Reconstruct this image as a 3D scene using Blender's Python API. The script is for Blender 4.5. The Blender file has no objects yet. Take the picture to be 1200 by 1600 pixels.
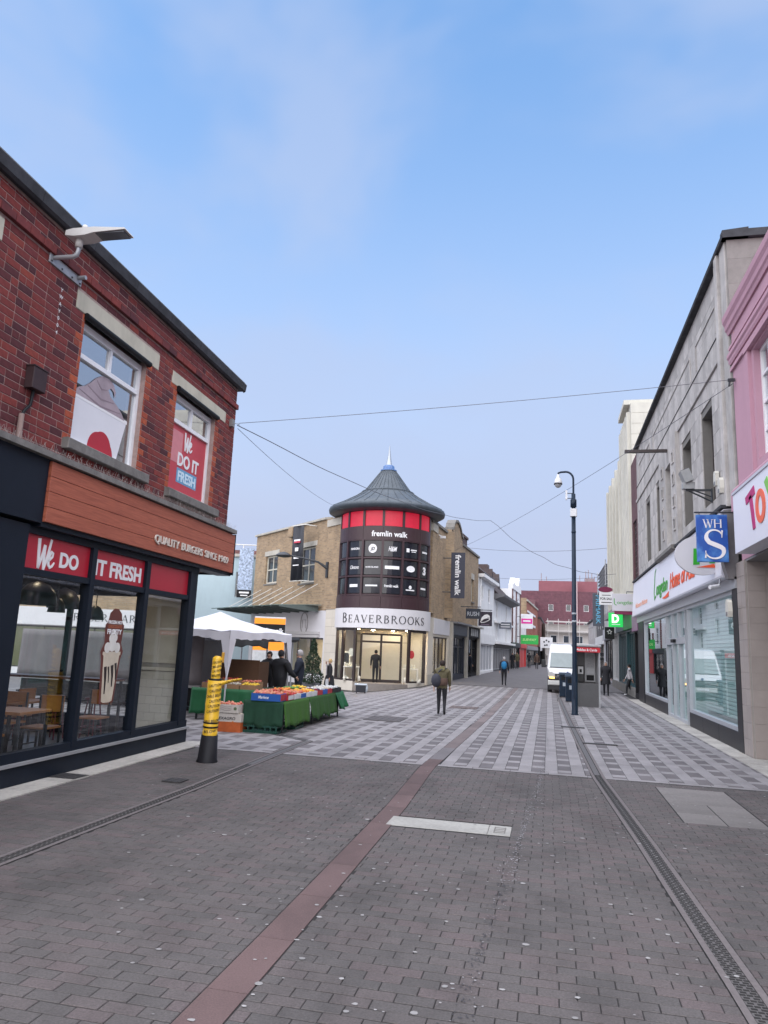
import bpy, bmesh, math, random
from mathutils import Vector, Matrix
random.seed(7)
PI = math.pi
R = math.radians
S = bpy.context.scene
COL = S.collection

# ---------------------------------------------------------------- camera, sky, sun, exposure
CAM_H = 1.85
def set_camera():
    yaw, pitch, roll = R(12.98), R(10.58), 0.042
    fwd = Vector((-math.sin(yaw)*math.cos(pitch), math.cos(yaw)*math.cos(pitch), math.sin(pitch)))
    right = Vector((math.cos(yaw), math.sin(yaw), 0)); up = right.cross(fwd)
    r = math.cos(roll)*right + math.sin(roll)*up
    u = -math.sin(roll)*right + math.cos(roll)*up
    cd = bpy.data.cameras.new('camera'); co = bpy.data.objects.new('camera', cd); COL.objects.link(co)
    cd.sensor_fit = 'VERTICAL'; cd.sensor_height = 24.0; cd.lens = 24.0*1135/1600
    cd.clip_start = 0.1; cd.clip_end = 3000
    m = Matrix.Identity(4)
    for i in range(3):
        m[i][0] = r[i]; m[i][1] = u[i]; m[i][2] = -fwd[i]
    m[2][3] = CAM_H
    co.matrix_world = m
    S.camera = co
set_camera()

SUN_EL, SUN_AZ = 60.0, 190.0          # azimuth measured clockwise from +Y (sun behind the camera, to the right)
def set_sky():
    w = bpy.data.worlds.new('World'); S.world = w; w.use_nodes = True
    nt = w.node_tree; N = nt.nodes; L = nt.links
    bg = N['Background']
    sky = N.new('ShaderNodeTexSky'); sky.sky_type = 'NISHITA'; sky.sun_disc = False
    sky.sun_elevation = R(SUN_EL); sky.sun_rotation = R(SUN_AZ); sky.air_density = 1.0; sky.dust_density = 0.6; sky.ozone_density = 2.2
    tc = N.new('ShaderNodeTexCoord')
    sep = N.new('ShaderNodeSeparateXYZ'); L.new(tc.outputs['Generated'], sep.inputs[0])
    # soft thin cloud: noise on the direction, streaked
    mp = N.new('ShaderNodeMapping'); mp.inputs['Scale'].default_value = (1.0, 0.8, 1.7); mp.inputs['Location'].default_value = (1.9, 0.7, 0.9)
    L.new(tc.outputs['Generated'], mp.inputs[0])
    nz = N.new('ShaderNodeTexNoise'); nz.inputs['Scale'].default_value = 2.0; nz.inputs['Detail'].default_value = 4.0; nz.inputs['Roughness'].default_value = 0.5; nz.inputs['Distortion'].default_value = 0.4
    L.new(mp.outputs[0], nz.inputs['Vector'])
    cr = N.new('ShaderNodeMapRange'); cr.interpolation_type = 'SMOOTHSTEP'
    cr.inputs[1].default_value = 0.40; cr.inputs[2].default_value = 0.62; cr.inputs[3].default_value = 0.0; cr.inputs[4].default_value = 0.55
    L.new(nz.outputs['Fac'], cr.inputs[0])
    # thicker veil of cloud low over the roofs
    hz = N.new('ShaderNodeMapRange'); hz.interpolation_type = 'SMOOTHSTEP'
    hz.inputs[1].default_value = 0.0; hz.inputs[2].default_value = 0.80; hz.inputs[3].default_value = 1.12; hz.inputs[4].default_value = 0.0
    L.new(sep.outputs['Z'], hz.inputs[0])
    mx = N.new('ShaderNodeMath'); mx.operation = 'ADD'; mx.use_clamp = True
    mx.inputs[0].default_value = 0.0; L.new(hz.outputs[0], mx.inputs[1])
    mix = N.new('ShaderNodeMix'); mix.data_type = 'RGBA'
    L.new(mx.outputs[0], mix.inputs[0])
    gain = N.new('ShaderNodeMix'); gain.data_type = 'RGBA'; gain.blend_type = 'MULTIPLY'; gain.inputs[0].default_value = 1.0
    gain.inputs[7].default_value = (1.20, 1.52, 1.60, 1)
    L.new(sky.outputs[0], gain.inputs[6])
    L.new(gain.outputs[2], mix.inputs[6])
    mix.inputs[7].default_value = (2.72, 3.08, 4.10, 1)
    cl2 = N.new('ShaderNodeMix'); cl2.data_type = 'RGBA'; L.new(cr.outputs[0], cl2.inputs[0]); L.new(mix.outputs[2], cl2.inputs[6]); cl2.inputs[7].default_value = (2.55, 3.05, 4.25, 1)
    L.new(cl2.outputs[2], bg.inputs['Color'])
    bg.inputs['Strength'].default_value = 0.05
set_sky()
def set_sun():
    ld = bpy.data.lights.new('sun', 'SUN'); ld.energy = 1.5; ld.angle = R(125); ld.color = (1.0, 0.92, 0.83)
    lo = bpy.data.objects.new('sun', ld); COL.objects.link(lo)
    az, el = R(SUN_AZ), R(SUN_EL)
    d = Vector((math.sin(az)*math.cos(el), math.cos(az)*math.cos(el), math.sin(el)))
    lo.rotation_euler = d.to_track_quat('Z', 'Y').to_euler()
    lo.location = (0, -5, 30)
set_sun()
vs = S.view_settings
vs.view_transform = 'Standard'; vs.look = 'None'; vs.gamma = 1.0; vs.exposure = 2.05; vs.use_curve_mapping = False

# ---------------------------------------------------------------- materials
MATS = {}
def nodes_of(m):
    m.use_nodes = True
    return m.node_tree.nodes, m.node_tree.links, m.node_tree.nodes['Principled BSDF']
def mat(name, col, rough=0.7, var=0.12, scale=6.0, bump=0.0, bscale=40.0, metal=0.0, island=0.0, ramp=None, stain=0.0, spec=0.5, emit=None, estr=0.0, world=False):
    """Principled material: base colour with noise variation, per-piece variation and fine relief."""
    if name in MATS: return MATS[name]
    m = bpy.data.materials.new(name); N, L, P = nodes_of(m)
    P.inputs['Roughness'].default_value = rough; P.inputs['Metallic'].default_value = metal
    P.inputs['Specular IOR Level'].default_value = spec
    tc = N.new('ShaderNodeTexCoord')
    geo = N.new('ShaderNodeNewGeometry'); oi = N.new('ShaderNodeObjectInfo')
    base = N.new('ShaderNodeRGB'); base.outputs[0].default_value = (*col, 1); cur = base.outputs[0]
    rnd = N.new('ShaderNodeMath'); rnd.operation = 'ADD'
    L.new(geo.outputs['Random Per Island'], rnd.inputs[0]); L.new(oi.outputs['Random'], rnd.inputs[1])
    fr = N.new('ShaderNodeMath'); fr.operation = 'FRACT'; L.new(rnd.outputs[0], fr.inputs[0])
    if ramp:
        cr = N.new('ShaderNodeValToRGB'); e = cr.color_ramp.elements
        cr.color_ramp.interpolation = 'LINEAR'
        while len(e) < len(ramp): e.new(0.5)
        for i, (p, c) in enumerate(ramp): e[i].position = p; e[i].color = (*c, 1)
        L.new(fr.outputs[0], cr.inputs[0]); cur = cr.outputs[0]
    elif island:
        mr = N.new('ShaderNodeMapRange'); mr.inputs[3].default_value = 1-island; mr.inputs[4].default_value = 1+island
        L.new(fr.outputs[0], mr.inputs[0])
        hs = N.new('ShaderNodeHueSaturation'); L.new(mr.outputs[0], hs.inputs['Value']); L.new(cur, hs.inputs['Color']); cur = hs.outputs[0]
    crd = geo.outputs['Position'] if world else tc.outputs['Object']
    if var:
        nz = N.new('ShaderNodeTexNoise'); nz.inputs['Scale'].default_value = scale; nz.inputs['Detail'].default_value = 6; nz.inputs['Roughness'].default_value = 0.65
        L.new(crd, nz.inputs['Vector'])
        mr = N.new('ShaderNodeMapRange'); mr.inputs[1].default_value = 0.25; mr.inputs[2].default_value = 0.75; mr.inputs[3].default_value = 1-var; mr.inputs[4].default_value = 1+var
        L.new(nz.outputs['Fac'], mr.inputs[0])
        hs = N.new('ShaderNodeHueSaturation'); L.new(mr.outputs[0], hs.inputs['Value']); L.new(cur, hs.inputs['Color']); cur = hs.outputs[0]
    if stain:
        n2 = N.new('ShaderNodeTexNoise'); n2.inputs['Scale'].default_value = 0.9; n2.inputs['Detail'].default_value = 8; n2.inputs['Roughness'].default_value = 0.7
        mp = N.new('ShaderNodeMapping'); mp.inputs['Scale'].default_value = (1.3, 0.7, 1) if world else (1, 1.6, 0.35)
        L.new(crd, mp.inputs[0]); L.new(mp.outputs[0], n2.inputs['Vector'])
        mr = N.new('ShaderNodeMapRange'); mr.inputs[1].default_value = 0.45; mr.inputs[2].default_value = 0.75; mr.inputs[3].default_value = 1.0; mr.inputs[4].default_value = 1-stain
        L.new(n2.outputs['Fac'], mr.inputs[0])
        hs = N.new('ShaderNodeHueSaturation'); L.new(mr.outputs[0], hs.inputs['Value']); L.new(cur, hs.inputs['Color']); cur = hs.outputs[0]
    L.new(cur, P.inputs['Base Color'])
    if bump:
        nb = N.new('ShaderNodeTexNoise'); nb.inputs['Scale'].default_value = bscale; nb.inputs['Detail'].default_value = 5
        L.new(crd, nb.inputs['Vector'])
        b = N.new('ShaderNodeBump'); b.inputs['Strength'].default_value = bump; b.inputs['Distance'].default_value = 0.01
        L.new(nb.outputs['Fac'], b.inputs['Height']); L.new(b.outputs[0], P.inputs['Normal'])
    if emit:
        P.inputs['Emission Color'].default_value = (*emit, 1); P.inputs['Emission Strength'].default_value = estr
    MATS[name] = m
    return m
def glass(name, tint=(0.9, 0.95, 0.95), refl=0.55, base=0.06):
    """Window glass: clear tinted sheet that mirrors more at grazing angles."""
    if name in MATS: return MATS[name]
    m = bpy.data.materials.new(name); m.use_nodes = True; N = m.node_tree.nodes; L = m.node_tree.links
    N.remove(N['Principled BSDF'])
    out = N['Material Output']
    t = N.new('ShaderNodeBsdfTransparent'); t.inputs[0].default_value = (*tint, 1)
    g = N.new('ShaderNodeBsdfGlossy'); g.inputs['Roughness'].default_value = 0.01; g.inputs[0].default_value = (0.95, 0.97, 1, 1)
    geo = N.new('ShaderNodeNewGeometry'); dt = N.new('ShaderNodeVectorMath'); dt.operation = 'DOT_PRODUCT'
    L.new(geo.outputs['Normal'], dt.inputs[0]); L.new(geo.outputs['Incoming'], dt.inputs[1])
    ab = N.new('ShaderNodeMath'); ab.operation = 'ABSOLUTE'; L.new(dt.outputs['Value'], ab.inputs[0])
    om = N.new('ShaderNodeMath'); om.operation = 'SUBTRACT'; om.inputs[0].default_value = 1.0; L.new(ab.outputs[0], om.inputs[1])
    f = N.new('ShaderNodeMath'); f.operation = 'POWER'; f.inputs[1].default_value = 4.0; L.new(om.outputs[0], f.inputs[0])
    mr = N.new('ShaderNodeMapRange'); mr.inputs[1].default_value = 0.0; mr.inputs[2].default_value = 1.0; mr.inputs[3].default_value = base; mr.inputs[4].default_value = min(0.98, base+refl)
    L.new(f.outputs[0], mr.inputs[0])
    mx = N.new('ShaderNodeMixShader'); L.new(mr.outputs[0], mx.inputs[0]); L.new(t.outputs[0], mx.inputs[1]); L.new(g.outputs[0], mx.inputs[2])
    L.new(mx.outputs[0], out.inputs['Surface'])
    MATS[name] = m
    return m
def brickmat(name, cols, mortar, bw=0.225, bh=0.075):
    """Small brickwork for walls too far off to pick the bricks apart."""
    if name in MATS: return MATS[name]
    m = bpy.data.materials.new(name); N, L, P = nodes_of(m)
    P.inputs['Roughness'].default_value = 0.9
    tc = N.new('ShaderNodeTexCoord'); sp = N.new('ShaderNodeSeparateXYZ'); L.new(tc.outputs['Object'], sp.inputs[0])
    ad = N.new('ShaderNodeMath'); ad.operation = 'ADD'; L.new(sp.outputs['X'], ad.inputs[0]); L.new(sp.outputs['Y'], ad.inputs[1])
    cb = N.new('ShaderNodeCombineXYZ'); L.new(ad.outputs[0], cb.inputs[0]); L.new(sp.outputs['Z'], cb.inputs[1])
    br = N.new('ShaderNodeTexBrick'); L.new(cb.outputs[0], br.inputs['Vector'])
    br.inputs['Scale'].default_value = 1.0; br.inputs['Brick Width'].default_value = bw; br.inputs['Row Height'].default_value = bh
    br.inputs['Mortar Size'].default_value = 0.008; br.inputs['Mortar Smooth'].default_value = 0.3; br.inputs['Bias'].default_value = 0.0
    br.inputs['Color1'].default_value = (*cols[0], 1); br.inputs['Color2'].default_value = (*cols[1], 1); br.inputs['Mortar'].default_value = (*mortar, 1)
    nz = N.new('ShaderNodeTexNoise'); nz.inputs['Scale'].default_value = 1.3; nz.inputs['Detail'].default_value = 8; nz.inputs['Roughness'].default_value = 0.7
    L.new(tc.outputs['Object'], nz.inputs['Vector'])
    mr = N.new('ShaderNodeMapRange'); mr.inputs[1].default_value = 0.3; mr.inputs[2].default_value = 0.7; mr.inputs[3].default_value = 0.75; mr.inputs[4].default_value = 1.2
    L.new(nz.outputs['Fac'], mr.inputs[0])
    hs = N.new('ShaderNodeHueSaturation'); L.new(mr.outputs[0], hs.inputs['Value']); L.new(br.outputs['Color'], hs.inputs['Color'])
    L.new(hs.outputs[0], P.inputs['Base Color'])
    b = N.new('ShaderNodeBump'); b.inputs['Strength'].default_value = 0.5; b.inputs['Distance'].default_value = 0.008; b.invert = True
    L.new(br.outputs['Fac'], b.inputs['Height']); L.new(b.outputs[0], P.inputs['Normal'])
    MATS[name] = m
    return m

navy = mat('navy_paint', (0.007, 0.011, 0.020), 0.5, 0.15, 3, spec=0.22)
black = mat('black_paint', (0.008, 0.008, 0.010), 0.5, 0.1, spec=0.25)
white = mat('white_paint', (0.74, 0.74, 0.76), 0.45, 0.05, 2)
upvc = mat('white_frame', (0.78, 0.78, 0.80), 0.3, 0.04, 4)
alu = mat('grey_aluminium', (0.42, 0.43, 0.46), 0.4, 0.06, 4, metal=0.3)
steel = mat('galvanised_steel', (0.38, 0.39, 0.41), 0.5, 0.15, 9, metal=0.4)
darksteel = mat('dark_steel', (0.03, 0.033, 0.04), 0.5, 0.15, 9)
bluepost = mat('dark_blue_paint', (0.008, 0.018, 0.036), 0.45, 0.25, 5, spec=0.25)
mortar_m = mat('mortar', (0.35, 0.25, 0.225), 0.95, 0.3, 8, bump=0.4, bscale=90)
redbrick = mat('red_brick', (0.2, 0.06, 0.05), 0.88, 0.28, 14, bump=0.5, bscale=70,
   ramp=[(0.0, (0.060, 0.014, 0.020)), (0.25, (0.12, 0.022, 0.024)), (0.6, (0.20, 0.032, 0.026)), (0.9, (0.14, 0.026, 0.030)), (1.0, (0.24, 0.042, 0.028))])
orangebrick = mat('orange_rubbed_brick', (0.32, 0.07, 0.035), 0.88, 0.25, 14, bump=0.4, bscale=70,
   ramp=[(0.0, (0.22, 0.045, 0.03)), (0.5, (0.32, 0.062, 0.03)), (1.0, (0.40, 0.085, 0.035))])
creamstone = mat('cream_lintel', (0.50, 0.47, 0.38), 0.85, 0.1, 3, stain=0.25, bump=0.2)
greystone = mat('grey_weathered_stone', (0.17, 0.16, 0.15), 0.9, 0.35, 6, bump=0.5, bscale=30)
darkcoping = mat('dark_coping', (0.035, 0.036, 0.042), 0.85, 0.5, 4, bump=0.5, bscale=25)
paver_m = mat('block_paver', (0.12, 0.10, 0.10), 0.85, 0.42, 70, bump=0.35, bscale=160,
   ramp=[(0.0, (0.080, 0.072, 0.071)), (0.35, (0.092, 0.082, 0.081)), (0.7, (0.098, 0.084, 0.083)), (1.0, (0.106, 0.084, 0.085))], stain=0.5, world=True)
joint_m = mat('paving_joint_dirt', (0.018, 0.016, 0.016), 0.95, 0.3, 10)
asphalt_m = mat('far_paving', (0.135, 0.125, 0.13), 0.85, 0.25, 3, stain=0.25, bump=0.2, bscale=25)
redslab_m = mat('red_granite_slab', (0.115, 0.073, 0.071), 0.8, 0.3, 90, island=0.18, stain=0.45, bump=0.2, bscale=120, world=True)
lightset = mat('light_grey_sett', (0.245, 0.229, 0.236), 0.8, 0.18, 60, island=0.10, stain=0.35, bump=0.2, bscale=100, world=True)
darkset = mat('dark_grey_sett', (0.125, 0.112, 0.117), 0.8, 0.2, 60, island=0.16, stain=0.3, bump=0.2, bscale=100, world=True)
kerb_m = mat('pale_kerb_stone', (0.40, 0.375, 0.345), 0.85, 0.22, 20, island=0.14, stain=0.5, bump=0.2, bscale=80, world=True)
drain_m = mat('cast_iron_drain', (0.045, 0.042, 0.043), 0.6, 0.25, 20, metal=0.2)
pale_slab = mat('pale_slab', (0.34, 0.33, 0.31), 0.85, 0.2, 20, stain=0.3)
gum_m = mat('chewing_gum', (0.27, 0.26, 0.26), 0.85, 0.15, 20, island=0.25)
clear_glass = glass('shop_glass', (0.90, 0.94, 0.93), 0.80, 0.06)
longglass = glass('green_shop_glass', (0.76, 0.92, 0.90), 0.80, 0.16)
upper_glass = glass('upper_window_glass', (0.70, 0.74, 0.78), 0.9, 0.45)
van_glass = glass('vehicle_glass', (0.45, 0.55, 0.58), 0.8, 0.12)
darkpane = mat('dark_window_pane', (0.03, 0.036, 0.045), 0.06, 0.0, spec=0.8)
letter_white = mat('white_lettering', (0.80, 0.79, 0.80), 0.5, 0.0)
letter_dark = mat('dark_lettering', (0.03, 0.03, 0.035), 0.5, 0.0)
redvinyl = mat('red_vinyl', (0.42, 0.012, 0.03), 0.4, 0.06, 3)
rubber = mat('black_rubber', (0.015, 0.015, 0.016), 0.8, 0.1)

# ---------------------------------------------------------------- mesh helpers
class MB:
    """Collects shapes; build() links them as one mesh object."""
    def __init__(s): s.v = []; s.f = []; s.m = []; s.sm = []
    def add(s, vs, fs, m=0, smooth=False):
        o = len(s.v); s.v.extend([tuple(p) for p in vs])
        for f in fs: s.f.append(tuple(i+o for i in f)); s.m.append(m); s.sm.append(smooth)
        return s
    def box(s, x0, x1, y0, y1, z0, z1, m=0):
        v = [(x, y, z) for x in (x0, x1) for y in (y0, y1) for z in (z0, z1)]
        return s.add(v, [(0, 1, 3, 2), (4, 6, 7, 5), (0, 4, 5, 1), (2, 3, 7, 6), (0, 2, 6, 4), (1, 5, 7, 3)], m)
    def cbox(s, x0, x1, y0, y1, z0, z1, c, m=0):
        """box with chamfered front (+x) and top edges all round"""
        v = []
        for (x, d) in ((x0, c), (x0+c, 0), (x1-c, 0), (x1, c)):
            v += [(x, y0+d, z0+d), (x, y1-d, z0+d), (x, y1-d, z1-d), (x, y0+d, z1-d)]
        f = [(3, 2, 1, 0), (12, 13, 14, 15)]
        for k in range(3):
            for i in range(4):
                a = k*4+i; b = k*4+(i+1) % 4; f.append((a, b, b+4, a+4))
        return s.add(v, f, m)
    def sheet(s, x, y0, y1, z0, z1, m=0): return s.quad((x, y0, z0), (x, y1, z0), (x, y1, z1), (x, y0, z1), m)
    def quad(s, a, b, c, d, m=0): return s.add([a, b, c, d], [(0, 1, 2, 3)], m)
    def prism(s, poly, axis, a0, a1, m=0):
        """extrude 2D polygon; axis 'x': poly=(y,z); 'y': poly=(x,z); 'z': poly=(x,y)"""
        n = len(poly)
        def p(q, a): return (a, q[0], q[1]) if axis == 'x' else ((q[0], a, q[1]) if axis == 'y' else (q[0], q[1], a))
        v = [p(q, a0) for q in poly]+[p(q, a1) for q in poly]
        f = [tuple(range(n))[::-1], tuple(range(n, 2*n))]
        for i in range(n): j = (i+1) % n; f.append((i, j, j+n, i+n))
        return s.add(v, f, m)
    def tube(s, pts, r, n=8, m=0, cap=True, smooth=True):
        pts = [Vector(p) for p in pts]; k = len(pts)
        rr = r if isinstance(r, (list, tuple)) else [r]*k
        vs = []; 
        t0 = (pts[1]-pts[0]).normalized()
        ref = Vector((0, 0, 1)) if abs(t0.z) < 0.9 else Vector((1, 0, 0))
        a = t0.cross(ref).normalized()
        for i in range(k):
            t = (pts[min(i+1, k-1)]-pts[max(i-1, 0)]).normalized()
            a = (a - t*a.dot(t)).normalized(); b = t.cross(a)
            for j in range(n):
                th = 2*PI*j/n; vs.append(pts[i]+(a*math.cos(th)+b*math.sin(th))*rr[i])
        fs = []
        for i in range(k-1):
            for j in range(n):
                j2 = (j+1) % n; fs.append((i*n+j, i*n+j2, (i+1)*n+j2, (i+1)*n+j))
        s.add(vs, fs, m, smooth)
        if cap: s.add([vs[j] for j in range(n)], [tuple(range(n))[::-1]], m); s.add([vs[(k-1)*n+j] for j in range(n)], [tuple(range(n))], m)
        return s
    def lathe(s, prof, n=24, c=(0, 0), a0=0.0, a1=2*PI, m=0, smooth=True):
        """prof: list of (radius, z)"""
        full = abs(a1-a0-2*PI) < 1e-6; k = n if full else n+1
        vs = []
        for (r, z) in prof:
            for j in range(k):
                th = a0+(a1-a0)*j/n; vs.append((c[0]+r*math.cos(th), c[1]+r*math.sin(th), z))
        fs = []
        for i in range(len(prof)-1):
            for j in range(n):
                j2 = (j+1) % k if full else j+1
                fs.append((i*k+j, i*k+j2, (i+1)*k+j2, (i+1)*k+j))
        return s.add(vs, fs, m, smooth)
    def sphere(s, c, r, n=8, m=0, sq=(1, 1, 1)):
        vs = []; fs = []; h = max(4, n//2+1)
        for i in range(h+1):
            ph = PI*i/h
            for j in range(n):
                th = 2*PI*j/n
                vs.append((c[0]+r*sq[0]*math.sin(ph)*math.cos(th), c[1]+r*sq[1]*math.sin(ph)*math.sin(th), c[2]+r*sq[2]*math.cos(ph)))
        for i in range(h):
            for j in range(n): j2 = (j+1) % n; fs.append((i*n+j, (i+1)*n+j, (i+1)*n+j2, i*n+j2))
        return s.add(vs, fs, m, True)
    def xf(s, M):
        s.v = [tuple(M @ Vector(p)) for p in s.v]; return s
    def join(s, o, fn=None, m=None):
        s_o = len(s.v); s.v += [tuple(fn(p)) if fn else p for p in o.v]
        s.f += [tuple(i+s_o for i in f) for f in o.f]; s.m += [m if m is not None else k for k in o.m]; s.sm += o.sm
        return s
    def data(s, name, mats):
        me = bpy.data.meshes.new(name); me.from_pydata(s.v, [], s.f)
        if not isinstance(mats, (list, tuple)): mats = [mats]
        for k in mats: me.materials.append(k)
        me.polygons.foreach_set('material_index', s.m); me.polygons.foreach_set('use_smooth', s.sm)
        me.update(); return me
    def build(s, name, mats, parent=None, fix=True, loc=None):
        me = s.data(name, mats)
        if fix and len(s.f) < 60000:
            b = bmesh.new(); b.from_mesh(me); bmesh.ops.recalc_face_normals(b, faces=b.faces); b.to_mesh(me); b.free()
        o = bpy.data.objects.new(name, me); COL.objects.link(o)
        if parent: o.parent = parent
        if loc: o.location = loc
        return o
def tag(o, label=None, cat=None, group=None, kind=None):
    if label: o['label'] = label
    if cat: o['category'] = cat
    if group: o['group'] = group
    if kind: o['kind'] = kind
    return o
def thing(name, label, cat, loc=(0, 0, 0), rz=0.0, group=None):
    o = bpy.data.objects.new(name, None); COL.objects.link(o); o.empty_display_size = 0.3
    o.location = loc; o.rotation_euler = (0, 0, R(rz)); tag(o, label, cat, group)
    return o
def copy_tree(o, parent=None):
    c = o.copy(); COL.objects.link(c); c.parent = parent
    for ch in list(o.children): copy_tree(ch, c)
    return c
def sm(a, b, x):
    t = max(0.0, min(1.0, (x-a)/(b-a))); return t*t*(3-2*t)
def gz(x, y):
    """height of the ground: the side street falls away behind the stalls, the far street climbs a little"""
    return -0.38*sm(-5.6, -9.5, x)*sm(22, 31, y) + 0.30*sm(42, 75, y)
# ---- lettering
def text_mb(s, height, width=None, bold=0.0, depth=0.012, shear=0.0, align='CENTER', spacing=1.0):
    """lettering as a mesh: x right, y up, z out; height = capital height"""
    cu = bpy.data.curves.new('lettering', 'FONT'); cu.body = s; cu.size = 1.0; cu.align_x = 'LEFT'; cu.offset = bold; cu.shear = shear; cu.space_character = spacing
    cu.resolution_u = 4; cu.extrude = 0.001
    ob = bpy.data.objects.new('lettering', cu); COL.objects.link(ob)
    dg = bpy.context.evaluated_depsgraph_get(); dg.update()
    me = bpy.data.meshes.new_from_object(ob.evaluated_get(dg))
    mb = MB(); vs = [v.co.copy() for v in me.vertices]
    bpy.data.objects.remove(ob); bpy.data.curves.remove(cu)
    xs = [v.x for v in vs]; x0, x1 = min(xs), max(xs)
    k = height/0.73; kx = k if width is None else width/(x1-x0)
    cx = (x0+x1)/2 if align == 'CENTER' else x0
    out = [((v.x-cx)*kx, v.y*k, depth/2 + (depth/2 if v.z > 0 else -depth/2)) for v in vs]
    mb.add(out, [tuple(p.vertices) for p in me.polygons])
    bpy.data.meshes.remove(me)
    return mb
def stroke(mb, pts, ws, depth=0.012, m=0):
    """flat brush stroke of varying width along points (x, y), as a thin solid"""
    n = len(pts); L = []; Rr = []
    if not isinstance(ws, (list, tuple)): ws = [ws]*n
    for i in range(n):
        a = Vector(pts[max(i-1, 0)]); b = Vector(pts[min(i+1, n-1)]); t = (b-a)
        t = t.normalized() if t.length > 1e-9 else Vector((1, 0)); nn = Vector((-t.y, t.x)); p = Vector(pts[i])
        L.append(p+nn*ws[i]/2); Rr.append(p-nn*ws[i]/2)
    vs = [(p.x, p.y, depth) for p in L]+[(p.x, p.y, depth) for p in Rr]+[(p.x, p.y, 0) for p in L]+[(p.x, p.y, 0) for p in Rr]
    fs = []
    for i in range(n-1):
        fs += [(i, i+1, n+i+1, n+i), (2*n+i, 3*n+i, 3*n+i+1, 2*n+i+1), (i, 2*n+i, 2*n+i+1, i+1), (n+i, n+i+1, 3*n+i+1, 3*n+i)]
    fs += [(0, n, 3*n, 2*n), (n-1, 3*n-1, 4*n-1, 2*n-1)]
    mb.add(vs, fs, m)
def arc(cx, cy, rx, ry, a0, a1, n=14):
    return [(cx+rx*math.cos(R(a0+(a1-a0)*i/n)), cy+ry*math.sin(R(a0+(a1-a0)*i/n))) for i in range(n+1)]
def ser(mb, x, y, w=0.2): stroke(mb, [(x-w/2, y), (x+w/2, y)], 0.035)
def glyph(ch):
    """Roman capital with thick and thin strokes and serifs, cap height 1; returns (mesh, advance)"""
    g = MB(); T = 0.13; t = 0.045
    def stem(x, w=T): stroke(g, [(x, 0), (x, 1)], w); ser(g, x, 0.017); ser(g, x, 0.983)
    def bulge(pts, a, b): n = len(pts)-1; return [a+(b-a)*math.sin(PI*i/n) for i in range(n+1)]
    if ch == 'B':
        stem(0.12); p = arc(0.2, 0.76, 0.34, 0.225, 90, -90); p = [(0.1, p[0][1])]+p+[(0.1, p[-1][1])]; stroke(g, p, [t]+bulge(p[1:-1], t, T)+[t])
        p = arc(0.22, 0.275, 0.4, 0.26, 90, -90); p = [(0.1, p[0][1])]+p+[(0.1, p[-1][1])]; stroke(g, p, [t]+bulge(p[1:-1], t, T)+[t]); return g, 0.8
    if ch == 'E':
        stem(0.12); stroke(g, [(0.1, 0.98), (0.58, 0.98)], t); stroke(g, [(0.1, 0.53), (0.48, 0.53)], t); stroke(g, [(0.1, 0.02), (0.62, 0.02)], t)
        for x, a, b in ((0.57, 0.82, 1.0), (0.47, 0.45, 0.61), (0.61, 0.0, 0.2)): stroke(g, [(x, a), (x, b)], t)
        return g, 0.78
    if ch == 'A':
        stroke(g, [(0.08, 0), (0.42, 1)], t); stroke(g, [(0.42, 1.0), (0.78, 0)], T); stroke(g, [(0.2, 0.35), (0.66, 0.35)], t); ser(g, 0.08, 0.017); ser(g, 0.78, 0.017, 0.24); return g, 0.95
    if ch == 'V':
        stroke(g, [(0.06, 1), (0.42, 0)], T); stroke(g, [(0.42, 0), (0.76, 1)], t); ser(g, 0.06, 0.983, 0.24); ser(g, 0.76, 0.983); return g, 0.92
    if ch == 'R':
        stem(0.12); p = arc(0.22, 0.74, 0.36, 0.245, 90, -90); p = [(0.1, p[0][1])]+p+[(0.1, p[-1][1])]; stroke(g, p, [t]+bulge(p[1:-1], t, T)+[t])
        stroke(g, [(0.32, 0.5), (0.78, 0.0)], [t, T]); ser(g, 0.8, 0.017, 0.14); return g, 0.88
    if ch == 'O':
        p = arc(0.5, 0.5, 0.44, 0.49, 90, 450, 28); stroke(g, p, [t+(T-t)*abs(math.sin(2*PI*i/28)) for i in range(29)]); return g, 1.08
    if ch == 'K':
        stem(0.12); stroke(g, [(0.14, 0.4), (0.68, 1.0)], t); stroke(g, [(0.32, 0.58), (0.78, 0.0)], T); ser(g, 0.68, 0.983); ser(g, 0.8, 0.017); return g, 0.95
    if ch == 'H': stem(0.12); stem(0.74); stroke(g, [(0.1, 0.52), (0.76, 0.52)], t); return g, 0.98
    if ch == 'W':
        for x in (0.0, 0.42): stroke(g, [(0.06+x, 1), (0.33+x, 0)], T*0.9); stroke(g, [(0.33+x, 0), (0.55+x, 1)], t)
        ser(g, 0.06, 0.983, 0.22); ser(g, 0.48, 0.983, 0.22); ser(g, 0.97, 0.983); return g, 1.12
    if ch == 'F':
        stem(0.12); stroke(g, [(0.1, 0.98), (0.56, 0.98)], t); stroke(g, [(0.1, 0.52), (0.46, 0.52)], t); stroke(g, [(0.55, 0.82), (0.55, 1)], t); stroke(g, [(0.45, 0.44), (0.45, 0.6)], t); return g, 0.72
    if ch == 'T':
        stroke(g, [(0.36, 0), (0.36, 1)], T); ser(g, 0.36, 0.017); stroke(g, [(0.03, 0.98), (0.7, 0.98)], t); stroke(g, [(0.04, 0.8), (0.04, 1)], t); stroke(g, [(0.69, 0.8), (0.69, 1)], t); return g, 0.82
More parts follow.
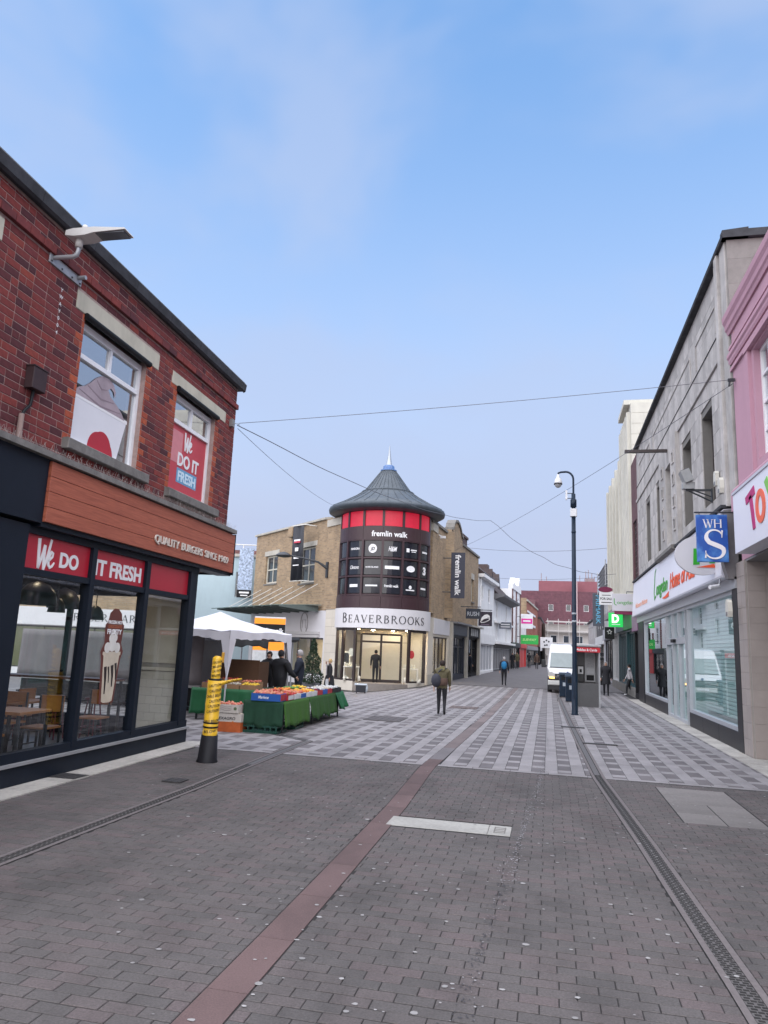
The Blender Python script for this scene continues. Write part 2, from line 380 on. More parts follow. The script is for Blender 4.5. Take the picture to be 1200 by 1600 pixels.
    if ch == 'S':
        p = arc(0.36, 0.745, 0.245, 0.235, 25, 200, 12)+[(0.2, 0.56), (0.38, 0.48), (0.55, 0.40)]+arc(0.35, 0.262, 0.28, 0.245, 20, -165, 12)
        n = len(p)-1; stroke(g, p, [t+(0.15-t)*math.exp(-((i/n-0.5)/0.2)**2) for i in range(n+1)])
        stroke(g, [(0.585, 0.72), (0.60, 0.97)], [0.02, 0.05]); stroke(g, [(0.075, 0.03), (0.085, 0.28)], [0.05, 0.02]); return g, 0.72
    return g, 0.5
def roman(s, height, track=0.12, small=None):
    """a line of Roman capitals; small = height of the letters after the first"""
    out = MB(); x = 0
    for i, ch in enumerate(s):
        k = height if (small is None or i == 0) else small
        g, w = glyph(ch)
        out.join(g, lambda p, x=x, k=k: (x+p[0]*k, p[1]*k, p[2])); x += (w+track)*k
    w = x-track*height
    out.v = [(p[0]-w/2, p[1], p[2]) for p in out.v]
    return out, w
def on_face(mb, x, y, z, k=1.0):
    """lay lettering on a face that looks along +x: text x -> y, text y -> z"""
    return mb_map(mb, lambda p: (x+p[2], y+p[0]*k, z+p[1]*k))
def mb_map(mb, fn):
    o = MB(); o.v = [tuple(fn(p)) for p in mb.v]; o.f = mb.f[:]; o.m = mb.m[:]; o.sm = mb.sm[:]; return o
def on_drum(mb, rad, th0, z):
    """bend lettering round a drum of radius rad"""
    return mb_map(mb, lambda p: ((rad+p[2])*math.cos(th0+p[0]/rad), (rad+p[2])*math.sin(th0+p[0]/rad), z+p[1]))
# ---- walls with openings
def wall(mb, y0, y1, z0, z1, holes, x=0.0, t=0.2, m=0, mr=None):
    """front face at x with real openings and reveals of depth t; holes (ya, yb, za, zb)"""
    if mr is None: mr = m
    ys = sorted(set([y0, y1]+[v for h in holes for v in h[:2] if y0 < v < y1])); zs = sorted(set([z0, z1]+[v for h in holes for v in h[2:4] if z0 < v < z1]))
    for a, b in zip(ys, ys[1:]):
        for c, d in zip(zs, zs[1:]):
            cy, cz = (a+b)/2, (c+d)/2
            if any(h[0] < cy < h[1] and h[2] < cz < h[3] for h in holes): continue
            mb.quad((x, a, c), (x, b, c), (x, b, d), (x, a, d), m)
    for (a, b, c, d) in [h[:4] for h in holes]:
        mb.quad((x, a, c), (x-t, a, c), (x-t, a, d), (x, a, d), mr); mb.quad((x, b, c), (x, b, d), (x-t, b, d), (x-t, b, c), mr)
        mb.quad((x, a, d), (x-t, a, d), (x-t, b, d), (x, b, d), mr); mb.quad((x, a, c), (x, b, c), (x-t, b, c), (x-t, a, c), mr)
def shell(mb, y0, y1, z0, z1, depth, holes=(), x=0.0, t=0.2, m=0, ms=None):
    """a block of building: pierced front plus sides, back and top"""
    if ms is None: ms = m
    wall(mb, y0, y1, z0, z1, list(holes), x, t, m)
    d = x-depth
    mb.quad((x, y0, z0), (x, y0, z1), (d, y0, z1), (d, y0, z0), ms); mb.quad((x, y1, z0), (d, y1, z0), (d, y1, z1), (x, y1, z1), ms)
    mb.quad((d, y0, z0), (d, y0, z1), (d, y1, z1), (d, y1, z0), ms); mb.quad((x, y0, z1), (x, y1, z1), (d, y1, z1), (d, y0, z1), ms)
def window(parent, y0, y1, z0, z1, x, cols=1, rows=1, fm=None, gm=None, fw=0.06, sill=None, rowz=None, name='window', bar=None, sm_=None):
    """window as a part: frame bars, a pane child, a sill child"""
    fm = fm or upvc; gm = gm or darkpane; b = bar or fw*0.7
    f = MB()
    f.box(x-0.05, x+0.02, y0, y0+fw, z0, z1); f.box(x-0.05, x+0.02, y1-fw, y1, z0, z1); f.box(x-0.05, x+0.02, y0+fw, y1-fw, z1-fw, z1); f.box(x-0.05, x+0.02, y0+fw, y1-fw, z0, z0+fw)
    for i in range(1, cols): c = y0+(y1-y0)*i/cols; f.box(x-0.045, x+0.015, c-b/2, c+b/2, z0+fw, z1-fw)
    zz = rowz if rowz else [z0+(z1-z0)*i/rows for i in range(1, rows)]
    for c in zz: f.box(x-0.043, x+0.012, y0+fw, y1-fw, c-b/2, c+b/2)
    w = f.build(name, fm, parent)
    g = MB(); g.sheet(x-0.025, y0+fw*0.5, y1-fw*0.5, z0+fw*0.5, z1-fw*0.5); g.build('pane', gm, w)
    if sill: s_ = MB(); s_.box(x-0.1, x+sill, y0-0.06, y1+0.06, z0-0.1, z0-0.003); s_.build('sill', sm_ or fm, w)
    return w
def lay_pieces(parent, rects, keep, name, m, gap, x_back, proud, jitter, stuff, chamfer=0.004, upto=300):
    """rects (y0, y1, z0, z1, mi) as bricks or blocks: the largest in view as parts, the rest as one stuff part"""
    order = sorted(rects, key=keep)
    ms = m if isinstance(m, (list, tuple)) else [m]
    unit = {}
    rest = MB()
    for i, (a, b, c, d, mi) in enumerate(order):
        pr = proud+random.uniform(-jitter, jitter)
        if i < upto:
            key = (round(b-a, 3), round(d-c, 3), mi)
            if key not in unit:
                q = MB(); q.cbox(x_back, 0.0, -(b-a)/2+gap/2, (b-a)/2-gap/2, -(d-c)/2+gap/2, (d-c)/2-gap/2, chamfer)
                unit[key] = q.data(name, ms[mi])
            o = bpy.data.objects.new(name, unit[key]); COL.objects.link(o); o.parent = parent
            o.location = (pr, (a+b)/2, (c+d)/2)
        else: rest.cbox(x_back+pr, pr, a+gap/2, b-gap/2, c+gap/2, d-gap/2, chamfer, mi)
    if rest.v: tag(rest.build(stuff, ms, parent, fix=False), kind='stuff')
def bond(y0, y1, z0, z1, bw, bh, holes, mi=lambda y, z: 0, head=0.3, off=0.0):
    """rows of bricks with an uneven bond, cut round the openings"""
    out = []; r = 0; z = z0
    while z < z1-0.01:
        zt = min(z+bh, z1); y = y0 - (bw*0.5 if r % 2 else 0.0) - off*random.random()
        while y < y1-0.01:
            w = bw*0.5 if random.random() < head else bw
            segs = [(max(y, y0), min(y+w, y1))]; cz = (z+zt)/2
            for h in holes:
                if h[2] < cz < h[3]:
                    ns = []
                    for (a, b) in segs:
                        if b <= h[0] or a >= h[1]: ns.append((a, b)); continue
                        if a < h[0]: ns.append((a, h[0]))
                        if b > h[1]: ns.append((h[1], b))
                    segs = ns
            for (a, b) in segs:
                if b-a > 0.03: out.append((a, b, z, zt, mi((a+b)/2, cz)))
            y += w
        z = zt; r += 1
    return out

# ================================================================ GROUND AND PAVING
def lerp_pts(pts, y):
    for (a, xa), (b, xb) in zip(pts, pts[1:]):
        if a <= y <= b: return xa+(xb-xa)*(y-a)/(b-a)
    return pts[0][1] if y < pts[0][0] else pts[-1][1]
def make_ground():
    xs = [-600, -200, -80, -40, -25]+[-18+0.75*i for i in range(0, 37)]+[14, 25, 60, 200, 600]
    ys = [-80, -30, -10, 0]+[2+1.0*i for i in range(0, 100)]+[120, 160, 240, 400, 1200]
    v = [(x, y, gz(x, y)-0.02) for y in ys for x in xs]; n = len(xs); f = []
    for j in range(len(ys)-1):
        for i in range(n-1): f.append((j*n+i, j*n+i+1, (j+1)*n+i+1, (j+1)*n+i))
    mb = MB(); mb.add(v, f, 0, True); o = mb.build('ground', asphalt_m, fix=False); tag(o, kind='structure')
make_ground()

STRIP = [(1.5, -1.66), (5, -1.70), (9, -1.77), (12, -1.90), (15, -1.86), (22, -1.76), (42, -1.70)]
DR = [(1.5, 1.18), (4.7, 1.12), (8.1, 0.98), (12.4, 0.76), (16.7, 0.68), (21.6, 0.60), (30, 0.50), (42, 0.40)]
DL = [(1.5, -4.38), (5.5, -4.40), (9.0, -4.42), (12.5, -4.55), (14.2, -4.60)]
Y_END = 12.30
def paver_unit(w, l, c=0.003, h=0.03):
    mb = MB(); a, b = w/2, l/2
    v = [(-a, -b, -h), (a, -b, -h), (a, b, -h), (-a, b, -h), (-a, -b, -c), (a, -b, -c), (a, b, -c), (-a, b, -c), (-a+c, -b+c, 0), (a-c, -b+c, 0), (a-c, b-c, 0), (-a+c, b-c, 0)]
    f = [(8, 9, 10, 11)]
    for i in range(4): j = (i+1) % 4; f += [(i, j, j+4, i+4), (i+4, j+4, j+8, i+8)]
    mb.add(v, f); return mb
def lay_paving():
    base = MB(); base.quad((-6.45, 0.5, -0.005), (4.05, 0.5, -0.005), (4.05, Y_END+0.02, -0.005), (-6.45, Y_END+0.02, -0.005))
    pav = base.build('block_paving', joint_m, fix=False); tag(pav, kind='structure')
    pieces = []; PW, PL_ = 0.2165, 0.1085; y = 1.6; r = 0
    while y < Y_END-0.13:
        cy = y+PL_/2
        cut = [(lerp_pts(STRIP, cy)-0.125, lerp_pts(STRIP, cy)+0.125), (lerp_pts(DR, cy)-0.105, lerp_pts(DR, cy)+0.105), (lerp_pts(DL, cy)-0.11, lerp_pts(DL, cy)+0.11)]
        if 8.05 < cy < 8.50: cut.append((-1.71, -0.385))
        if 9.50 < cy < 11.96: cut.append((1.53, 2.49))
        x = -6.0 - (0.1083 if r % 2 else 0) - random.uniform(0, 0.02)
        xl = -6.0 + 0.05*(y < 9)+0.0; xr = 3.55
        while x < xr:
            segs = [(max(x, xl), min(x+PW, xr))]
            for c in cut:
                ns = []
                for a, b in segs:
                    if b <= c[0] or a >= c[1]: ns.append((a, b)); continue
                    if a < c[0]: ns.append((a, c[0]))
                    if b > c[1]: ns.append((c[1], b))
                segs = ns
            for a, b in segs:
                if b-a > 0.025: pieces.append((a, b, y, y+PL_))
            x += PW
        y += PL_; r += 1
    # the largest in view first
    def key(p):
        x, y = (p[0]+p[1])/2, (p[2]+p[3])/2
        inview = -0.72*y-0.35 < x < 0.24*y+0.15 and y > 3.5
        return (0 if inview else 100)+y+0.0*x - 0.4*((p[1]-p[0]) > 0.2)
    pieces.sort(key=key)
    g = 0.006; gy = 0.0095; full = paver_unit(PW-g, PL_-gy).data('paver', paver_m)
    rest = MB(); n = 0
    for (a, b, c, d) in pieces:
        dz = random.uniform(-0.0012, 0.0012)
        if n < 300 and abs(b-a-PW) < 1e-4:
            o = bpy.data.objects.new('paver', full); COL.objects.link(o); o.parent = pav
            o.location = ((a+b)/2, (c+d)/2, dz); o.rotation_euler = (random.gauss(0, 0.006), random.gauss(0, 0.004), random.gauss(0, 0.006)); n += 1
        else:
            u = paver_unit(b-a-g, d-c-gy); cx, cy = (a+b)/2, (c+d)/2; t1, t2 = random.gauss(0, 0.006), random.gauss(0, 0.004); rz = random.gauss(0, 0.005)
            rest.join(u, lambda p: (cx+p[0]-rz*p[1], cy+p[1]+rz*p[0], p[2]+dz+t1*p[1]-t2*p[0]))
    tag(rest.build('block_pavers', paver_m, pav, fix=False), kind='stuff')
    # pale slabs let into the blocks on the right
    for j in range(4):
        y0 = 9.52+j*0.61
        cols = [(1.54, 2.02), (2.02, 2.48)] if j < 2 else [(1.54, 2.48)]
        for (a, b) in cols:
            u = paver_unit(b-a-0.008, 0.60, 0.006).build('paving_slab', mat('concrete_slab', (0.17, 0.155, 0.15), 0.85, 0.2, 25, island=0.12, stain=0.25), pav); u.location = ((a+b)/2, y0+0.305, -0.002)
    # inscribed pale plaque stone
    a = paver_unit(1.075, 0.42, 0.005).build('plaque_stone', pale_slab, pav); a.location = (-1.163, 8.275, 0.001)
    b = paver_unit(0.235, 0.42, 0.005).build('plaque_stone', pale_slab, pav); b.location = (-0.504, 8.275, 0.001)
    q = MB()
    for k in range(4): q.box(-0.06, 0.06, -0.12+k*0.07, -0.095+k*0.07, 0.0, 0.002)
    for sx in (-0.06, 0.05): q.box(sx, sx+0.012, -0.13, 0.13, 0.0, 0.0025)
    q.build('carved_motif', mat('carved_shadow_grey', (0.16, 0.15, 0.14), 0.9, 0.1), b)
    for k in range(14):
        w = random.uniform(0.03, 0.06); q = MB(); q.box(-w/2, w/2, -0.02, 0.02, 0, 0.001)
    # red granite strip
    st = MB(); y = 1.6
    k = 0
    while y < 41.5:
        L = 0.85 if k % 3 else 0.75
        y2 = min(y+L, 41.5)
        xa, xb = lerp_pts(STRIP, y), lerp_pts(STRIP, y2)
        m = (redslab_m if y < 12.4 else darkset if y < 14.4 else mat('worn_pink_slab', (0.15, 0.118, 0.117), 0.85, 0.25, 60, island=0.2, stain=0.4, world=True))
        q = MB(); hw = 0.118
        q.add([(xa-hw, y+.003, 0.0), (xa+hw, y+.003, 0), (xb+hw, y2-.003, 0), (xb-hw, y2-.003, 0), (xa-hw, y, -0.05), (xa+hw, y, -0.05), (xb+hw, y2, -0.05), (xb-hw, y2, -0.05)], [(0, 1, 2, 3), (0, 4, 5, 1), (1, 5, 6, 2), (2, 6, 7, 3), (3, 7, 4, 0)])
        q.build('strip_slab', m, pav); y = y2; k += 1
    return pav
PAV = lay_paving()

def lay_setts():
    nx, ny = 60, 60
    xs = [-16+20.05*i/nx for i in range(nx+1)]; ys = [Y_END+ (42-Y_END)*j/ny for j in range(ny+1)]
    mb = MB(); v = [(x, y, gz(x, y)-0.005) for y in ys for x in xs]; f = []
    for j in range(ny):
        for i in range(nx): f.append((j*(nx+1)+i, j*(nx+1)+i+1, (j+1)*(nx+1)+i+1, (j+1)*(nx+1)+i))
    mb.add(v, f, 0, True); root = mb.build('sett_paving', joint_m, fix=False); tag(root, kind='structure')
    P = []  # (x0,x1,y0,y1,dark)
    cx = -15.6; k = 0
    while cx < 3.5:
        # continuous light course
        y = Y_END+0.16-random.random()*0.3
        while y < 41.3:
            P.append((cx, cx+0.21, max(y, Y_END+0.16), min(y+0.35, 41.4), 0)); y += 0.35
        # course of dark setts parted by light ones
        y = Y_END+0.16-(0.35 if k % 2 else 0.0)+0.03*math.sin(k*1.7)
        while y < 41.3:
            P.append((cx+0.21, cx+0.42, max(y, Y_END+0.16), min(y+0.47, 41.4), 1)); P.append((cx+0.21, cx+0.42, max(y+0.47, Y_END+0.16), min(y+0.70, 41.4), 0)); y += 0.70
        cx += 0.42; k += 1
    x = -15.6
    while x < 3.5: P.append((x, x+0.6, Y_END, Y_END+0.155, 0)); x += 0.6
    Q = []
    for (a, b, c, d, m) in P:
        if d-c < 0.04: continue
        ym = (c+d)/2; xm = (a+b)/2
        if ym > 36 and xm < -6.2: continue
        s, w = lerp_pts(STRIP, ym), 0.125
        cuts = [(s-w, s+w), (lerp_pts(DR, ym)-0.10, lerp_pts(DR, ym)+0.10)]
        if ym < 14.3: cuts.append((lerp_pts(DL, ym)-0.11, lerp_pts(DL, ym)+0.11))
        segs = [(a, b)]
        for cu in cuts:
            ns = []
            for p, q in segs:
                if q <= cu[0] or p >= cu[1]: ns.append((p, q)); continue
                if p < cu[0]: ns.append((p, cu[0]))
                if q > cu[1]: ns.append((cu[1], q))
            segs = ns
        for p, q in segs:
            if q-p > 0.03: Q.append((p, q, c, d, m))
    def key(p):
        x, y = (p[0]+p[1])/2, (p[2]+p[3])/2
        vis = -0.45*y < x < 0.24*y+0.3 and not (x < -4.9 and 14.0 < y < 21)
        return (0 if vis else 200)+y
    Q.sort(key=key); g = 0.006; unit = {}; rest = MB(); n = 0
    for (a, b, c, d, m) in Q:
        x, y = (a+b)/2, (c+d)/2; dz = random.uniform(-0.002, 0.002)
        if n < 300:
            kk = (round(b-a, 2), round(d-c, 2), m)
            if kk not in unit: unit[kk] = paver_unit(kk[0]-g, kk[1]-0.012, 0.003).data('sett', [lightset, darkset][m])
            o = bpy.data.objects.new('sett', unit[kk]); COL.objects.link(o); o.parent = root; o.location = (x, y, gz(x, y)+dz); n += 1
        else:
            u = paver_unit(b-a-g, d-c-0.012, 0.003); rest.join(u, lambda p: (x+p[0], y+p[1], p[2]+dz+gz(x+p[0], y+p[1])), m)
    tag(rest.build('setts', [lightset, darkset], root, fix=False), kind='stuff')
lay_setts()

def kerbs():
    # pale edging stones along both building fronts
    def run(label, x0f, x1f, y0, y1, step):
        root = thing('edging_stones', label, 'kerb', (0, y0, 0))
        y = y0
        while y < y1-0.05:
            y2 = min(y+step, y1); q = MB()
            a0, a1, b0, b1 = x0f(y), x1f(y), x0f(y2), x1f(y2)
            q.add([(a0, y+.004-y0, 0.012), (a1, y+.004-y0, 0.012), (b1, y2-.004-y0, 0.012), (b0, y2-.004-y0, 0.012), (a0, y-y0, -0.05), (a1, y-y0, -0.05), (b1, y2-y0, -0.05), (b0, y2-y0, -0.05)], [(0, 1, 2, 3), (0, 4, 5, 1), (1, 5, 6, 2), (2, 6, 7, 3), (3, 7, 4, 0)])
            q.build('edging_stone', kerb_m, root); y = y2
        return root
    run('row of pale worn edging stones along the burger restaurant plinth', lambda y: -6.6, lambda y: -5.92-0.03*(y-7), 2.0, 12.9, 0.6)
    run('row of pale edging stones along the grey stone shop front', lambda y: 3.56, lambda y: 4.2, 12.45, 36.0, 0.55)
kerbs()

def drains():
    def channel(label, pts, y0, y1, w, ygr):
        root = thing('drain_channel', label, 'drain', (lerp_pts(pts, y0), y0, 0)); ox = lerp_pts(pts, y0)
        N = 60
        for s in (-1, 1):
            q = MB()
            for i in range(N):
                ya, yb = y0+(y1-y0)*i/N, y0+(y1-y0)*(i+1)/N
                xa, xb = lerp_pts(pts, ya)-ox, lerp_pts(pts, yb)-ox
                i0, i1 = s*w*0.28, s*w*0.5
                za, zb = gz(xa+ox, ya)+0.002, gz(xb+ox, yb)+0.002
                q.quad((xa+i0, ya-y0, za), (xa+i1, ya-y0, za), (xb+i1, yb-y0, zb), (xb+i0, yb-y0, zb))
                q.quad((xa+i0, ya-y0, za), (xb+i0, yb-y0, zb), (xb+i0, yb-y0, zb-0.03), (xa+i0, ya-y0, za-0.03))
            q.build('drain_rail', mat('drain_kerb_stone', (0.13, 0.112, 0.112), 0.8, 0.25, 30), root, fix=False)
        q = MB()
        for i in range(N):
            ya, yb = y0+(y1-y0)*i/N, y0+(y1-y0)*(i+1)/N; xa, xb = lerp_pts(pts, ya)-ox, lerp_pts(pts, yb)-ox; i1 = w*0.26
            za, zb = gz(xa+ox, ya)-0.001, gz(xb+ox, yb)-0.001
            q.quad((xa-i1, ya-y0, za), (xa+i1, ya-y0, za), (xb+i1, yb-y0, zb), (xb-i1, yb-y0, zb))
        pl = q.build('grate_plate', mat('worn_iron', (0.10, 0.092, 0.09), 0.6, 0.25, 20, metal=0.1), root, fix=False)
        q = MB(); y = y0; k = 0
        while y < ygr:
            x = lerp_pts(pts, y)-ox
            for c in ((-0.026, 0.026) if k % 2 else (-0.04, 0.0, 0.04)): q.box(x+c-0.017, x+c+0.017, y-y0, y-y0+0.020, -0.001, 0.0006)
            y += 0.034; k += 1
        tag(q.build('grate_slots', joint_m, pl, fix=False), kind='stuff')
        q = MB()
        for i in range(N):
            ya, yb = max(ygr, y0+(y1-y0)*i/N), y0+(y1-y0)*(i+1)/N
            if yb <= ya: continue
            xa, xb = lerp_pts(pts, ya)-ox, lerp_pts(pts, yb)-ox; za, zb = gz(xa+ox, ya)+0.0006, gz(xb+ox, yb)+0.0006
            for s in (-0.05, 0.05): q.quad((xa+s-0.008, ya-y0, za), (xa+s+0.008, ya-y0, za), (xb+s+0.008, yb-y0, zb), (xb+s-0.008, yb-y0, zb))
        q.build('slot_lines', joint_m, root, fix=False)
    channel('long iron slot drain curving towards the dark blue camera column', DR, 1.7, 41.0, 0.20, 12.6)
    channel('iron slot drain running past the taped bollard to the fruit stall', DL, 1.7, 14.2, 0.20, 11.0)
    # the short leg of the left drain that turns under the stall
    q = MB(); a, b = Vector((-4.60, 14.15)), Vector((-5.6, 14.85)); t = (b-a).normalized(); n = Vector((-t.y, t.x))
    for s0, s1 in ((-0.09, -0.05), (0.05, 0.09), (-0.012, 0.012)):
        q.add([(*(a+n*s0), 0.004), (*(a+n*s1), 0.004), (*(b+n*s1), 0.004), (*(b+n*s0), 0.004)], [(0, 1, 2, 3)])
    tag(q.build('drain_channel', drain_m, fix=False), 'short drain leg turning in under the green fruit stall', 'drain')
    def cover(label, x, y, w, l, m, bars=0):
        r = thing('manhole_cover', label, 'cover', (x, y, gz(x, y)))
        q = MB(); q.box(-w/2, w/2, -l/2, l/2, 0.002, 0.016); q.build('plate', m, r)
        q = MB()
        for i in range(max(3, bars)):
            p = -w/2+w*(i+0.5)/max(3, bars); q.box(p-0.01, p+0.01, -l*0.4, l*0.4, 0.0165, 0.020)
        q.build('ribs', drain_m, r)
    cover('black metal cover set in the pale edging by the restaurant', -6.2, 8.95, 0.42, 0.34, drain_m, 5)
    cover('small dark cover in the red blocks near the taped bollard', -4.83, 9.3, 0.26, 0.26, drain_m)
    cover('long black grating beside the slot drain', 1.08, 16.9, 0.72, 0.16, drain_m, 14)
    cover('small iron gully grating across the slot drain', 0.62, 20.4, 0.6, 0.22, drain_m, 9)
    cover('dark square inspection cover in the setts by the fruit stall', -4.2, 19.5, 0.95, 1.3, mat('dark_cover', (0.085, 0.075, 0.078), 0.8, 0.3, 20), 6)
    cover('brownish inspection cover behind the walking person with satchel', -2.75, 25.0, 0.9, 0.9, mat('brown_cover', (0.12, 0.09, 0.085), 0.8, 0.3, 20), 6)
drains()

def spots():
    q = MB()
    rnd = random.Random(3)
    for i in range(300):
        y = 3.5+(rnd.random()**1.1)*9.5; x = rnd.uniform(-0.6*y, 0.27*y)
        x = max(-5.7, min(3.3, x)); r = rnd.uniform(0.008, 0.019) if rnd.random() < 0.8 else rnd.uniform(0.018, 0.028)
        n = 7; el = rnd.uniform(0.7, 1.0); a0 = rnd.random()*6
        v = [(x+r*rnd.uniform(0.75, 1.15)*math.cos(a0+2*PI*k/n), y+r*el*rnd.uniform(0.75, 1.15)*math.sin(a0+2*PI*k/n), 0.0042) for k in range(n)]
        q.add(v, [tuple(range(n))])
    o = q.build('chewing_gum_spots', gum_m, fix=False); tag(o, 'flattened pale chewing gum spots on the block paving', 'gum', kind='stuff')
    q = MB(); pts = [(4.0, -0.46), (4.6, -0.44), (6.1, -0.37), (8.6, -0.25), (11, -0.14), (13.7, -0.08), (17, -0.02), (20.2, -0.12)]
    q2 = MB(); y = 3.6
    while y < 20:
        w = 0.035+0.02*math.sin(y*2.1)
        for k in range(7 if rnd.random() < 0.8 else 0):
            x = lerp_pts(pts, y)+rnd.gauss(0, w); r = rnd.uniform(0.002, 0.009)*(1.0 if y > 6 else 0.8); n = 6; yy = y+rnd.uniform(-0.05, 0.05)
            v = [(x+r*rnd.uniform(0.5, 1.3)*math.cos(2*PI*j/n), yy+1.5*r*rnd.uniform(0.5, 1.3)*math.sin(2*PI*j/n), gz(x, yy)+0.0046+0.0003*k) for j in range(n)]
            (q if rnd.random() < (0.2 if y < 6.5 else 0.75) else q2).add(v, [tuple(range(n))])
        y += 0.045
    tag(q.build('dried_spill_marks', mat('pale_spill', (0.26, 0.25, 0.26), 0.9, 0.2, 30), fix=False), 'pale dried spill trailing along the block paving', 'spill', kind='stuff')
    tag(q2.build('dark_spill_marks', mat('dark_spill', (0.045, 0.043, 0.05), 0.8, 0.2, 30), fix=False), 'dark stain trailing along the block paving', 'stain', kind='stuff')
spots()

# ================================================================ LEFT: BURGER RESTAURANT
def script_We(k):
    """hand-drawn 'We'"""
    g = MB()
    stroke(g, [(0.02, 0.98), (0.06, 0.5), (0.10, 0.02)], [0.15, 0.14, 0.10], 0.01); stroke(g, [(0.10, 0.02), (0.28, 0.5), (0.36, 0.80)], [0.10, 0.12, 0.11], 0.01)
    stroke(g, [(0.36, 0.80), (0.36, 0.4), (0.40, 0.0)], [0.13, 0.13, 0.10], 0.011); stroke(g, [(0.40, 0.0), (0.58, 0.5), (0.70, 1.02)], [0.10, 0.12, 0.10], 0.01)
    p = [(0.60, 0.30), (0.72, 0.36), (0.84, 0.46), (0.86, 0.58), (0.77, 0.62), (0.68, 0.52), (0.63, 0.36), (0.65, 0.18), (0.75, 0.10), (0.88, 0.16), (0.98, 0.28)]
    stroke(g, p, [0.06, 0.07, 0.08, 0.09, 0.09, 0.11, 0.12, 0.12, 0.10, 0.08, 0.05], 0.012)
    return mb_map(g, lambda p: (p[0]*k*0.9, p[1]*k, p[2]))
def put(mb, name, m, parent, x, y, z): return on_face(mb, x, y, z).build(name, m, parent)
def restaurant():
    root = thing('burger_restaurant', 'red brick corner building with navy restaurant front and wood plank fascia', 'building', (-6.44, 10.5, 0), 1.75)
    YF, YS, YG = 3.35, -8.0, 2.26
    W1, W2, W0 = (-2.10, -0.37, 4.46, 6.30), (0.72, 2.38, 4.42, 6.28), (-6.1, -4.05, 4.46, 6.40)
    L1, L2, L0 = (-2.34, 0.0, 6.30, 6.57), (0.50, 2.84, 6.28, 6.51), (-6.4, -3.84, 6.40, 6.68)
    S1, S2, S0 = (-2.27, -0.10, 4.31, 4.46), (0.60, 2.70, 4.27, 4.42), (-6.3, -3.9, 4.31, 4.46)
    holes = [W1, W2, W0]
    mb = MB(); wall(mb, YS, YF, 4.0, 7.2, holes, -0.007, 0.30)
    mb.quad((-0.016, YF, 3.24), (-9, YF, 3.24), (-9, YF, 7.2), (-0.016, YF, 7.2)); mb.quad((-0.016, YS, 0), (-0.016, YS, 7.2), (-9, YS, 7.2), (-9, YS, 0)); mb.quad((-9, YS, 3.2), (-9, YF, 3.2), (-9, YF, 7.2), (-9, YS, 7.2))
    mb.quad((-0.016, YS, 7.2), (-0.016, YF, 7.2), (-9, YF, 7.2), (-9, YS, 7.2))
    mb.quad((-0.016, YS, 3.23), (-0.016, YF, 3.23), (-9, YF, 3.23), (-9, YS, 3.23))
    bw = mb.build('brick_wall', mortar_m, root)
    def mi(y, z):
        for w in (W1, W2, W0):
            for e in (w[0], w[1]):
                if abs(y-e) < 0.15 and w[2]-0.1 < z < w[3]: return 1
        return 0
    def keep(r):
        y, z = (r[0]+r[1])/2, (r[2]+r[3])/2
        vis = y > -4.3+ (7.0-z)*0.35
        return (0 if vis else 50)+y+ (4 if r[1]-r[0] < 0.1 else 0)
    rects = bond(-6.6, YF, 4.02, 7.16, 0.262, 0.1035, holes+[L1, L2, L0, S1, S2, S0, (-9, 9, 6.73, 6.845)], mi, 0.28, 0.02)
    lay_pieces(bw, rects, keep, 'brick', [redbrick, orangebrick], 0.0115, -0.02, 0.0, 0.002, 'brickwork')
    # projecting band, made of bricks laid on their sides
    y = -6.6; bd = MB()
    while y < YF-0.05: bd.cbox(-0.01, 0.055, y+0.004, min(y+0.262, YF+0.04)-0.004, 6.735, 6.838, 0.005); y += 0.262
    tag(bd.build('brick_band', redbrick, root, fix=False), kind='stuff')
    # coping
    y = -8.0
    while y < YF+0.05:
        q = MB(); y2 = min(y+1.15, YF+0.16)
        q.prism([(-0.35, 7.20), (0.06, 7.20), (0.08, 7.17), (0.12, 7.20), (0.14, 7.34), (0.08, 7.41), (-0.35, 7.43)], 'y', y+0.004, y2-0.004); q.build('coping_stone', darkcoping, root); y = y2
    for (L_, S_) in ((L1, S1), (L2, S2), (L0, S0)):
        q = MB(); q.cbox(-0.15, 0.008, *L_, 0.006); q.build('lintel', creamstone, root)
        q = MB(); q.cbox(-0.15, 0.10, *S_, 0.012); q.build('sill', greystone, root)
    for k, W in enumerate((W1, W2, W0)):
        y0, y1, z0, z1 = W; zm = z0+ (z1-z0)*0.70
        w = MB(); X = -0.13
        for (a, b, c, d, e) in ((y0, y0+.07, z0, z1-.07, 0.04), (y1-.07, y1, z0, z1-.07, 0.04), (y0+.07, y1-.07, z0, z0+.06, 0.06), (y0+.07, y1-.07, z1-.17, z1-.07, 0.04), (y0+.07, y1-.07, zm-.035, zm+.035, 0.05)):
            w.box(X-0.03, X+e, a, b, c, d)
        ym = (y0+y1)/2; w.box(X-0.03, X+0.035, ym-.03, ym+.03, zm+.035, z1-.17)
        fr = w.build('window', upvc, root)
        g = MB(); g.sheet(X, y0+.05, y1-.05, z0+.04, z1-.1); g.build('pane', upper_glass, fr)
        h = MB(); h.tube([(0.03, y0-.03, z1-.035), (0.03, y1+.03, z1-.035)], 0.05, 10); h.build('blind_box', black, fr)
        # room behind the window
        rm = MB(); d = -2.4
        rm.quad((d, y0-.3, z0-.2), (d, y1+.3, z0-.2), (d, y1+.3, z1+.2), (d, y0-.3, z1+.2)); rm.quad((-.32, y0-.3, z0-.2), (-.32, y0-.3, z1+.2), (d, y0-.3, z1+.2), (d, y0-.3, z0-.2)); rm.quad((-.32, y1+.3, z0-.2), (d, y1+.3, z0-.2), (d, y1+.3, z1+.2), (-.32, y1+.3, z1+.2))
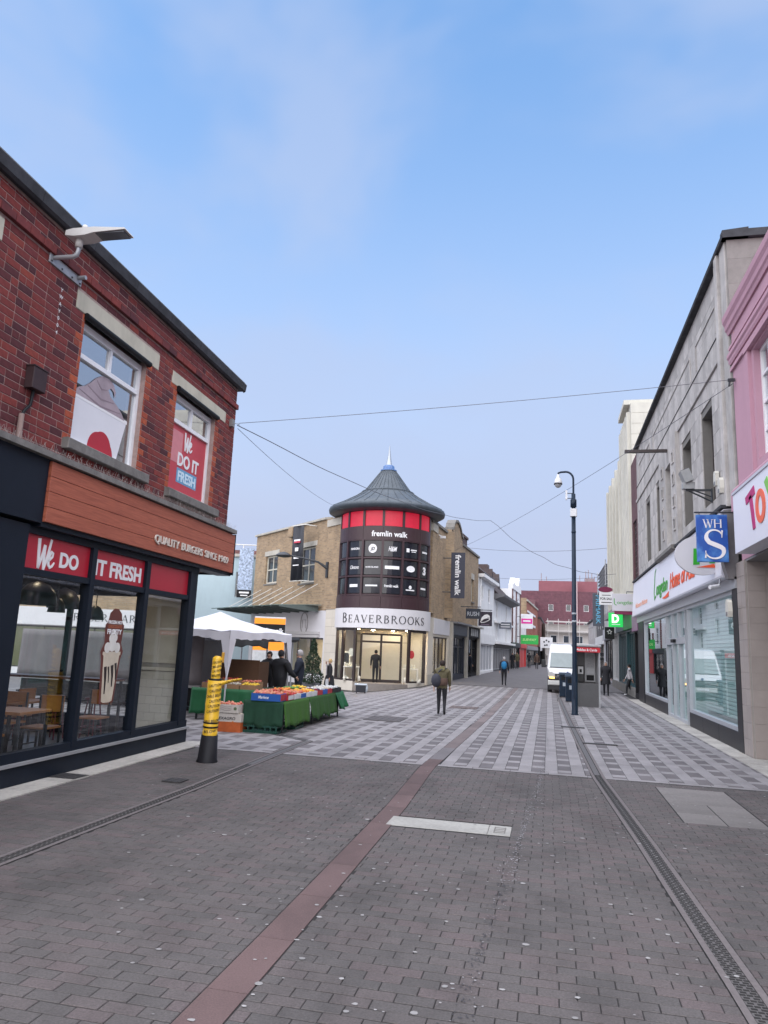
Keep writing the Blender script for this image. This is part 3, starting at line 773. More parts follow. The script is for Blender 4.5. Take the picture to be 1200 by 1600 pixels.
        rm.quad((-.32, y0-.3, z1+.2), (-.32, y1+.3, z1+.2), (d, y1+.3, z1+.2), (d, y0-.3, z1+.2)); rm.quad((-.32, y0-.3, z0-.2), (d, y0-.3, z0-.2), (d, y1+.3, z0-.2), (-.32, y1+.3, z0-.2))
        rm.build('room', mat('dim_room_wall', (0.22, 0.21, 0.20), 0.9, 0.1), root)
    # window pictures: tub with swirl of ice cream (window 1), red sheet (window 2)
    X = -0.122
    tub = MB(); tub.prism([(-1.98, 4.50), (-0.78, 4.50), (-0.60, 5.16), (-0.58, 5.22), (-2.06, 5.22), (-2.06, 5.16)], 'x', X-.004, X); t_ = tub.build('window_picture', mat('white_print', (0.72, 0.72, 0.76), 0.5, 0.05, 2), root)
    r_ = MB(); r_.box(X, X+.003, -2.06, -0.58, 5.16, 5.21); r_.build('tub_rim', letter_white, t_)
    sw = MB(); prof = [(-2.02, 5.20), (-1.90, 5.31), (-1.75, 5.38), (-1.62, 5.48), (-1.52, 5.58), (-1.38, 5.67), (-1.20, 5.70), (-1.06, 5.66), (-0.98, 5.56), (-0.98, 5.46), (-1.03, 5.54), (-1.12, 5.57), (-1.18, 5.52), (-1.10, 5.44), (-0.92, 5.37), (-0.76, 5.29), (-0.66, 5.20)]
    sw.prism(prof, 'x', X+.001, X+.004); sw.build('swirl', mat('mauve_print', (0.36, 0.29, 0.32), 0.6, 0.25, 2.2), t_)
    s2 = MB()
    for a, b in (((-1.88, 5.29), (-0.80, 5.27)), ((-1.70, 5.41), (-0.98, 5.37)), ((-1.50, 5.57), (-1.20, 5.51))): stroke(s2, [a, ((a[0]+b[0])/2, (a[1]+b[1])/2-0.07), b], [0.01, 0.03, 0.01], 0.002)
    mb_map(s2, lambda p: (X+.004+p[2], p[0], p[1])).build('swirl_ridges', mat('dark_mauve_print', (0.24, 0.18, 0.21), 0.6, 0.1), t_)
    fl = MB(); poly = []
    for i in range(26):
        a = PI*i/25; r = 0.32+0.022*abs(math.sin(a*2.5)); poly.append((-1.22-r*math.cos(a), 4.50+1.05*r*math.sin(a)))
    fl.prism(poly, 'x', X+.001, X+.004); fl.build('red_shape', redvinyl, t_)
    zt = 4.42+1.86*0.70-0.035
    sh = MB(); sh.box(X-.004, X, 0.79, 2.31, 4.48, zt); s_ = sh.build('window_picture', mat('red_print', (0.50, 0.05, 0.07), 0.5, 0.08, 2), root)
    q = MB(); q.box(X+.0005, X+.003, 0.80, 1.33, 5.0, zt-0.1); q.build('pale_panel', mat('pink_print', (0.62, 0.22, 0.24), 0.5, 0.1), s_)
    put(script_We(0.36), 'lettering', letter_white, s_, X+.003, 1.40, 5.28)
    put(text_mb('DO IT', 0.24, 0.86, 0.03, 0.006), 'lettering', letter_white, s_, X+.003, 1.62, 4.98)
    q = MB(); q.box(X+.001, X+.003, 1.20, 2.02, 4.66, 4.93); q.build('blue_label', mat('blue_print', (0.13, 0.33, 0.52), 0.5, 0.05), s_)
    put(text_mb('FRESH', 0.19, 0.72, 0.03, 0.006), 'lettering', mat('pale_blue_print', (0.6, 0.75, 0.85), 0.5, 0.0), s_, X+.004, 1.61, 4.70)
    # ledge with pigeon spikes
    q = MB(); q.box(-0.02, 0.20, YS, YF+0.1, 4.05, 4.13); q.build('ledge', greystone, root)
    q = MB(); y = -4.6
    rnd = random.Random(5)
    while y < YF+0.05:
        for dx in (0.03, 0.11, 0.18): 
            a = (dx, y+rnd.uniform(-.02, .02), 4.12); b = (dx+rnd.uniform(-.05, .06), y+rnd.uniform(-.05, .05), 4.12+rnd.uniform(0.08, 0.12)); q.tube([a, b], 0.0018, 3, cap=False)
        y += 0.06
    tag(q.build('pigeon_spikes', mat('dull_spike', (0.42, 0.38, 0.36), 0.6, 0.1), root, fix=False), kind='stuff')
    # fascia
    q = MB(); q.box(-0.2, 0.11, YS, -2.63, 3.22, 4.05); q.build('navy_fascia', navy, root)
    q = MB(); q.box(-0.2, 0.10, -2.62, 3.52, 3.18, 4.045); q.build('fascia_frame', navy, root)
    wood = mat('warm_wood_plank', (0.26, 0.085, 0.042), 0.55, 0.0)
    N, L, P = nodes_of(wood); tc = N.new('ShaderNodeTexCoord'); mp = N.new('ShaderNodeMapping'); mp.inputs['Scale'].default_value = (6, 0.7, 14)
    nz = N.new('ShaderNodeTexNoise'); nz.inputs['Scale'].default_value = 4; nz.inputs['Detail'].default_value = 7; nz.inputs['Distortion'].default_value = 0.6
    cr = N.new('ShaderNodeValToRGB'); cr.color_ramp.elements[0].position = 0.3; cr.color_ramp.elements[0].color = (0.27, 0.066, 0.036, 1); cr.color_ramp.elements[1].position = 0.75; cr.color_ramp.elements[1].color = (0.44, 0.125, 0.068, 1)
    L.new(tc.outputs['Object'], mp.inputs[0]); L.new(mp.outputs[0], nz.inputs['Vector']); L.new(nz.outputs['Fac'], cr.inputs[0]); L.new(cr.outputs[0], P.inputs['Base Color'])
    for k in range(4):
        for (a, b) in ((-2.60, 3.50),):
            q = MB(); q.cbox(0.0, 0.145, a, b, 3.245+k*0.198, 3.245+(k+1)*0.198-0.006, 0.003); q.build('plank', wood, root)
    q = MB(); q.box(-0.8, 0.146, 3.503, 3.55, 3.20, 4.05); q.build('fascia_end_trim', navy, root)
    for s, a, b in (('QUALITY', 0.16, 1.02), ('BURGERS', 1.12, 1.98), ('SINCE', 2.08, 2.62), ('1969', 2.73, 3.19)): put(text_mb(s, 0.135, b-a, 0.008, 0.022), 'raised_lettering', mat('cream_letter', (0.62, 0.56, 0.50), 0.5, 0.0), root, 0.15, (a+b)/2, 3.40)
    # shop front
    fr = MB()
    fr.box(-0.16, 0.02, YS, YG, 0.0, 0.245); fr.box(-0.14, 0.05, -3.45, -2.75, 0.24, 3.18)
    fr.box(-0.12, 0.0, -2.75, YG, 3.09, 3.18); fr.box(-0.12, 0.0, -2.75, 1.90, 2.57, 2.655)
    for a, b in ((-1.275, -1.165), (0.285, 0.41)): fr.box(-0.125, 0.012, a, b, 0.33, 3.09)
    fr.box(-0.14, 0.015, 1.90, 2.02, 0.33, 3.10); fr.box(-0.17, -0.02, 2.02, YG, 0.245, 3.16)
    fr.box(-0.12, 0.004, -2.75, YG, 0.28, 0.40)
    fr.box(-0.14, 0.05, YS, -6.5, 0.24, 3.18); fr.box(-0.14, 0.03, -6.5, -3.45, 2.9, 3.18)
    fr.build('shop_frame', navy, root)
    q = MB(); q.box(-0.14, 0.06, -6.5, YG+0.015, 0.245, 0.28); q.build('window_ledge', mat('grey_ledge', (0.24, 0.24, 0.25), 0.5, 0.1), root)
    for (a, b) in ((-2.75, -1.275), (-1.165, 0.285), (0.41, 1.90), (-6.5, -3.45)):
        q = MB(); q.sheet(-0.065, a, b, 0.40, 2.57 if a > -3 else 2.9); q.build('shop_pane', clear_glass, root)
    for k, (a, b) in enumerate(((-2.75, -1.275), (-1.165, 0.285), (0.41, 1.90))):
        q = MB(); q.box(-0.07, -0.045, a, b, 2.655, 3.09); p = q.build('red_panel', redvinyl, root)
        if k == 0:
            put(script_We(0.40), 'lettering', letter_white, p, -0.044, -2.42, 2.665); put(text_mb('DO', 0.20, 0.42, 0.035, 0.008), 'lettering', letter_white, p, -0.044, -1.74, 2.74)
        if k == 1: put(text_mb('IT FRESH', 0.23, 1.30, 0.03, 0.008), 'lettering', letter_white, p, -0.044, -0.46, 2.73)
    # sticker of a tall cup on the glass
    X = -0.05
    ck = MB(); ck.prism([(-0.62, 0.86), (-0.24, 0.86), (-0.16, 1.5), (-0.10, 1.62), (-0.18, 1.75), (-0.14, 2.02), (-0.20, 2.06), (-0.24, 2.2), (-0.34, 2.27), (-0.46, 2.27), (-0.56, 2.2), (-0.60, 2.06), (-0.66, 2.02), (-0.64, 1.75), (-0.72, 1.62), (-0.68, 1.5)], 'x', X-.003, X)
    st = ck.build('window_sticker', mat('brown_print', (0.12, 0.03, 0.022), 0.5, 0.15, 4), root)
    cu = MB(); cu.prism([(-0.57, 0.89), (-0.51, 0.87), (-0.35, 0.87), (-0.28, 0.89), (-0.20, 1.56), (-0.17, 1.58), (-0.17, 1.62), (-0.66, 1.62), (-0.66, 1.58), (-0.63, 1.56)], 'x', X+.001, X+.002); cu.build('cup', mat('cream_print', (0.55, 0.48, 0.38), 0.5, 0.15, 6), st)
    cr_ = MB()
    for (y, z, r) in ((-0.55, 1.68, 0.08), (-0.42, 1.72, 0.10), (-0.28, 1.68, 0.08), (-0.46, 1.82, 0.07), (-0.36, 1.83, 0.06), (-0.41, 1.92, 0.04)):
        cr_.prism([(y+r*math.cos(2*PI*i/14), z+r*math.sin(2*PI*i/14)) for i in range(14)], 'x', X+.002, X+.0035+r*0.01)
    cr_.build('cream', mat('white_cream_print', (0.66, 0.64, 0.60), 0.5, 0.15, 8), st)
    dr = MB()
    for (y, z0, z1, w) in ((-0.52, 1.0, 1.40, 0.05), (-0.34, 1.10, 1.42, 0.05), (-0.44, 1.16, 1.40, 0.03), (-0.25, 1.2, 1.45, 0.04)): stroke(dr, [(y-0.03, z1), (y, (z0+z1)/2), (y+0.01, z0)], [w*1.5, w, w*0.6], 0.001)
    mb_map(dr, lambda p: (X+.003+p[2], p[0], p[1])).build('chocolate_drips', mat('dark_choc_print', (0.02, 0.01, 0.01), 0.5, 0.0), st)
    for s, z, h, w, m_ in (('FROZEN HOT', 2.04, 0.05, 0.38, letter_white), ('CHOCOLATE', 1.975, 0.05, 0.38, mat('tan_print', (0.4, 0.12, 0.06), 0.5, 0.0)), ('FROSTY', 1.885, 0.075, 0.40, letter_white)):
        put(text_mb(s, h, w, 0.03, 0.002), 'lettering', m_, st, X+.003, -0.40, z)
    # inside: floor, ceiling, walls, tiled pier, counter by the north window
    fl = MB(); fl.quad((-0.16, YS, 0.03), (-9, YS, 0.03), (-9, YG, 0.03), (-0.16, YG, 0.03)); fl.build('floor', mat('restaurant_floor', (0.16, 0.13, 0.12), 0.4, 0.2, 3), root)
    ce = MB(); ce.box(-9, -0.2, YS, YG-0.01, 3.05, 3.12); ce.build('ceiling', mat('dark_ceiling', (0.06, 0.055, 0.055), 0.9, 0.1), root)
    iw = MB(); iw.box(-9.1, -9.0, YS, YG, 0.03, 3.05); iw.box(-9.0, -0.16, YS, YS+0.1, 0.03, 3.05); iw.build('inner_wall', mat('tan_inner_wall', (0.30, 0.22, 0.16), 0.85, 0.15, 2), root)
    tile = mat('white_wall_tile', (0.60, 0.57, 0.52), 0.3, 0.06, 5, island=0.06)
    pi_ = MB(); pi_.box(-1.02, -0.17, YG-0.12, YG-0.006, 0.03, 3.05); pier = pi_.build('tiled_pier', mat('tile_grout', (0.30, 0.28, 0.26), 0.9, 0.1), root)
    z = 0.05; r = 0
    while z < 1.25:
        x = -1.02 - (0.11 if r % 2 else 0)
        while x < -0.17:
            a, b = max(x, -1.02), min(x+0.22, -0.17)
            if b-a > 0.04: q = MB(); q.box(a+.003, b-.003, YG-0.13, YG-0.119, z+.003, z+0.147); q.build('tile', tile, pier)
            x += 0.22
        z += 0.15; r += 1
    q = MB(); q.box(-1.03, -0.165, YG-0.15, YG-0.118, 1.26, 1.32); q.box(-0.95, -0.25, YG-0.135, YG-0.118, 1.40, 2.9); q.build('pier_panel', mat('cream_panel', (0.55, 0.51, 0.44), 0.6, 0.05), root)
    nw = MB()
    for x in (-1.06, -2.6, -4.2, -5.8, -7.4, -8.9): nw.box(x-0.05, x+0.05, YG-0.1, YG-0.02, 0.03, 3.05)
    nw.box(-9, -1.02, YG-0.098, YG-0.022, 0.03, 0.4); nw.box(-9, -1.02, YG-0.096, YG-0.024, 2.62, 3.05); nw.build('north_window_frame', navy, root)
    for x in (-3.0, -6.0):
        for y in (-2.2, -0.6, 1.0):
            q = MB(); q.lathe([(0, 3.035), (0.09, 3.035), (0.095, 3.05)], 12, (x+1.6, y)); q.build('ceiling_downlight', mat('restaurant_downlight', (1, 0.85, 0.65), 0.5, 0, emit=(1.0, 0.80, 0.55), estr=9), root)
    q = MB(); q.quad((-8.9, YG-0.06, 0.4), (-1.06, YG-0.06, 0.4), (-1.06, YG-0.06, 2.62), (-8.9, YG-0.06, 2.62)); q.build('north_pane', glass('plain_glass', (0.93, 0.95, 0.95), 0.3, 0.02), root)
    return root
REST = restaurant()
def rl(x, y, z=0.0):
    """restaurant wall coordinates (out, along, up) to the world"""
    a = R(1.75); return (-6.44+x*math.cos(a)-y*math.sin(a), 10.5+x*math.sin(a)+y*math.cos(a), z)

def restaurant_furniture():
    wood2 = mat('table_wood', (0.36, 0.15, 0.05), 0.45, 0.25, 8)
    dm = darksteel
    def chair(m_seat, lab, grp=None):
        t = thing('dining_chair', lab, 'chair', group=grp)
        q = MB(); q.cbox(-0.2, 0.2, -0.2, 0.2, 0.44, 0.47, 0.005); q.build('seat', m_seat, t)
        q = MB(); q.box(-0.215, -0.19, -0.2, 0.2, 0.66, 0.90); q.build('backrest', m_seat, t)
        for sx in (-1, 1):
            for sy in (-1, 1):
                q = MB(); q.box(sx*0.185-0.013, sx*0.185+0.013, sy*0.185-0.013, sy*0.185+0.013, 0.0, 0.44 if sx > 0 else 0.90); q.build('leg', dm, t)
        q = MB()
        for sy in (-1, 1): q.box(-0.172, 0.172, sy*0.185-0.008, sy*0.185+0.008, 0.2, 0.216)
        q.build('stretcher', dm, t); return t
    c0 = chair(wood2, 'wooden dining chair at the square table inside the restaurant window', 'chairs at the tables behind the restaurant glass')
    spots = [(-0.95, -0.62, 180, 'wooden dining chair on the counter side of the front window table'), (-0.95, -1.85, 0, 'wooden dining chair by the navy pilaster at the front window table'), (-1.75, -0.35, 180, 'wooden dining chair between the two restaurant tables'), (-2.3, 0.55, 90, 'wooden dining chair turned sideways at the inner restaurant table'), (-1.1, 0.95, 180, 'wooden dining chair standing apart behind the cup sticker'), (-2.9, -1.0, 0, 'wooden dining chair deepest inside the restaurant')]
    for i, (x, y, a, lb_) in enumerate(spots):
        o = c0 if i == 0 else copy_tree(c0)
        o.location = rl(x, y, 0.03); o.rotation_euler = (0, 0, R(a+91.75)); o['label'] = lb_
    def table(lab, x, y, w, l, h, m):
        t = thing('dining_table', lab, 'table', rl(x, y, 0.03), 1.75)
        q = MB(); q.cbox(-w/2, w/2, -l/2, l/2, h-0.04, h, 0.006); q.build('table_top', m, t)
        for sx in (-1, 1):
            for sy in (-1, 1): q = MB(); q.box(sx*(w/2-.05)-.02, sx*(w/2-.05)+.02, sy*(l/2-.05)-.02, sy*(l/2-.05)+.02, 0, h-0.04); q.build('leg', dm, t)
    table('square wooden table by the front glass inside the restaurant', -0.95, -1.25, 0.7, 0.7, 0.75, wood2)
    table('wooden table deeper inside the restaurant behind the chairs', -2.0, 0.1, 0.8, 0.7, 0.75, wood2)
    table('long high wooden counter along the restaurant side window', -3.4, 1.85, 4.4, 0.42, 1.05, mat('dark_counter_wood', (0.16, 0.05, 0.03), 0.4, 0.2, 8))
    st0 = thing('bar_stool', 'dark red bar stool at the high counter inside the restaurant', 'stool', group='stools along the high counter')
    q = MB(); q.lathe([(0.0, 0.70), (0.15, 0.70), (0.16, 0.72), (0.15, 0.745), (0, 0.75)], 14); q.build('seat', mat('oxblood_paint', (0.12, 0.012, 0.03), 0.4, 0.1), st0)
    for k in range(4): a = PI/4+k*PI/2; q = MB(); q.tube([(0.10*math.cos(a), 0.10*math.sin(a), 0.70), (0.19*math.cos(a), 0.19*math.sin(a), 0)], 0.013, 6); q.build('leg', mat('oxblood_paint', (0.12, 0.012, 0.03)), st0)
    q = MB(); q.lathe([(0.165, 0.24), (0.18, 0.25), (0.165, 0.26), (0.165, 0.24)], 16); q.build('foot_ring', mat('oxblood_paint', (0.12, 0.012, 0.03)), st0)
    for i, x in enumerate((-1.35, -2.1, -2.9, -3.7, -4.5)):
        o = st0 if i == 0 else copy_tree(st0); o.location = rl(x, 1.35, 0.03)
    lamp_in = mat('lit_lamp_glow', (1, 0.8, 0.2), 0.5, 0, emit=(1.0, 0.68, 0.05), estr=1.6)
    def pendant(lab, x, y, z, r, h, lit):
        t = thing('pendant_lamp', lab, 'lamp', rl(x, y, z), 1.75)
        q = MB(); q.lathe([(0.03, h), (r*0.55, h*0.86), (r*0.85, h*0.55), (r, 0.0), (r*0.97, 0.0), (r*0.8, h*0.5), (0.03, h*0.9)], 20); q.build('lamp_shade', mat('dark_lamp_shade', (0.025, 0.02, 0.028), 0.4, 0.1), t)
        q = MB(); q.tube([(0, 0, h), (0, 0, 3.05-z)], 0.008, 5); q.build('flex', black, t)
        q = MB(); q.lathe([(0.0, 0.02), (r*0.9, 0.02)], 16); q.build('diffuser', lamp_in if lit else mat('unlit_diffuser', (0.2, 0.2, 0.2), 0.6, 0), t)
    pendant('small dark pendant lamp glowing yellow inside the restaurant', -1.45, 0.12, 2.20, 0.14, 0.24, True)
    pendant('large purple-black dome lamp left of the glowing pendant lamp', -1.3, -0.6, 2.28, 0.30, 0.36, False)
    pendant('large purple-black dome lamp between the two shop mullions', -1.9, 0.95, 2.30, 0.28, 0.36, False)
    pendant('small grey cone lamp near the window cup sticker', -1.2, 0.85, 2.12, 0.15, 0.24, False)
restaurant_furniture()

def wall_lamp():
    t = thing('wall_street_lamp', 'pale flat street lamp on a steel bracket high on the red brick wall', 'lamp', rl(0, -2.65, 6.70), 1.75)
    q = MB(); q.cbox(0.0, 0.02, -0.36, 0.34, -0.09, 0.09, 0.004); pl = q.build('wall_plate', steel, t)
    q = MB()
    for y in (-0.32, -0.1, 0.12, 0.30):
        for z in (-0.06, 0.06): q.lathe([(0.0, 0.0), (0.012, 0.0), (0.012, 0.008), (0, 0.008)], 6); 
    q.v = []; q.f = []; q.m = []; q.sm = []
    for y in (-0.32, -0.1, 0.12, 0.30):
        for z in (-0.06, 0.06): q.box(0.02, 0.03, y-.01, y+.01, z-.01, z+.01)
    q.build('bolts', darksteel, pl)
    q = MB(); q.tube([(0.02, -0.28, 0.0), (0.30, -0.28, 0.0), (0.345, -0.28, 0.02), (0.36, -0.28, 0.07), (0.36, -0.28, 0.16)], 0.03, 10); q.build('arm', steel, t)
    q = MB(); q.tube([(0.02, 0.25, 0.0), (0.14, 0.25, 0.0)], 0.03, 10); q.build('stub_arm', steel, t)
    pal = mat('pale_lamp_casing', (0.52, 0.50, 0.48), 0.5, 0.1)
    q = MB(); q.lathe([(0.0, 0.12), (0.048, 0.12), (0.05, 0.25), (0.0, 0.25)], 14, (0.36, -0.28)); q.build('socket', pal, t)
    h = MB(); prof = [(0.22, 0.25), (0.22, 0.32), (0.32, 0.34), (0.62, 0.34), (1.06, 0.295), (1.07, 0.275), (0.62, 0.262), (0.50, 0.235), (0.34, 0.232)]
    h.prism(prof, 'y', -0.39, -0.17); h.build('lamp_head', pal, t)
    g = MB(); g.box(0.64, 1.04, -0.37, -0.19, 0.252, 0.268); g.build('lamp_glass', mat('lamp_lens', (0.08, 0.085, 0.10), 0.2, 0.1), t)
    g = MB(); g.lathe([(0.0, 0.44), (0.028, 0.435), (0.04, 0.41), (0.042, 0.338), (0.0, 0.338)], 12, (0.42, -0.28)); g.build('photocell', pal, t)
    b = thing('junction_box', 'small dark brown electrical box on the red brick wall with pipe', 'box', rl(0, -3.0, 4.84), 1.75)
    q = MB(); q.cbox(0.0, 0.12, -0.14, 0.12, 0, 0.28, 0.006); q.build('box_body', mat('brown_box', (0.035, 0.016, 0.018), 0.6, 0.3, 8), b)
    q = MB(); q.box(0.0, 0.128, -0.15, 0.13, 0.28, 0.295); q.build('box_lid', mat('brown_box', (0.035, 0.016, 0.018)), b)
    q = MB(); q.tube([(0.05, -0.02, 0), (0.05, -0.04, -0.2), (0.06, -0.14, -0.30), (0.06, -0.18, -0.38)], 0.02, 8); q.build('conduit', black, b)
    q = MB(); q.tube([(0.06, -0.18, -0.36), (0.06, -0.18, -0.72)], 0.034, 10); q.build('pipe_end', mat('weathered_pipe', (0.28, 0.2, 0.18), 0.8, 0.3), b)
    # painted code letters on the bricks
    n = thing('wall_code', 'tiny white code letters stencilled down the red brick wall', 'lettering', rl(0.004, -2.68, 6.35), 1.75)
    for i, ch in enumerate('YWAY004'): put(text_mb(ch, 0.055, None, 0.005, 0.002), 'letter', letter_white, n, 0.003, 0.0, -0.10*i)
    c = thing('wall_hook', 'small cable bracket at the corner of the red brick wall', 'bracket', rl(0, 3.1, 6.36), 1.75)
    q = MB(); q.cbox(0, 0.08, -0.06, 0.06, -0.08, 0.08, 0.005); q.build('bracket_body', mat('grey_bracket', (0.2, 0.19, 0.19), 0.5, 0.1), c)
    q = MB(); q.tube([(0.08, 0, 0), (0.12, 0.12, 0.02), (0.10, 0.26, 0.04)], 0.008, 6); q.build('eye', steel, c)
wall_lamp()

# ================================================================ CORNER SHOP WITH ROUND TOWER
yel = ((0.36, 0.25, 0.15), (0.25, 0.175, 0.11))
yellowbrick = brickmat('yellow_stock_brick', yel, (0.30, 0.26, 0.21), 0.30, 0.10)
purple = mat('plum_cladding', (0.040, 0.017, 0.022), 0.4, 0.18, 1.5)
lead = mat('lead_roof', (0.060, 0.074, 0.090), 0.5, 0.25, 2.5, metal=0.2)
tpane = mat('tower_dark_pane', (0.012, 0.014, 0.022), 0.15, 0.1, 1, spec=0.6)
creamtile = mat('cream_stone_tile', (0.56, 0.51, 0.44), 0.6, 0.06, 3, island=0.06)
redlit = mat('backlit_red_panel', (0.42, 0.008, 0.03), 0.4, 0.15, 1.5, emit=(0.75, 0.010, 0.045), estr=0.09)
shopwhite = mat('shop_sign_white', (0.60, 0.58, 0.60), 0.5, 0.04, 1)
stoneband = mat('pale_stone', (0.44, 0.41, 0.36), 0.85, 0.15, 2, stain=0.3)
bronze = mat('dark_bronze_frame', (0.028, 0.018, 0.018), 0.4, 0.15)
TC = (-8.97, 39.7); TROT = -77.0; TR = 2.583; LDIR = -46.0
def tower():
    root = thing('corner_shop_building', 'yellow brick corner shop with round plum tower, red lit band and pointed roof', 'building', (*TC, 0), TROT)
    A0 = [-76.9+24.4*k for k in range(7)]
    def seg(mb, r0, r1, a0, a1, z0, z1, m=0, n=6):
        """curved block between two radii"""
        v = []; 
        for i in range(n+1):
            a = R(a0+(a1-a0)*i/n)
            for r in (r0, r1):
                for z in (z0, z1): v.append((r*math.cos(a), r*math.sin(a), z))
        f = []
        for i in range(n):
            b = i*4; c = b+4; f += [(b, c, c+1, b+1), (b+2, b+3, c+3, c+2), (b, b+2, c+2, c), (b+1, c+1, c+3, b+3)]
        f += [(0, 1, 3, 2), (n*4, n*4+2, n*4+3, n*4+1)]
        mb.add(v, f, m)
    # shop level: sign band, piers, plinth
    q = MB(); seg(q, 2.2, 2.66, -80, 80, 2.83, 3.86, 0, 28); sg = q.build('sign_band', shopwhite, root)
    t, w = roman('BEAVERBROOKS', 0.50, 0.16, 0.40); on_drum(t, 2.665, R(1.0), 3.10).build('sign_lettering', letter_dark, sg)
    # plum cladding with panel joints
    for k in range(6):
        a, b = A0[k], A0[k+1]
        q = MB(); seg(q, 2.3, 2.66, a+0.15, b-0.15, 3.87, 4.50, 0, 5); q.build('base_panel', purple, root)
        q = MB(); seg(q, 2.3, 2.62, a+0.15, b-0.15, 7.50, 8.22, 0, 5); q.build('band_panel', purple, root)
        q = MB(); seg(q, 2.3, TR-0.03, a+1.2, b-1.2, 8.24, 9.06, 0, 5); q.build('red_panel', redlit, root)
        for j, (z0, z1) in enumerate(((6.55, 7.47), (5.58, 6.46), (4.60, 5.49))):
            q = MB(); seg(q, 2.3, TR-0.05, a+1.0, b-1.0, z0+.05, z1-.03, 0, 4); p = q.build('window_pane', tpane, root)
            tower_logo(p, k, j, R((a+b)/2), (z0+z1)/2)
    q = MB(); seg(q, 2.2, TR-0.16, -80, 80, 3.9, 9.1, 0, 28); q.build('tower_core', purple, root)
    q = MB()
    for a in A0: seg(q, 2.3, TR+0.04, a-1.3, a+1.3, 4.5, 7.5, 0, 1); seg(q, 2.3, TR+0.02, a-1.5, a+1.5, 8.22, 9.08, 0, 1)
    for z in (4.52, 5.50, 6.47, 7.44): seg(q, 2.3, TR+0.025, -78, 71, z, z+0.085, 0, 24)
    q.build('mullions', purple, root)
    t = text_mb('fremlin walk', 0.30, 1.95, 0.02, 0.02); on_drum(t, 2.625, R(4), 7.66).build('lettering', letter_white, root)
    # roof
    q = MB(); q.lathe([(2.0, 9.06), (3.05, 9.12), (3.28, 9.24), (3.31, 9.38), (3.26, 9.48), (2.6, 9.80), (1.9, 10.20), (1.44, 10.52)], 64); q.build('eaves', lead, root)
    q = MB(); q.lathe([(1.42, 10.48), (1.0, 11.05), (0.64, 11.54), (0.40, 11.86)], 48); rf = q.build('roof', lead, root)
    q = MB()
    for k in range(32):
        a = 2*PI*k/32; p = [(r*math.cos(a), r*math.sin(a), z+0.012) for r, z in ((1.42, 10.48), (1.0, 11.05), (0.64, 11.54), (0.40, 11.86))]; q.tube(p, 0.018, 4)
        p = [(r*math.cos(a), r*math.sin(a), z+0.012) for r, z in ((3.26, 9.48), (2.6, 9.80), (1.9, 10.20), (1.44, 10.52))]; q.tube(p, 0.018, 4)
    q.build('roof_seams', lead, rf)
    q = MB(); q.lathe([(1.50, 10.48), (1.52, 10.54), (1.44, 10.57)], 48); q.build('roof_step', lead, rf)
    q = MB(); q.lathe([(0.46, 11.83), (0.47, 11.89), (0.34, 11.90), (0.32, 12.12), (0.24, 12.18), (0.2, 12.18)], 16); q.build('lantern', mat('blue_lantern', (0.06, 0.13, 0.30), 0.3, 0.2), root)
    q = MB(); q.lathe([(0.20, 12.18), (0.17, 12.22), (0.085, 12.75), (0.010, 13.4)], 12); q.build('spire', mat('polished_spire', (0.34, 0.36, 0.39), 0.35, 0.05, metal=0.6), root)
    # shop front: glazed bays either side of a set-back door
    q = MB(); seg(q, 0.7, 2.55, -35, 35, -0.45, 0.03, 0, 10); q.build('door_step', mat('step_stone', (0.22, 0.19, 0.17), 0.8, 0.15), root)
    for a, b in ((-76, -34), (34, 66)): q = MB(); seg(q, 2.25, 2.58, a, b, -0.45, 0.10, 0, 8); q.build('plinth', creamtile, root)
    for a, b, ps in ((-76, -34, (-75.5, -55, -34)), (34, 66, (34.5, 65.5))):
        q = MB()
        for p_ in ps: seg(q, 2.42, 2.57, p_-1.4, p_+1.4, 0.1, 2.83, 0, 1)
        seg(q, 2.42, 2.56, a, b, 2.70, 2.82, 0, 8); seg(q, 2.42, 2.56, a, b, 0.1, 0.19, 0, 8); q.build('shop_frame', bronze, root)
    for a, b in ((-76, -34), (34, 66)): q = MB(); q.lathe([(2.48, 0.1), (2.48, 2.75)], 10, a0=R(a), a1=R(b)); q.build('shop_pane', clear_glass, root)
    d = MB(); y0, y1, x = -1.1, 1.05, 0.9
    for y in (y0, -0.03, y1): d.box(x-.05, x+.05, y-.06, y+.06, 0, 2.55)
    d.box(x-.048, x+.048, y0, y1, 2.10, 2.20); d.box(x-.048, x+.048, y0, y1, 2.5, 2.6); d.box(x-.047, x+.047, y0, y1, 0.0, 0.18); d.build('door', bronze, root)
    q = MB(); q.sheet(x, y0, y1, 0.15, 2.55); q.build('door_pane', clear_glass, root)
    for s, a in ((-1, -34), (1, 34.5)):
        ex, ey = 2.45*math.cos(R(a)), 2.45*math.sin(R(a)); q = MB(); q.quad((ex, ey, 0.1), (x, (y0 if s < 0 else y1), 0.1), (x, (y0 if s < 0 else y1), 2.7), (ex, ey, 2.7)); q.build('side_pane', clear_glass, root)
    # lit interior
    warm = mat('shop_interior', (0.62, 0.54, 0.40), 0.7, 0.08, 2)
    q = MB(); q.lathe([(2.4, 2.78), (0.05, 2.78)], 24, a0=R(-80), a1=R(80)); q.box(-2.4, -2.3, -2.4, 2.4, -0.4, 2.8); q.box(-2.4, 0, -2.45, -2.4, -0.4, 2.8); q.box(-2.4, 0, 2.40, 2.45, -0.4, 2.8); q.box(-2.4, 0.1, -2.4, 2.4, 2.78, 2.82); q.build('interior', warm, root)
    q = MB(); q.lathe([(2.5, 0.02), (0.02, 0.02)], 24, a0=R(-80), a1=R(80)); q.box(-2.4, 0.05, -2.4, 2.4, -0.1, 0.021); q.build('shop_floor', mat('shop_floor', (0.35, 0.27, 0.19), 0.4, 0.1), root)
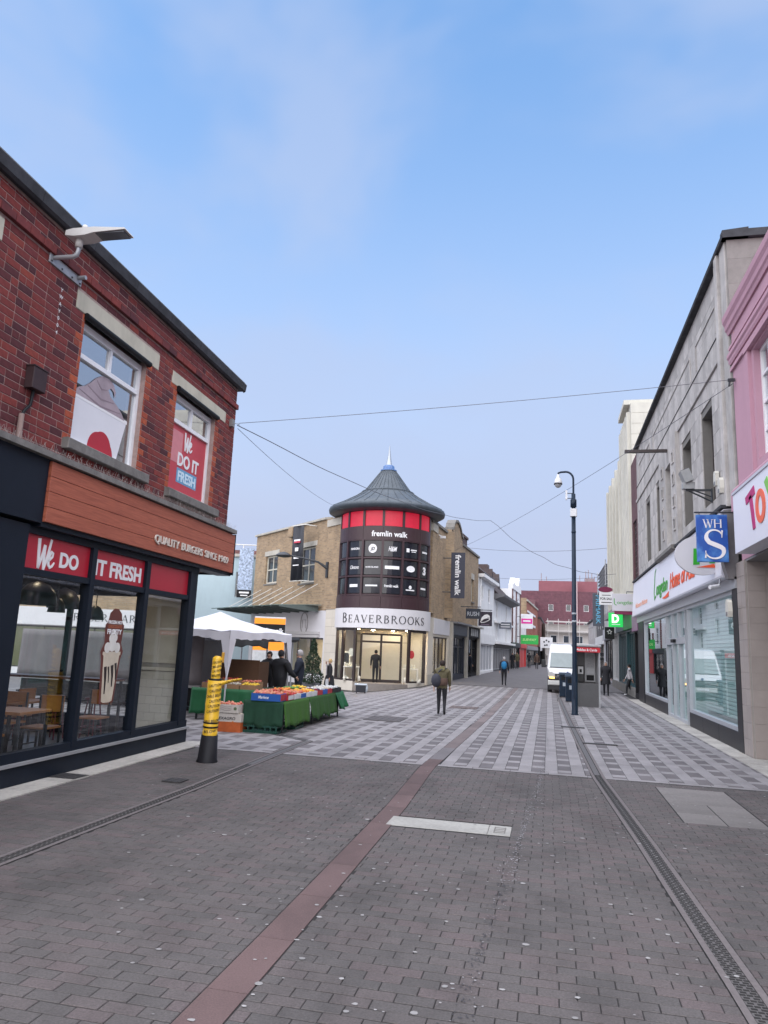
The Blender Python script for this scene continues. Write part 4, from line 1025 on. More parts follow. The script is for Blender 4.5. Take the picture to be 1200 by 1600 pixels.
    bulb = mat('shop_downlight', (1, 0.85, 0.6), 0.5, 0, emit=(1.0, 0.80, 0.52), estr=42)
    for (lx, ly) in ((1.5, -1.75), (0.9, -2.0), (1.6, 1.7), (1.0, 1.9), (0.2, -0.5), (0.2, 0.6), (-0.8, 0.0), (1.7, -1.3), (1.7, 1.3)):
        q = MB(); q.lathe([(0.0, 2.765), (0.085, 2.765), (0.09, 2.779)], 12, (lx, ly)); q.build('downlight', bulb, root)
    dw = mat('display_white', (0.7, 0.66, 0.58), 0.5, 0.05)
    q = MB()
    for s in (-1, 1):
        q.box(1.05, 1.75, s*1.55-.42, s*1.55+.42, 0.78, 0.83)
        for px in (1.1, 1.7):
            for py in (-.38, .38): q.box(px-.02, px+.02, s*1.55+py-.02, s*1.55+py+.02, 0.02, 0.78)
    q.build('display_tables', dw, root)
    q = MB(); rnd = random.Random(11)
    for s in (-1, 1):
        for k in range(12): y = s*1.55+rnd.uniform(-.38, .38); x = rnd.uniform(1.1, 1.7); h = rnd.uniform(.05, .22); q.lathe([(0.0, 0.83), (.05, .83), (.03, .83+h*.6), (.05, .83+h*.8), (0, .83+h)], 8, (x, y))
        for k in range(8): y = s*1.6+rnd.uniform(-.5, .5); x = rnd.uniform(1.2, 1.9); h = rnd.uniform(.1, .3); q.lathe([(0.0, 0.1), (.09, .1), (.05, .1+h*.5), (.08, .1+h*.8), (0, .1+h)], 8, (x, y))
    tag(q.build('jewellery_stands', dw, root, fix=False), kind='stuff')
    for s, c in ((-1, dw), (1, mat('red_display', (0.45, 0.02, 0.03), 0.5, 0.05))):
        q = MB(); q.prism([(s*1.6+0.14*math.cos(2*PI*i/20), 1.55+0.22*math.sin(2*PI*i/20)) for i in range(20)], 'x', 1.5, 1.52); q.build('hanging_disc', c, root)
    q = MB(); q.box(0.95, 1.0, -2.05, -1.65, 0.85, 1.6); q.box(0.96, 1.01, -1.98, -1.72, 0.95, 1.5, 1); q.build('picture_stand', [dw, letter_dark], root)
    return root
def tower_logo(p, k, j, th, z):
    """white shop names and marks on the dark panes"""
    def line(s, h, w, bold=0.02, dy=0, shear=0): on_drum(text_mb(s, h, w, bold, 0.004, shear), TR-0.045, th, z+dy).build('lettering', letter_white, p)
    def bars(ws, h=0.05, dy=0):
        g = MB(); 
        for i, (x, w) in enumerate(ws):
            for j_ in range(8): g.box(x-w/2+w*j_/8, x-w/2+w*(j_+1)/8, dy, dy+h, 0, 0.006)
        on_drum(g, TR-0.045, th, z).build('small_print', letter_white, p)
    def disc(rx, ry, inner=None):
        g = MB(); g.prism([(rx*math.cos(2*PI*i/24), ry*math.sin(2*PI*i/24)) for i in range(24)], 'z', 0, 0.004); o = on_drum(g, TR-0.045, th, z).build('logo_disc', letter_white, p)
        if inner: on_drum(text_mb(inner, min(rx, ry)*0.8, rx*1.1, 0.03, 0.003, 0.25), TR-0.040, th, z-ry*0.4).build('lettering', letter_dark, p)
    T = {(1, 0): lambda: line('PANDORA', 0.12, 0.62, 0.02, -0.05), (2, 0): lambda: disc(0.23, 0.24, 'JD'), (3, 0): lambda: line('H&M', 0.26, 0.46, 0.02, -0.12, 0.3), (4, 0): lambda: (bars([(-0.22, 0.18)], 0.2, -0.1), bars([(0.16, 0.4)], 0.06, 0.0), bars([(0.16, 0.3)], 0.04, -0.08)), (5, 0): lambda: bars([(0, 0.5)], 0.09, -0.04),
         (1, 1): lambda: line('Clintons', 0.2, 0.62, 0.01, -0.09, 0.35), (2, 1): lambda: line('RIVER ISLAND', 0.085, 0.70, 0.02, -0.04), (3, 1): lambda: bars([(0, 0.78)], 0.17, -0.08), (4, 1): lambda: disc(0.27, 0.17), (5, 1): lambda: line('3', 0.40, 0.30, 0.05, -0.2),
         (1, 2): lambda: bars([(0, 0.56)], 0.15, -0.08), (2, 2): lambda: bars([(0, 0.66)], 0.08, -0.04), (3, 2): lambda: line('fremlin walk', 0.15, 0.76, 0.02, -0.06), (4, 2): lambda: (disc(0.09, 0.1), bars([(0, 0.55)], 0.06, -0.18)), (5, 2): lambda: bars([(-0.05, 0.5)], 0.10, -0.05)}
    if (k, j) in T: T[(k, j)]()
TOWER = tower()

def wing_side():
    """the wing along the side street, to the left of the tower (u measured away from the tower)"""
    root = thing('side_street_wing', 'yellow brick wing with cream lintels above glass canopy, left of the round tower', 'building', (-11.49, 39.12, 0))
    # frame: X out (towards the camera side), Y right (towards the tower) -> y = -u
    root.rotation_euler = (0, 0, math.atan2(-math.sin(R(46)), -math.cos(R(46))))
    q = MB(); H = [(-10.0, -8.1, 5.72, 7.60), (-4.9, -2.9, 5.5, 7.7)]
    shell(q, -11.75, 0.3, 3.8, 9.12, 8, H, 0, 0.25); q.build('wall', yellowbrick, root)
    q = MB(); q.box(-0.2, 0.12, -1.25, 0.35, 3.85, 8.6); q.build('brick_pier', yellowbrick, root)
    q = MB(); q.box(-0.3, 0.18, -1.3, 0.4, 8.6, 9.0); q.build('pier_cap', stoneband, root)
    q = MB(); q.prism([(-0.4, 9.12), (0.14, 9.12), (0.14, 9.24), (-0.4, 9.34)], 'y', -11.85, -1.65); q.build('coping', stoneband, root)
    q = MB(); q.box(0, 0.25, -6.3, -5.7, 8.5, 9.12); q.build('parapet_corbel', yellowbrick, root)
    q = MB(); q.box(-0.1, 0.02, -10.2, -7.9, 7.60, 7.92); q.build('lintel', stoneband, root)
    q = MB(); q.box(-0.1, 0.02, -5.1, -2.7, 7.70, 8.0); q.build('lintel', stoneband, root)
    window(root, -10.0, -8.1, 5.72, 7.60, -0.15, 2, 2, mat('cream_sash', (0.5, 0.47, 0.4), 0.5, 0.05), darkpane, 0.12, 0.2, sm_=greystone)
    window(root, -4.9, -2.9, 5.5, 7.7, -0.15, 2, 2, mat('cream_sash', (0.5, 0.47, 0.4)), darkpane, 0.12, 0.2, sm_=greystone)
    # ground floor: pale fascia, cream tile pier, shop window with shutter
    q = MB(); shell(q, -11.75, -1.0, -0.6, 3.8, 7.9, [(-6.2, -1.3, 0.2, 2.25), (-11.2, -7.4, 0.1, 2.3)], 0.03, 0.2); q.build('shop_wall', shopwhite, root)
    q = MB(); q.box(-0.2, 0.10, -1.0, 0.5, -0.6, 3.85); pr = q.build('stone_pier', mat('tile_grout', (0.30, 0.28, 0.26)), root)
    for r in range(9):
        for c in range(2): t = MB(); t.cbox(0.09, 0.125, -0.98+c*0.74, -0.25+c*0.74, -0.4+r*0.47, -0.4+r*0.47+0.46, 0.004); t.build('stone_tile', creamtile, pr)
    q = MB(); q.tube([(0.07, -3.7+0.45*math.cos(2*PI*i/32), 3.1+0.62*math.sin(2*PI*i/32)) for i in range(33)], 0.025, 4); q.tube([(0.07, -3.9, 2.8), (0.07, -3.9, 3.3), (0.07, -3.5, 3.3), (0.07, -3.5, 2.8)], 0.012, 4); q.build('oval_emblem', mat('grey_emblem', (0.33, 0.31, 0.31), 0.5, 0), root)
    window(root, -6.2, -1.3, 0.2, 2.25, -0.05, 3, 1, bronze, clear_glass, 0.08); window(root, -11.2, -7.4, 0.1, 2.3, -0.05, 3, 1, bronze, clear_glass, 0.08)
    q = MB(); q.box(-2.3, -2.2, -11.5, -1.75, -0.4, 2.6); q.build('inner_wall', mat('shop_interior', (0.62, 0.54, 0.40)), root)
    for y in (-5.4, -4.2, -3.0):
        q = MB(); q.lathe([(0, 2.27), (0.1, 2.27), (0.1, 2.29)], 10, (-1.1, y)); q.build('downlight', mat('shop_downlight', (1, 1, 1)), root)
    q = MB(); q.box(0.04, 0.14, -6.3, -1.75, 2.28, 2.40); q.box(0.04, 0.12, -6.3, -1.75, 2.45, 2.6); q.build('shutter_box', mat('shop_trim', (0.5, 0.48, 0.48), 0.5, 0.05), root)
    # glass canopy on tie rods
    cv = mat('green_canopy_glass', (0.10, 0.15, 0.14), 0.25, 0.2, 2)
    c = MB(); c.add([(0.1, -1.6, 4.14), (2.6, -2.6, 4.02), (2.6, -12.6, 4.02), (0.1, -12.0, 4.14), (0.1, -1.6, 4.10), (2.6, -2.6, 3.98), (2.6, -12.6, 3.98), (0.1, -12.0, 4.10)], [(0, 1, 2, 3), (7, 6, 5, 4), (0, 4, 5, 1), (1, 5, 6, 2), (2, 6, 7, 3), (3, 7, 4, 0)])
    cn = c.build('canopy', cv, root)
    for k in range(9):
        y = -2.0-k*1.2; q = MB(); q.prism([(0.1, 4.08), (2.55, 3.97), (2.55, 3.90), (1.2, 3.78), (0.1, 3.72)], 'y', y-.04, y+.04); q.build('canopy_rib', mat('green_grey_steel', (0.10, 0.125, 0.12), 0.5, 0.1), cn)
    for k in range(6):
        y = -2.3-k*1.6; q = MB(); q.tube([(0.05, y, 5.35), (2.2, y-0.2, 4.05)], 0.022, 6); q.build('tie_rod', mat('pale_rod', (0.6, 0.58, 0.55), 0.4, 0), cn)
    return root
WING = wing_side()
def wing_banner():
    M = WING.matrix_basis.copy(); bpy.context.view_layer.update(); M = WING.matrix_world
    rz = math.degrees(WING.rotation_euler.z)
    p = M @ Vector((0.9, -3.5, 5.55)); b = thing('street_banner', 'tall black shop banner on the side wing behind the curved wall lamp', 'banner', p, rz+10)
    q = MB(); v = []; n = 8
    for i in range(n+1):
        y = -0.55+1.1*i/n; v += [(0.05*math.sin(i*1.4), y, 0.0), (0.03*math.sin(i*1.1), y, 3.3)]
    q.add(v, [(2*i, 2*i+2, 2*i+3, 2*i+1) for i in range(n)], 0, True); bo = q.build('cloth', mat('black_banner', (0.012, 0.013, 0.02), 0.6, 0.2, 2), b)
    md = bo.modifiers.new('thick', 'SOLIDIFY'); md.thickness = 0.01
    for (z, w, h, m_) in ((2.25, 0.62, 0.10, mat('red_label', (0.5, 0.05, 0.08), 0.5, 0)), (2.36, 0.62, 0.10, letter_white), (1.75, 0.32, 0.22, letter_white), (1.3, 0.5, 0.12, letter_white), (0.88, 0.56, 0.06, letter_white)):
        q = MB(); q.box(0.062, 0.07, -w/2, w/2, z, z+h); q.build('print', m_, b)
    for z in (-0.02, 3.32): q = MB(); q.tube([(0, -0.6, z), (0, 0.6, z), (-0.8, 0.75, z)], 0.03, 6); q.build('banner_arm', mat('pale_rod', (0.6, 0.58, 0.55)), b)
    p = M @ Vector((0.13, -1.05, 6.2)); l = thing('curved_wall_lamp', 'black curved arm street lamp on the pier beside the round tower', 'lamp', p, rz)
    q = MB(); q.box(0, 0.08, -0.1, 0.1, -0.55, 0.35); q.build('wall_plate', darksteel, l)
    q = MB(); q.tube([(0.05, 0, 0.0), (0.5, -0.25, 0.32), (1.2, -0.7, 0.5), (1.9, -1.1, 0.62)], [0.09, 0.06, 0.05, 0.05], 8); q.build('arm', darksteel, l)
    q = MB(); q.lathe([(0.05, 0.82), (0.25, 0.76), (0.46, 0.62), (0.48, 0.58), (0.30, 0.52), (0, 0.48)], 18, (2.2, -1.28)); q.build('lamp_head', darksteel, l)
    return M
WM = wing_banner()

def house(name, label, loc, rz, w, h, depth, wm, wins=(), cols=1, rows=2, fm=None, roof=None, shop=None, gm=None, cat='building', sill=0.08, group=None, z0=-0.5, t=0.15):
    """street house: pierced front, windows as parts, optional roof and shop front; y runs 0..w"""
    root = thing(name, label, cat, loc, rz, group)
    zs = shop['h'] if shop else z0
    q = MB(); shell(q, 0, w, zs, h, depth, [x[:4] for x in wins], 0, t); q.build('wall', wm, root)
    for x in wins: window(root, *x[:4], -t+0.06, cols, rows, fm or upvc, gm or darkpane, 0.07, sill, sm_=fm or upvc)
    if roof:
        k, m_, rh = roof
        if k == 'pitch':
            q = MB(); q.prism([(0.35, h-0.02), (0.35, h+0.10), (-depth/2, h+rh), (-depth-0.3, h+0.05), (-depth-0.3, h-0.02)], 'y', -0.05, w+0.05); q.build('roof', m_, root)
            q = MB(); q.tube([(0.40, -0.05, h+0.02), (0.40, w+0.05, h+0.02)], 0.06, 6); q.build('gutter', darksteel, root)
        elif k == 'flat': q = MB(); q.box(-depth, 0.12, -0.05, w+0.05, h, h+rh); q.build('parapet', m_, root)
    if shop:
        sh = shop['h']; fh = shop.get('fh', 0.65)
        q = MB(); shell(q, 0, w, z0, sh, depth-0.1, [(0.25, w-0.25, 0.25+shop.get('z', 0), sh-fh-0.05)], 0.0, 0.25); q.build('shop_wall', shop.get('wall', black), root)
        q = MB(); q.box(0.0, 0.12, 0.05, w-0.05, sh-fh, sh-0.02); fs = q.build('shop_fascia', shop['m'], root)
        n = shop.get('n', 3)
        window(root, 0.25, w-0.25, 0.25+shop.get('z', 0), sh-fh-0.05, -0.12, n, 1, shop.get('f', black), shop.get('g', darkpane), 0.07, name='shop_window')
        if shop.get('text'): put(text_mb(shop['text'], fh*0.45, None, 0.02, 0.02), 'lettering', shop.get('tm', letter_white), fs, 0.12, w/2, sh-fh*0.75)
    return root
# light blue building up the side street
lb = mat('pale_blue_render', (0.40, 0.50, 0.54), 0.8, 0.06, 1, stain=0.1)
def side_street():
    r = house('blue_rendered_house', 'pale blue rendered house beyond the side street wing', (-30.5, 46.5, -0.4), -75, 11, 8.3, 8, lb, [(8.8, 9.6, 5.4, 7.2), (5.2, 6.0, 5.0, 6.8), (2.0, 2.8, 5.0, 6.8)], 1, 2, mat('grey_sash', (0.3, 0.32, 0.33), 0.5, 0.05))
    q = MB(); q.box(-8, 0.15, -0.1, 11.1, 8.3, 8.5); q.build('coping', stoneband, r)
    q = MB()
    for y in (1, 3, 5, 7, 9, 10.6): q.tube([(-1.2, y, 8.5), (-1.2, y, 9.35)], 0.04, 6)
    q.tube([(-1.2, 0.5, 9.35), (-1.2, 11, 9.35)], 0.04, 6); q.build('roof_railing', mat('pale_rod', (0.6, 0.58, 0.55)), r)
    q = MB(); q.box(-7.8, -2.5, 0.3, 10.8, 8.5, 9.1); q.build('roof_storey', brickmat('dark_red_brick', ((0.16, 0.05, 0.045), (0.12, 0.04, 0.04)), (0.2, 0.16, 0.15)), r)
    b = thing('street_banner', 'speckled blue and white banner with black foot on the pale blue house', 'banner', (-20.9, 47.9, 4.9), -75)
    spk = mat('speckled_banner', (0.35, 0.42, 0.55), 0.6, 0.9, 7)
    q = MB(); q.box(0, 0.03, -0.5, 0.5, 0.55, 3.5); q.build('cloth', spk, b)
    q = MB(); q.box(0, 0.035, -0.5, 0.5, 0.0, 0.55); q.build('black_foot', black, b); q = MB(); q.box(0.036, 0.04, -0.35, 0.35, 0.3, 0.42); q.box(0.036, 0.04, -0.25, 0.25, 0.12, 0.2); q.build('print', letter_white, b)
    # white jeweller's shop seen through the restaurant
    r = house('white_fascia_shop', 'white fascia shop with dark Roman lettering seen through the restaurant windows', (-33.9, 35.3, -0.3), -77, 12.0, 6.6, 6, yellowbrick, [(1.5, 2.6, 4.7, 6.0), (4.5, 5.6, 4.7, 6.0), (7.5, 8.6, 4.7, 6.0)], 1, 2, shop=dict(h=3.65, fh=1.0, m=shopwhite, wall=shopwhite, f=bronze, g=mat('olive_shop_pane', (0.10, 0.10, 0.05), 0.1, 0.2, 2), n=4))
    t, w = roman('FRASER HART', 0.42, 0.12); mb_map(t, lambda p: (0.125+p[2], 9.5+p[0], 2.95+p[1])).build('sign_lettering', letter_dark, r)
side_street()
# ---- the row along the main street, beyond the tower
LH = 4.0
def lrow(u):
    a = R(LH); x, y = -6.45+u*math.sin(a), 40.3+u*math.cos(a); return (x, y, 0.0)
def left_row():
    # yellow brick wing on the main street with shaped gable
    r = thing('main_street_wing', 'yellow brick wing with shaped gable and banner, right of the round tower', 'building', lrow(0), -LH)
    H = [(7.6, 8.55, 5.5, 7.15), (13.3, 14.2, 5.45, 7.10)]
    q = MB(); shell(q, -0.3, 16.3, 3.65, 9.0, 4.0, H, 0, 0.2); q.build('wall', yellowbrick, r)
    q = MB(); q.prism([(5.6, 9.0), (5.6, 9.5), (5.95, 9.55), (6.1, 9.85), (6.6, 10.15), (7.3, 10.25), (8.0, 10.15), (8.6, 9.85), (8.9, 9.55), (9.4, 9.45), (9.4, 9.0)], 'x', -0.4, 0.0); q.build('shaped_gable', yellowbrick, r)
    q = MB(); pts = [(5.6, 9.5), (5.95, 9.55), (6.1, 9.85), (6.6, 10.15), (7.3, 10.25), (8.0, 10.15), (8.6, 9.85), (8.9, 9.55), (9.4, 9.45)]
    for a, b in zip(pts, pts[1:]): q.prism([a, b, (b[0], b[1]+0.16), (a[0], a[1]+0.16)], 'x', -0.48, 0.10)
    q.build('gable_coping', greystone, r)
    for a, b in ((-0.3, 5.55), (9.45, 16.35)): q = MB(); q.box(-0.45, 0.1, a, b, 9.0, 9.15); q.build('coping', greystone, r)
    q = MB(); q.box(-0.2, 0.14, -0.35, 0.75, 3.85, 8.45); q.build('brick_pier', yellowbrick, r); q = MB(); q.box(-0.3, 0.2, -0.4, 0.8, 8.45, 8.9); q.build('pier_cap', stoneband, r)
    for h in H:
        q = MB(); q.box(-0.1, 0.03, h[0]-0.15, h[1]+0.15, h[3], h[3]+0.42); q.build('lintel', stoneband, r)
        window(r, *h, -0.12, 1, 3, mat('cream_sash', (0.5, 0.47, 0.4)), darkpane, 0.10, 0.22, sm_=greystone)
    # ground floor: cream stone shop, then two dark shops
    q = MB(); shell(q, -0.3, 5.7, -0.5, 3.65, 3.9, [(1.0, 5.0, 0.55, 2.6)], 0.02, 0.2); q.build('stone_shop_wall', creamtile, r)
    q = MB(); q.box(0.02, 0.07, 1.0, 5.4, 2.75, 3.62); q.build('fascia', shopwhite, r)
    q = MB(); q.box(0.0, 0.06, -0.3, 5.7, -0.5, 0.5); q.build('grey_plinth', stoneband, r)
    window(r, 1.0, 5.0, 0.55, 2.6, -0.08, 4, 1, bronze, clear_glass, 0.08, name='shop_window')
    q = MB(); q.box(-1.8, -1.7, 0.4, 5.4, 0.0, 2.7); q.box(-1.7, -0.2, 0.4, 5.4, 0.3, 0.5); q.build('inner_wall', mat('shop_interior', (0.62, 0.54, 0.40)), r)
    for y in (1.8, 3.0, 4.2): q = MB(); q.lathe([(0, 2.6), (0.1, 2.6), (0.1, 2.62)], 10, (-0.9, y)); q.build('downlight', mat('shop_downlight', (1, 1, 1)), r)
    nv = mat('navy_shop', (0.014, 0.02, 0.036), 0.4, 0.1)
    for (a, b, m_, nm) in ((5.8, 10.9, nv, 'navy'), (11.3, 16.2, black, 'black')):
        q = MB(); shell(q, a, b, -0.3, 3.6, 3.8, [(a+0.3, b-0.3, 0.3, 2.75)], 0.02, 0.25); q.build('shop_wall', m_, r)
        q = MB(); q.box(0.0, 0.2, a, b, 2.85, 3.55); q.build('shop_fascia', m_, r); q = MB(); q.box(0.0, 0.5, a-.05, b+.05, 3.55, 3.66); q.build('fascia_hood', stoneband if nm == 'black' else mat('grey_hood', (0.2, 0.2, 0.21), 0.6, 0.1), r)
        window(r, a+0.3, b-0.3, 0.3, 2.75, -0.1, 5, 2, m_, mat('dark_shop_pane', (0.02, 0.024, 0.03), 0.08, 0), 0.09, rowz=[2.1], name='shop_window')
    for y in (5.75, 11.1, 16.25): q = MB(); q.box(0.0, 0.22, y-.14, y+.14, -0.3, 3.6); q.build('stone_pilaster', stoneband, r)
    for k in range(4): q = MB(); q.box(0.22, 0.25, 12.2+k*0.8, 12.7+k*0.8, 2.95, 3.45); q.build('shop_mark', mat('dull_white_mark', (0.4, 0.4, 0.4), 0.5, 0.2), r)
    # vertical banner
    b = thing('vertical_banner', 'navy vertical banner reading fremlin walk on yellow brick wall', 'banner', lrow(3.3), -90-LH+8)
    bb = b.location; b.location = (bb[0]+0.9, bb[1], 4.95)
    q = MB(); q.box(-0.03, 0.03, -0.42, 0.42, 0.0, 2.75); q.build('panel', mat('navy_banner', (0.022, 0.024, 0.045), 0.5, 0.15, 1.5), b)
    t = text_mb('fremlin walk', 0.34, 2.45, 0.02, 0.01); mb_map(t, lambda p: (0.035+p[2], -0.16+p[1], 1.38-p[0])).build('lettering', letter_white, b)
    q = MB()
    for z in (0.35, 2.4): q.tube([(0, -0.42, z), (0, -0.95, z)], 0.03, 6)
    q.build('brackets', darksteel, b)
    # projecting signs
    def proj(lab, u, out, z, w, h, m_, fn, name='projecting_sign'):
        p = lrow(u); s = thing(name, lab, 'sign', (p[0]+out, p[1], z), -90-LH+6)
        q = MB(); q.cbox(-0.06, 0.06, -w/2, w/2, 0, h, 0.01); bd = q.build('board', m_, s); fn(bd)
        q = MB(); q.tube([(0, -w/2-0.35, h+0.12), (0, w/2, h+0.12)], 0.03, 6)
        for y in (-w*0.35, w*0.35): q.tube([(0, y, h+0.12), (0, y, h)], 0.012, 4)
        q.build('bracket', darksteel, s); return s
    proj('navy projecting shop sign reading RUSH under a small lamp bar', 9.3, 0.85, 4.02, 1.0, 0.68, nv, lambda bd: put(text_mb('RUSH', 0.28, 0.8, 0.02, 0.01), 'lettering', mat('grey_lettering', (0.4, 0.42, 0.46), 0.5, 0), bd, 0.062, 0, 0.2))
    def bell(bd):
        g = MB(); g.prism([(-0.34, 0.42), (-0.26, 0.62), (-0.08, 0.80), (0.14, 0.86), (0.30, 0.78), (0.36, 0.62), (0.22, 0.66), (0.0, 0.58), (-0.16, 0.46), (-0.24, 0.34)], 'x', 0.062, 0.07)
        g.tube([(0.066, 0.33*math.cos(a), 0.42+0.13*math.sin(a)+0.33*math.cos(a)*0.35) for a in [2*PI*i/24 for i in range(25)]], 0.035, 5); g.build('bell_mark', letter_white, bd)
        q = MB(); q.box(0.062, 0.068, -0.3, 0.3, 0.08, 0.13); q.build('small_print', mat('dull_mauve', (0.2, 0.15, 0.22), 0.5, 0), bd)
    proj('dark purple square sign with white bell emblem', 14.6, 0.85, 3.75, 1.0, 1.05, mat('dark_purple', (0.018, 0.010, 0.028), 0.4, 0.1), bell)
    c = thing('security_camera', 'small white wall camera near the tower eaves', 'camera', (lrow(1.6)[0]+0.05, lrow(1.6)[1], 8.4), -LH)
    q = MB(); q.cbox(0.1, 0.4, -0.07, 0.07, -0.1, 0.04, 0.01); q.build('camera_body', white, c); q = MB(); q.tube([(0, 0, 0.1), (0.2, 0, 0.02)], 0.03, 6); q.build('arm', white, c)
    # white rendered houses
    wr = mat('white_render', (0.80, 0.79, 0.79), 0.8, 0.07, 1, stain=0.15); tileroof = mat('brown_tile_roof', (0.055, 0.040, 0.040), 0.9, 0.3, 6, bump=0.5, bscale=12)
    r1 = house('white_house', 'tall white rendered house with pale pipe beside the shaped gable wing', lrow(16.6), -LH, 8.4, 7.9, 9, wr, [(1.2, 2.2, 5.9, 7.1), (5.0, 6.0, 5.9, 7.1), (1.2, 2.2, 3.9, 5.2), (5.0, 6.0, 3.9, 5.2)], 2, 2, upvc, ('pitch', tileroof, 3.8), dict(h=3.3, m=wr, wall=wr, f=upvc, g=mat('pale_shutter', (0.45, 0.45, 0.47), 0.5, 0.1), n=5, z=0.1, fh=0.8))
    q = MB(); q.box(0.02, 0.45, -0.1, 8.5, 7.6, 7.86); q.build('eaves_cornice', wr, r1)
    q = MB(); q.tube([(0.12, 0.3, 0), (0.12, 0.3, 7.6)], 0.06, 6); q.build('down_pipe', wr, r1)
    q = MB(); q.box(-3.2, -1.6, 0.9, 3.4, 8.0, 11.2); q.box(-3.3, -1.5, 0.8, 3.5, 11.0, 11.2); q.build('chimney', mat('dark_chimney_brick', (0.085, 0.06, 0.058), 0.9, 0.2, 5), r1)
    wj = mat('cream_white_render', (0.76, 0.75, 0.75), 0.8, 0.06, 1, stain=0.12)
    r2 = house('jettied_white_house', 'old white jettied house with bowed eaves and steep tiled roof', lrow(25.1), -LH, 12.5, 6.9, 9, wj, [(1.3, 2.2, 4.9, 6.4), (8.2, 9.1, 4.9, 6.4), (1.3, 2.2, 2.9, 4.3), (8.2, 9.1, 2.9, 4.3)], 1, 3, upvc, ('pitch', tileroof, 5.0), dict(h=2.75, m=mat('grey_shop', (0.10, 0.095, 0.10), 0.6, 0.2), wall=mat('grey_shop', (0.10, 0.095, 0.10)), f=alu, g=mat('grey_shutter', (0.22, 0.21, 0.215), 0.6, 0.2), n=7, z=0.1, fh=0.45))
    q = MB(); q.prism([(0.0, 6.5), (0.9, 6.75), (0.95, 6.95), (0.0, 7.0)], 'y', -0.2, 12.6); q.build('bowed_eaves', mat('dark_eaves', (0.16, 0.155, 0.16), 0.8, 0.1), r2)
    q = MB(); q.box(0.02, 0.3, 0, 12.5, 4.45, 4.62); q.box(0.02, 0.5, 0, 12.5, 2.6, 2.8); q.build('jetty_band', wj, r2)
    for (y0, y1) in ((2.2, 5.0), (6.6, 9.8)):
        q = MB(); q.prism([(y0, 7.3), ((y0+y1)/2, 9.6), (y1, 7.3)], 'x', -3.5, -0.7); q.build('dormer', tileroof, r2)
    for a, b, c, d in ((6.3, 7.7, 8.6, 10.6), (11, 12.2, 8, 10.2)): q = MB(); q.box(-5, -3.6, a, b, c, d); q.build('chimney', mat('dark_chimney_brick', (0.085, 0.06, 0.058)), r2)
    wg = mat('bright_white_render', (0.78, 0.77, 0.78), 0.7, 0.05, 1)
    r3 = house('gabled_white_house', 'narrow ornate white house with shaped gable and brick strips', lrow(38.2), -LH, 8.0, 8.6, 8, wg, [(1.0, 2.2, 5.9, 7.9), (5.2, 6.6, 5.9, 7.9), (1.0, 2.2, 3.4, 5.2), (5.2, 6.6, 3.4, 5.2)], 2, 3, upvc, None, dict(h=3.0, m=mat('dark_front', (0.03, 0.03, 0.035), 0.5, 0.1), wall=mat('dark_front', (0.03, 0.03, 0.035)), n=4, fh=0.5))
    q = MB(); q.prism([(0, 8.6), (0, 9.1), (1.0, 9.25), (1.6, 9.9), (2.3, 9.25), (4.6, 9.25), (5.3, 9.5), (6.2, 10.3), (7.0, 9.5), (8, 9.2), (8, 8.6)], 'x', -0.4, 0.12); q.build('shaped_gable', wg, r3)
    q = MB()
    for y in (0.1, 3.6, 7.6): q.box(0, 0.10, y, y+0.35, 3.0, 8.6)
    q.build('brick_strips', brickmat('dark_red_brick', ((0.16, 0.05, 0.045), (0.12, 0.04, 0.04)), (0.2, 0.16, 0.15)), r3)
    for a, b, d in ((1.0, 2.4, 11.3), (5.5, 7.5, 11)): q = MB(); q.box(-4, -2.8, a, b, 8.6, d); q.build('chimney', mat('dark_chimney_brick', (0.085, 0.06, 0.058)), r3)
    r4 = house('red_door_shop', 'white shop house with bright red shop front down the street', lrow(46.4), -LH, 7.0, 6.2, 8, wr, [(1.0, 2.0, 3.8, 5.4), (4.4, 5.4, 3.8, 5.4)], 1, 2, upvc, ('pitch', tileroof, 1.8), dict(h=3.0, m=mat('bright_red', (0.55, 0.03, 0.03), 0.5, 0.05), wall=mat('bright_red', (0.55, 0.03, 0.03)), f=mat('bright_red', (0.55, 0.03, 0.03)), n=2, fh=0.5, g=mat('red_shutter', (0.5, 0.05, 0.04), 0.5, 0.1)))
    redb = brickmat('orange_red_brick', ((0.34, 0.085, 0.05), (0.26, 0.07, 0.045)), (0.3, 0.2, 0.16))
    tall = [(1.0+k*2.3, 2.0+k*2.3, 3.3, 5.4) for k in range(6)]+[(1.0+k*2.3, 2.0+k*2.3, 6.5, 7.0) for k in range(6)]
    r5 = house('long_red_brick_block', 'long orange red brick block with white window bands and pale end gable', lrow(54), -LH+1.0, 20, 8.4, 10, redb, tall, 1, 2, upvc, ('flat', stoneband, 0.25), dict(h=2.9, m=mat('grey_front', (0.25, 0.25, 0.26), 0.6, 0.1), wall=mat('grey_front', (0.25, 0.25, 0.26)), n=8, fh=0.5))
    q = MB(); q.box(-9.9, -0.02, -0.12, -0.003, 2.9, 8.8); q.build('end_gable', yellowbrick, r5)
    q = MB(); q.box(0, 0.1, 0.6, 14.5, 5.5, 5.8); q.box(0, 0.1, 0.6, 14.5, 7.05, 7.3); q.build('white_bands', white, r5)
    house('far_brown_brick_block', 'dull red brick block at the far end of the street', lrow(75), -LH+3, 26, 7.2, 10, brickmat('far_brick', ((0.20, 0.075, 0.065), (0.16, 0.06, 0.055)), (0.2, 0.14, 0.13)), [(2+k*3.2, 3.4+k*3.2, 3.8, 5.6) for k in range(7)], 1, 2, upvc, ('flat', darkcoping, 0.3), dict(h=3.0, m=shopwhite, wall=black, n=8, fh=0.6))
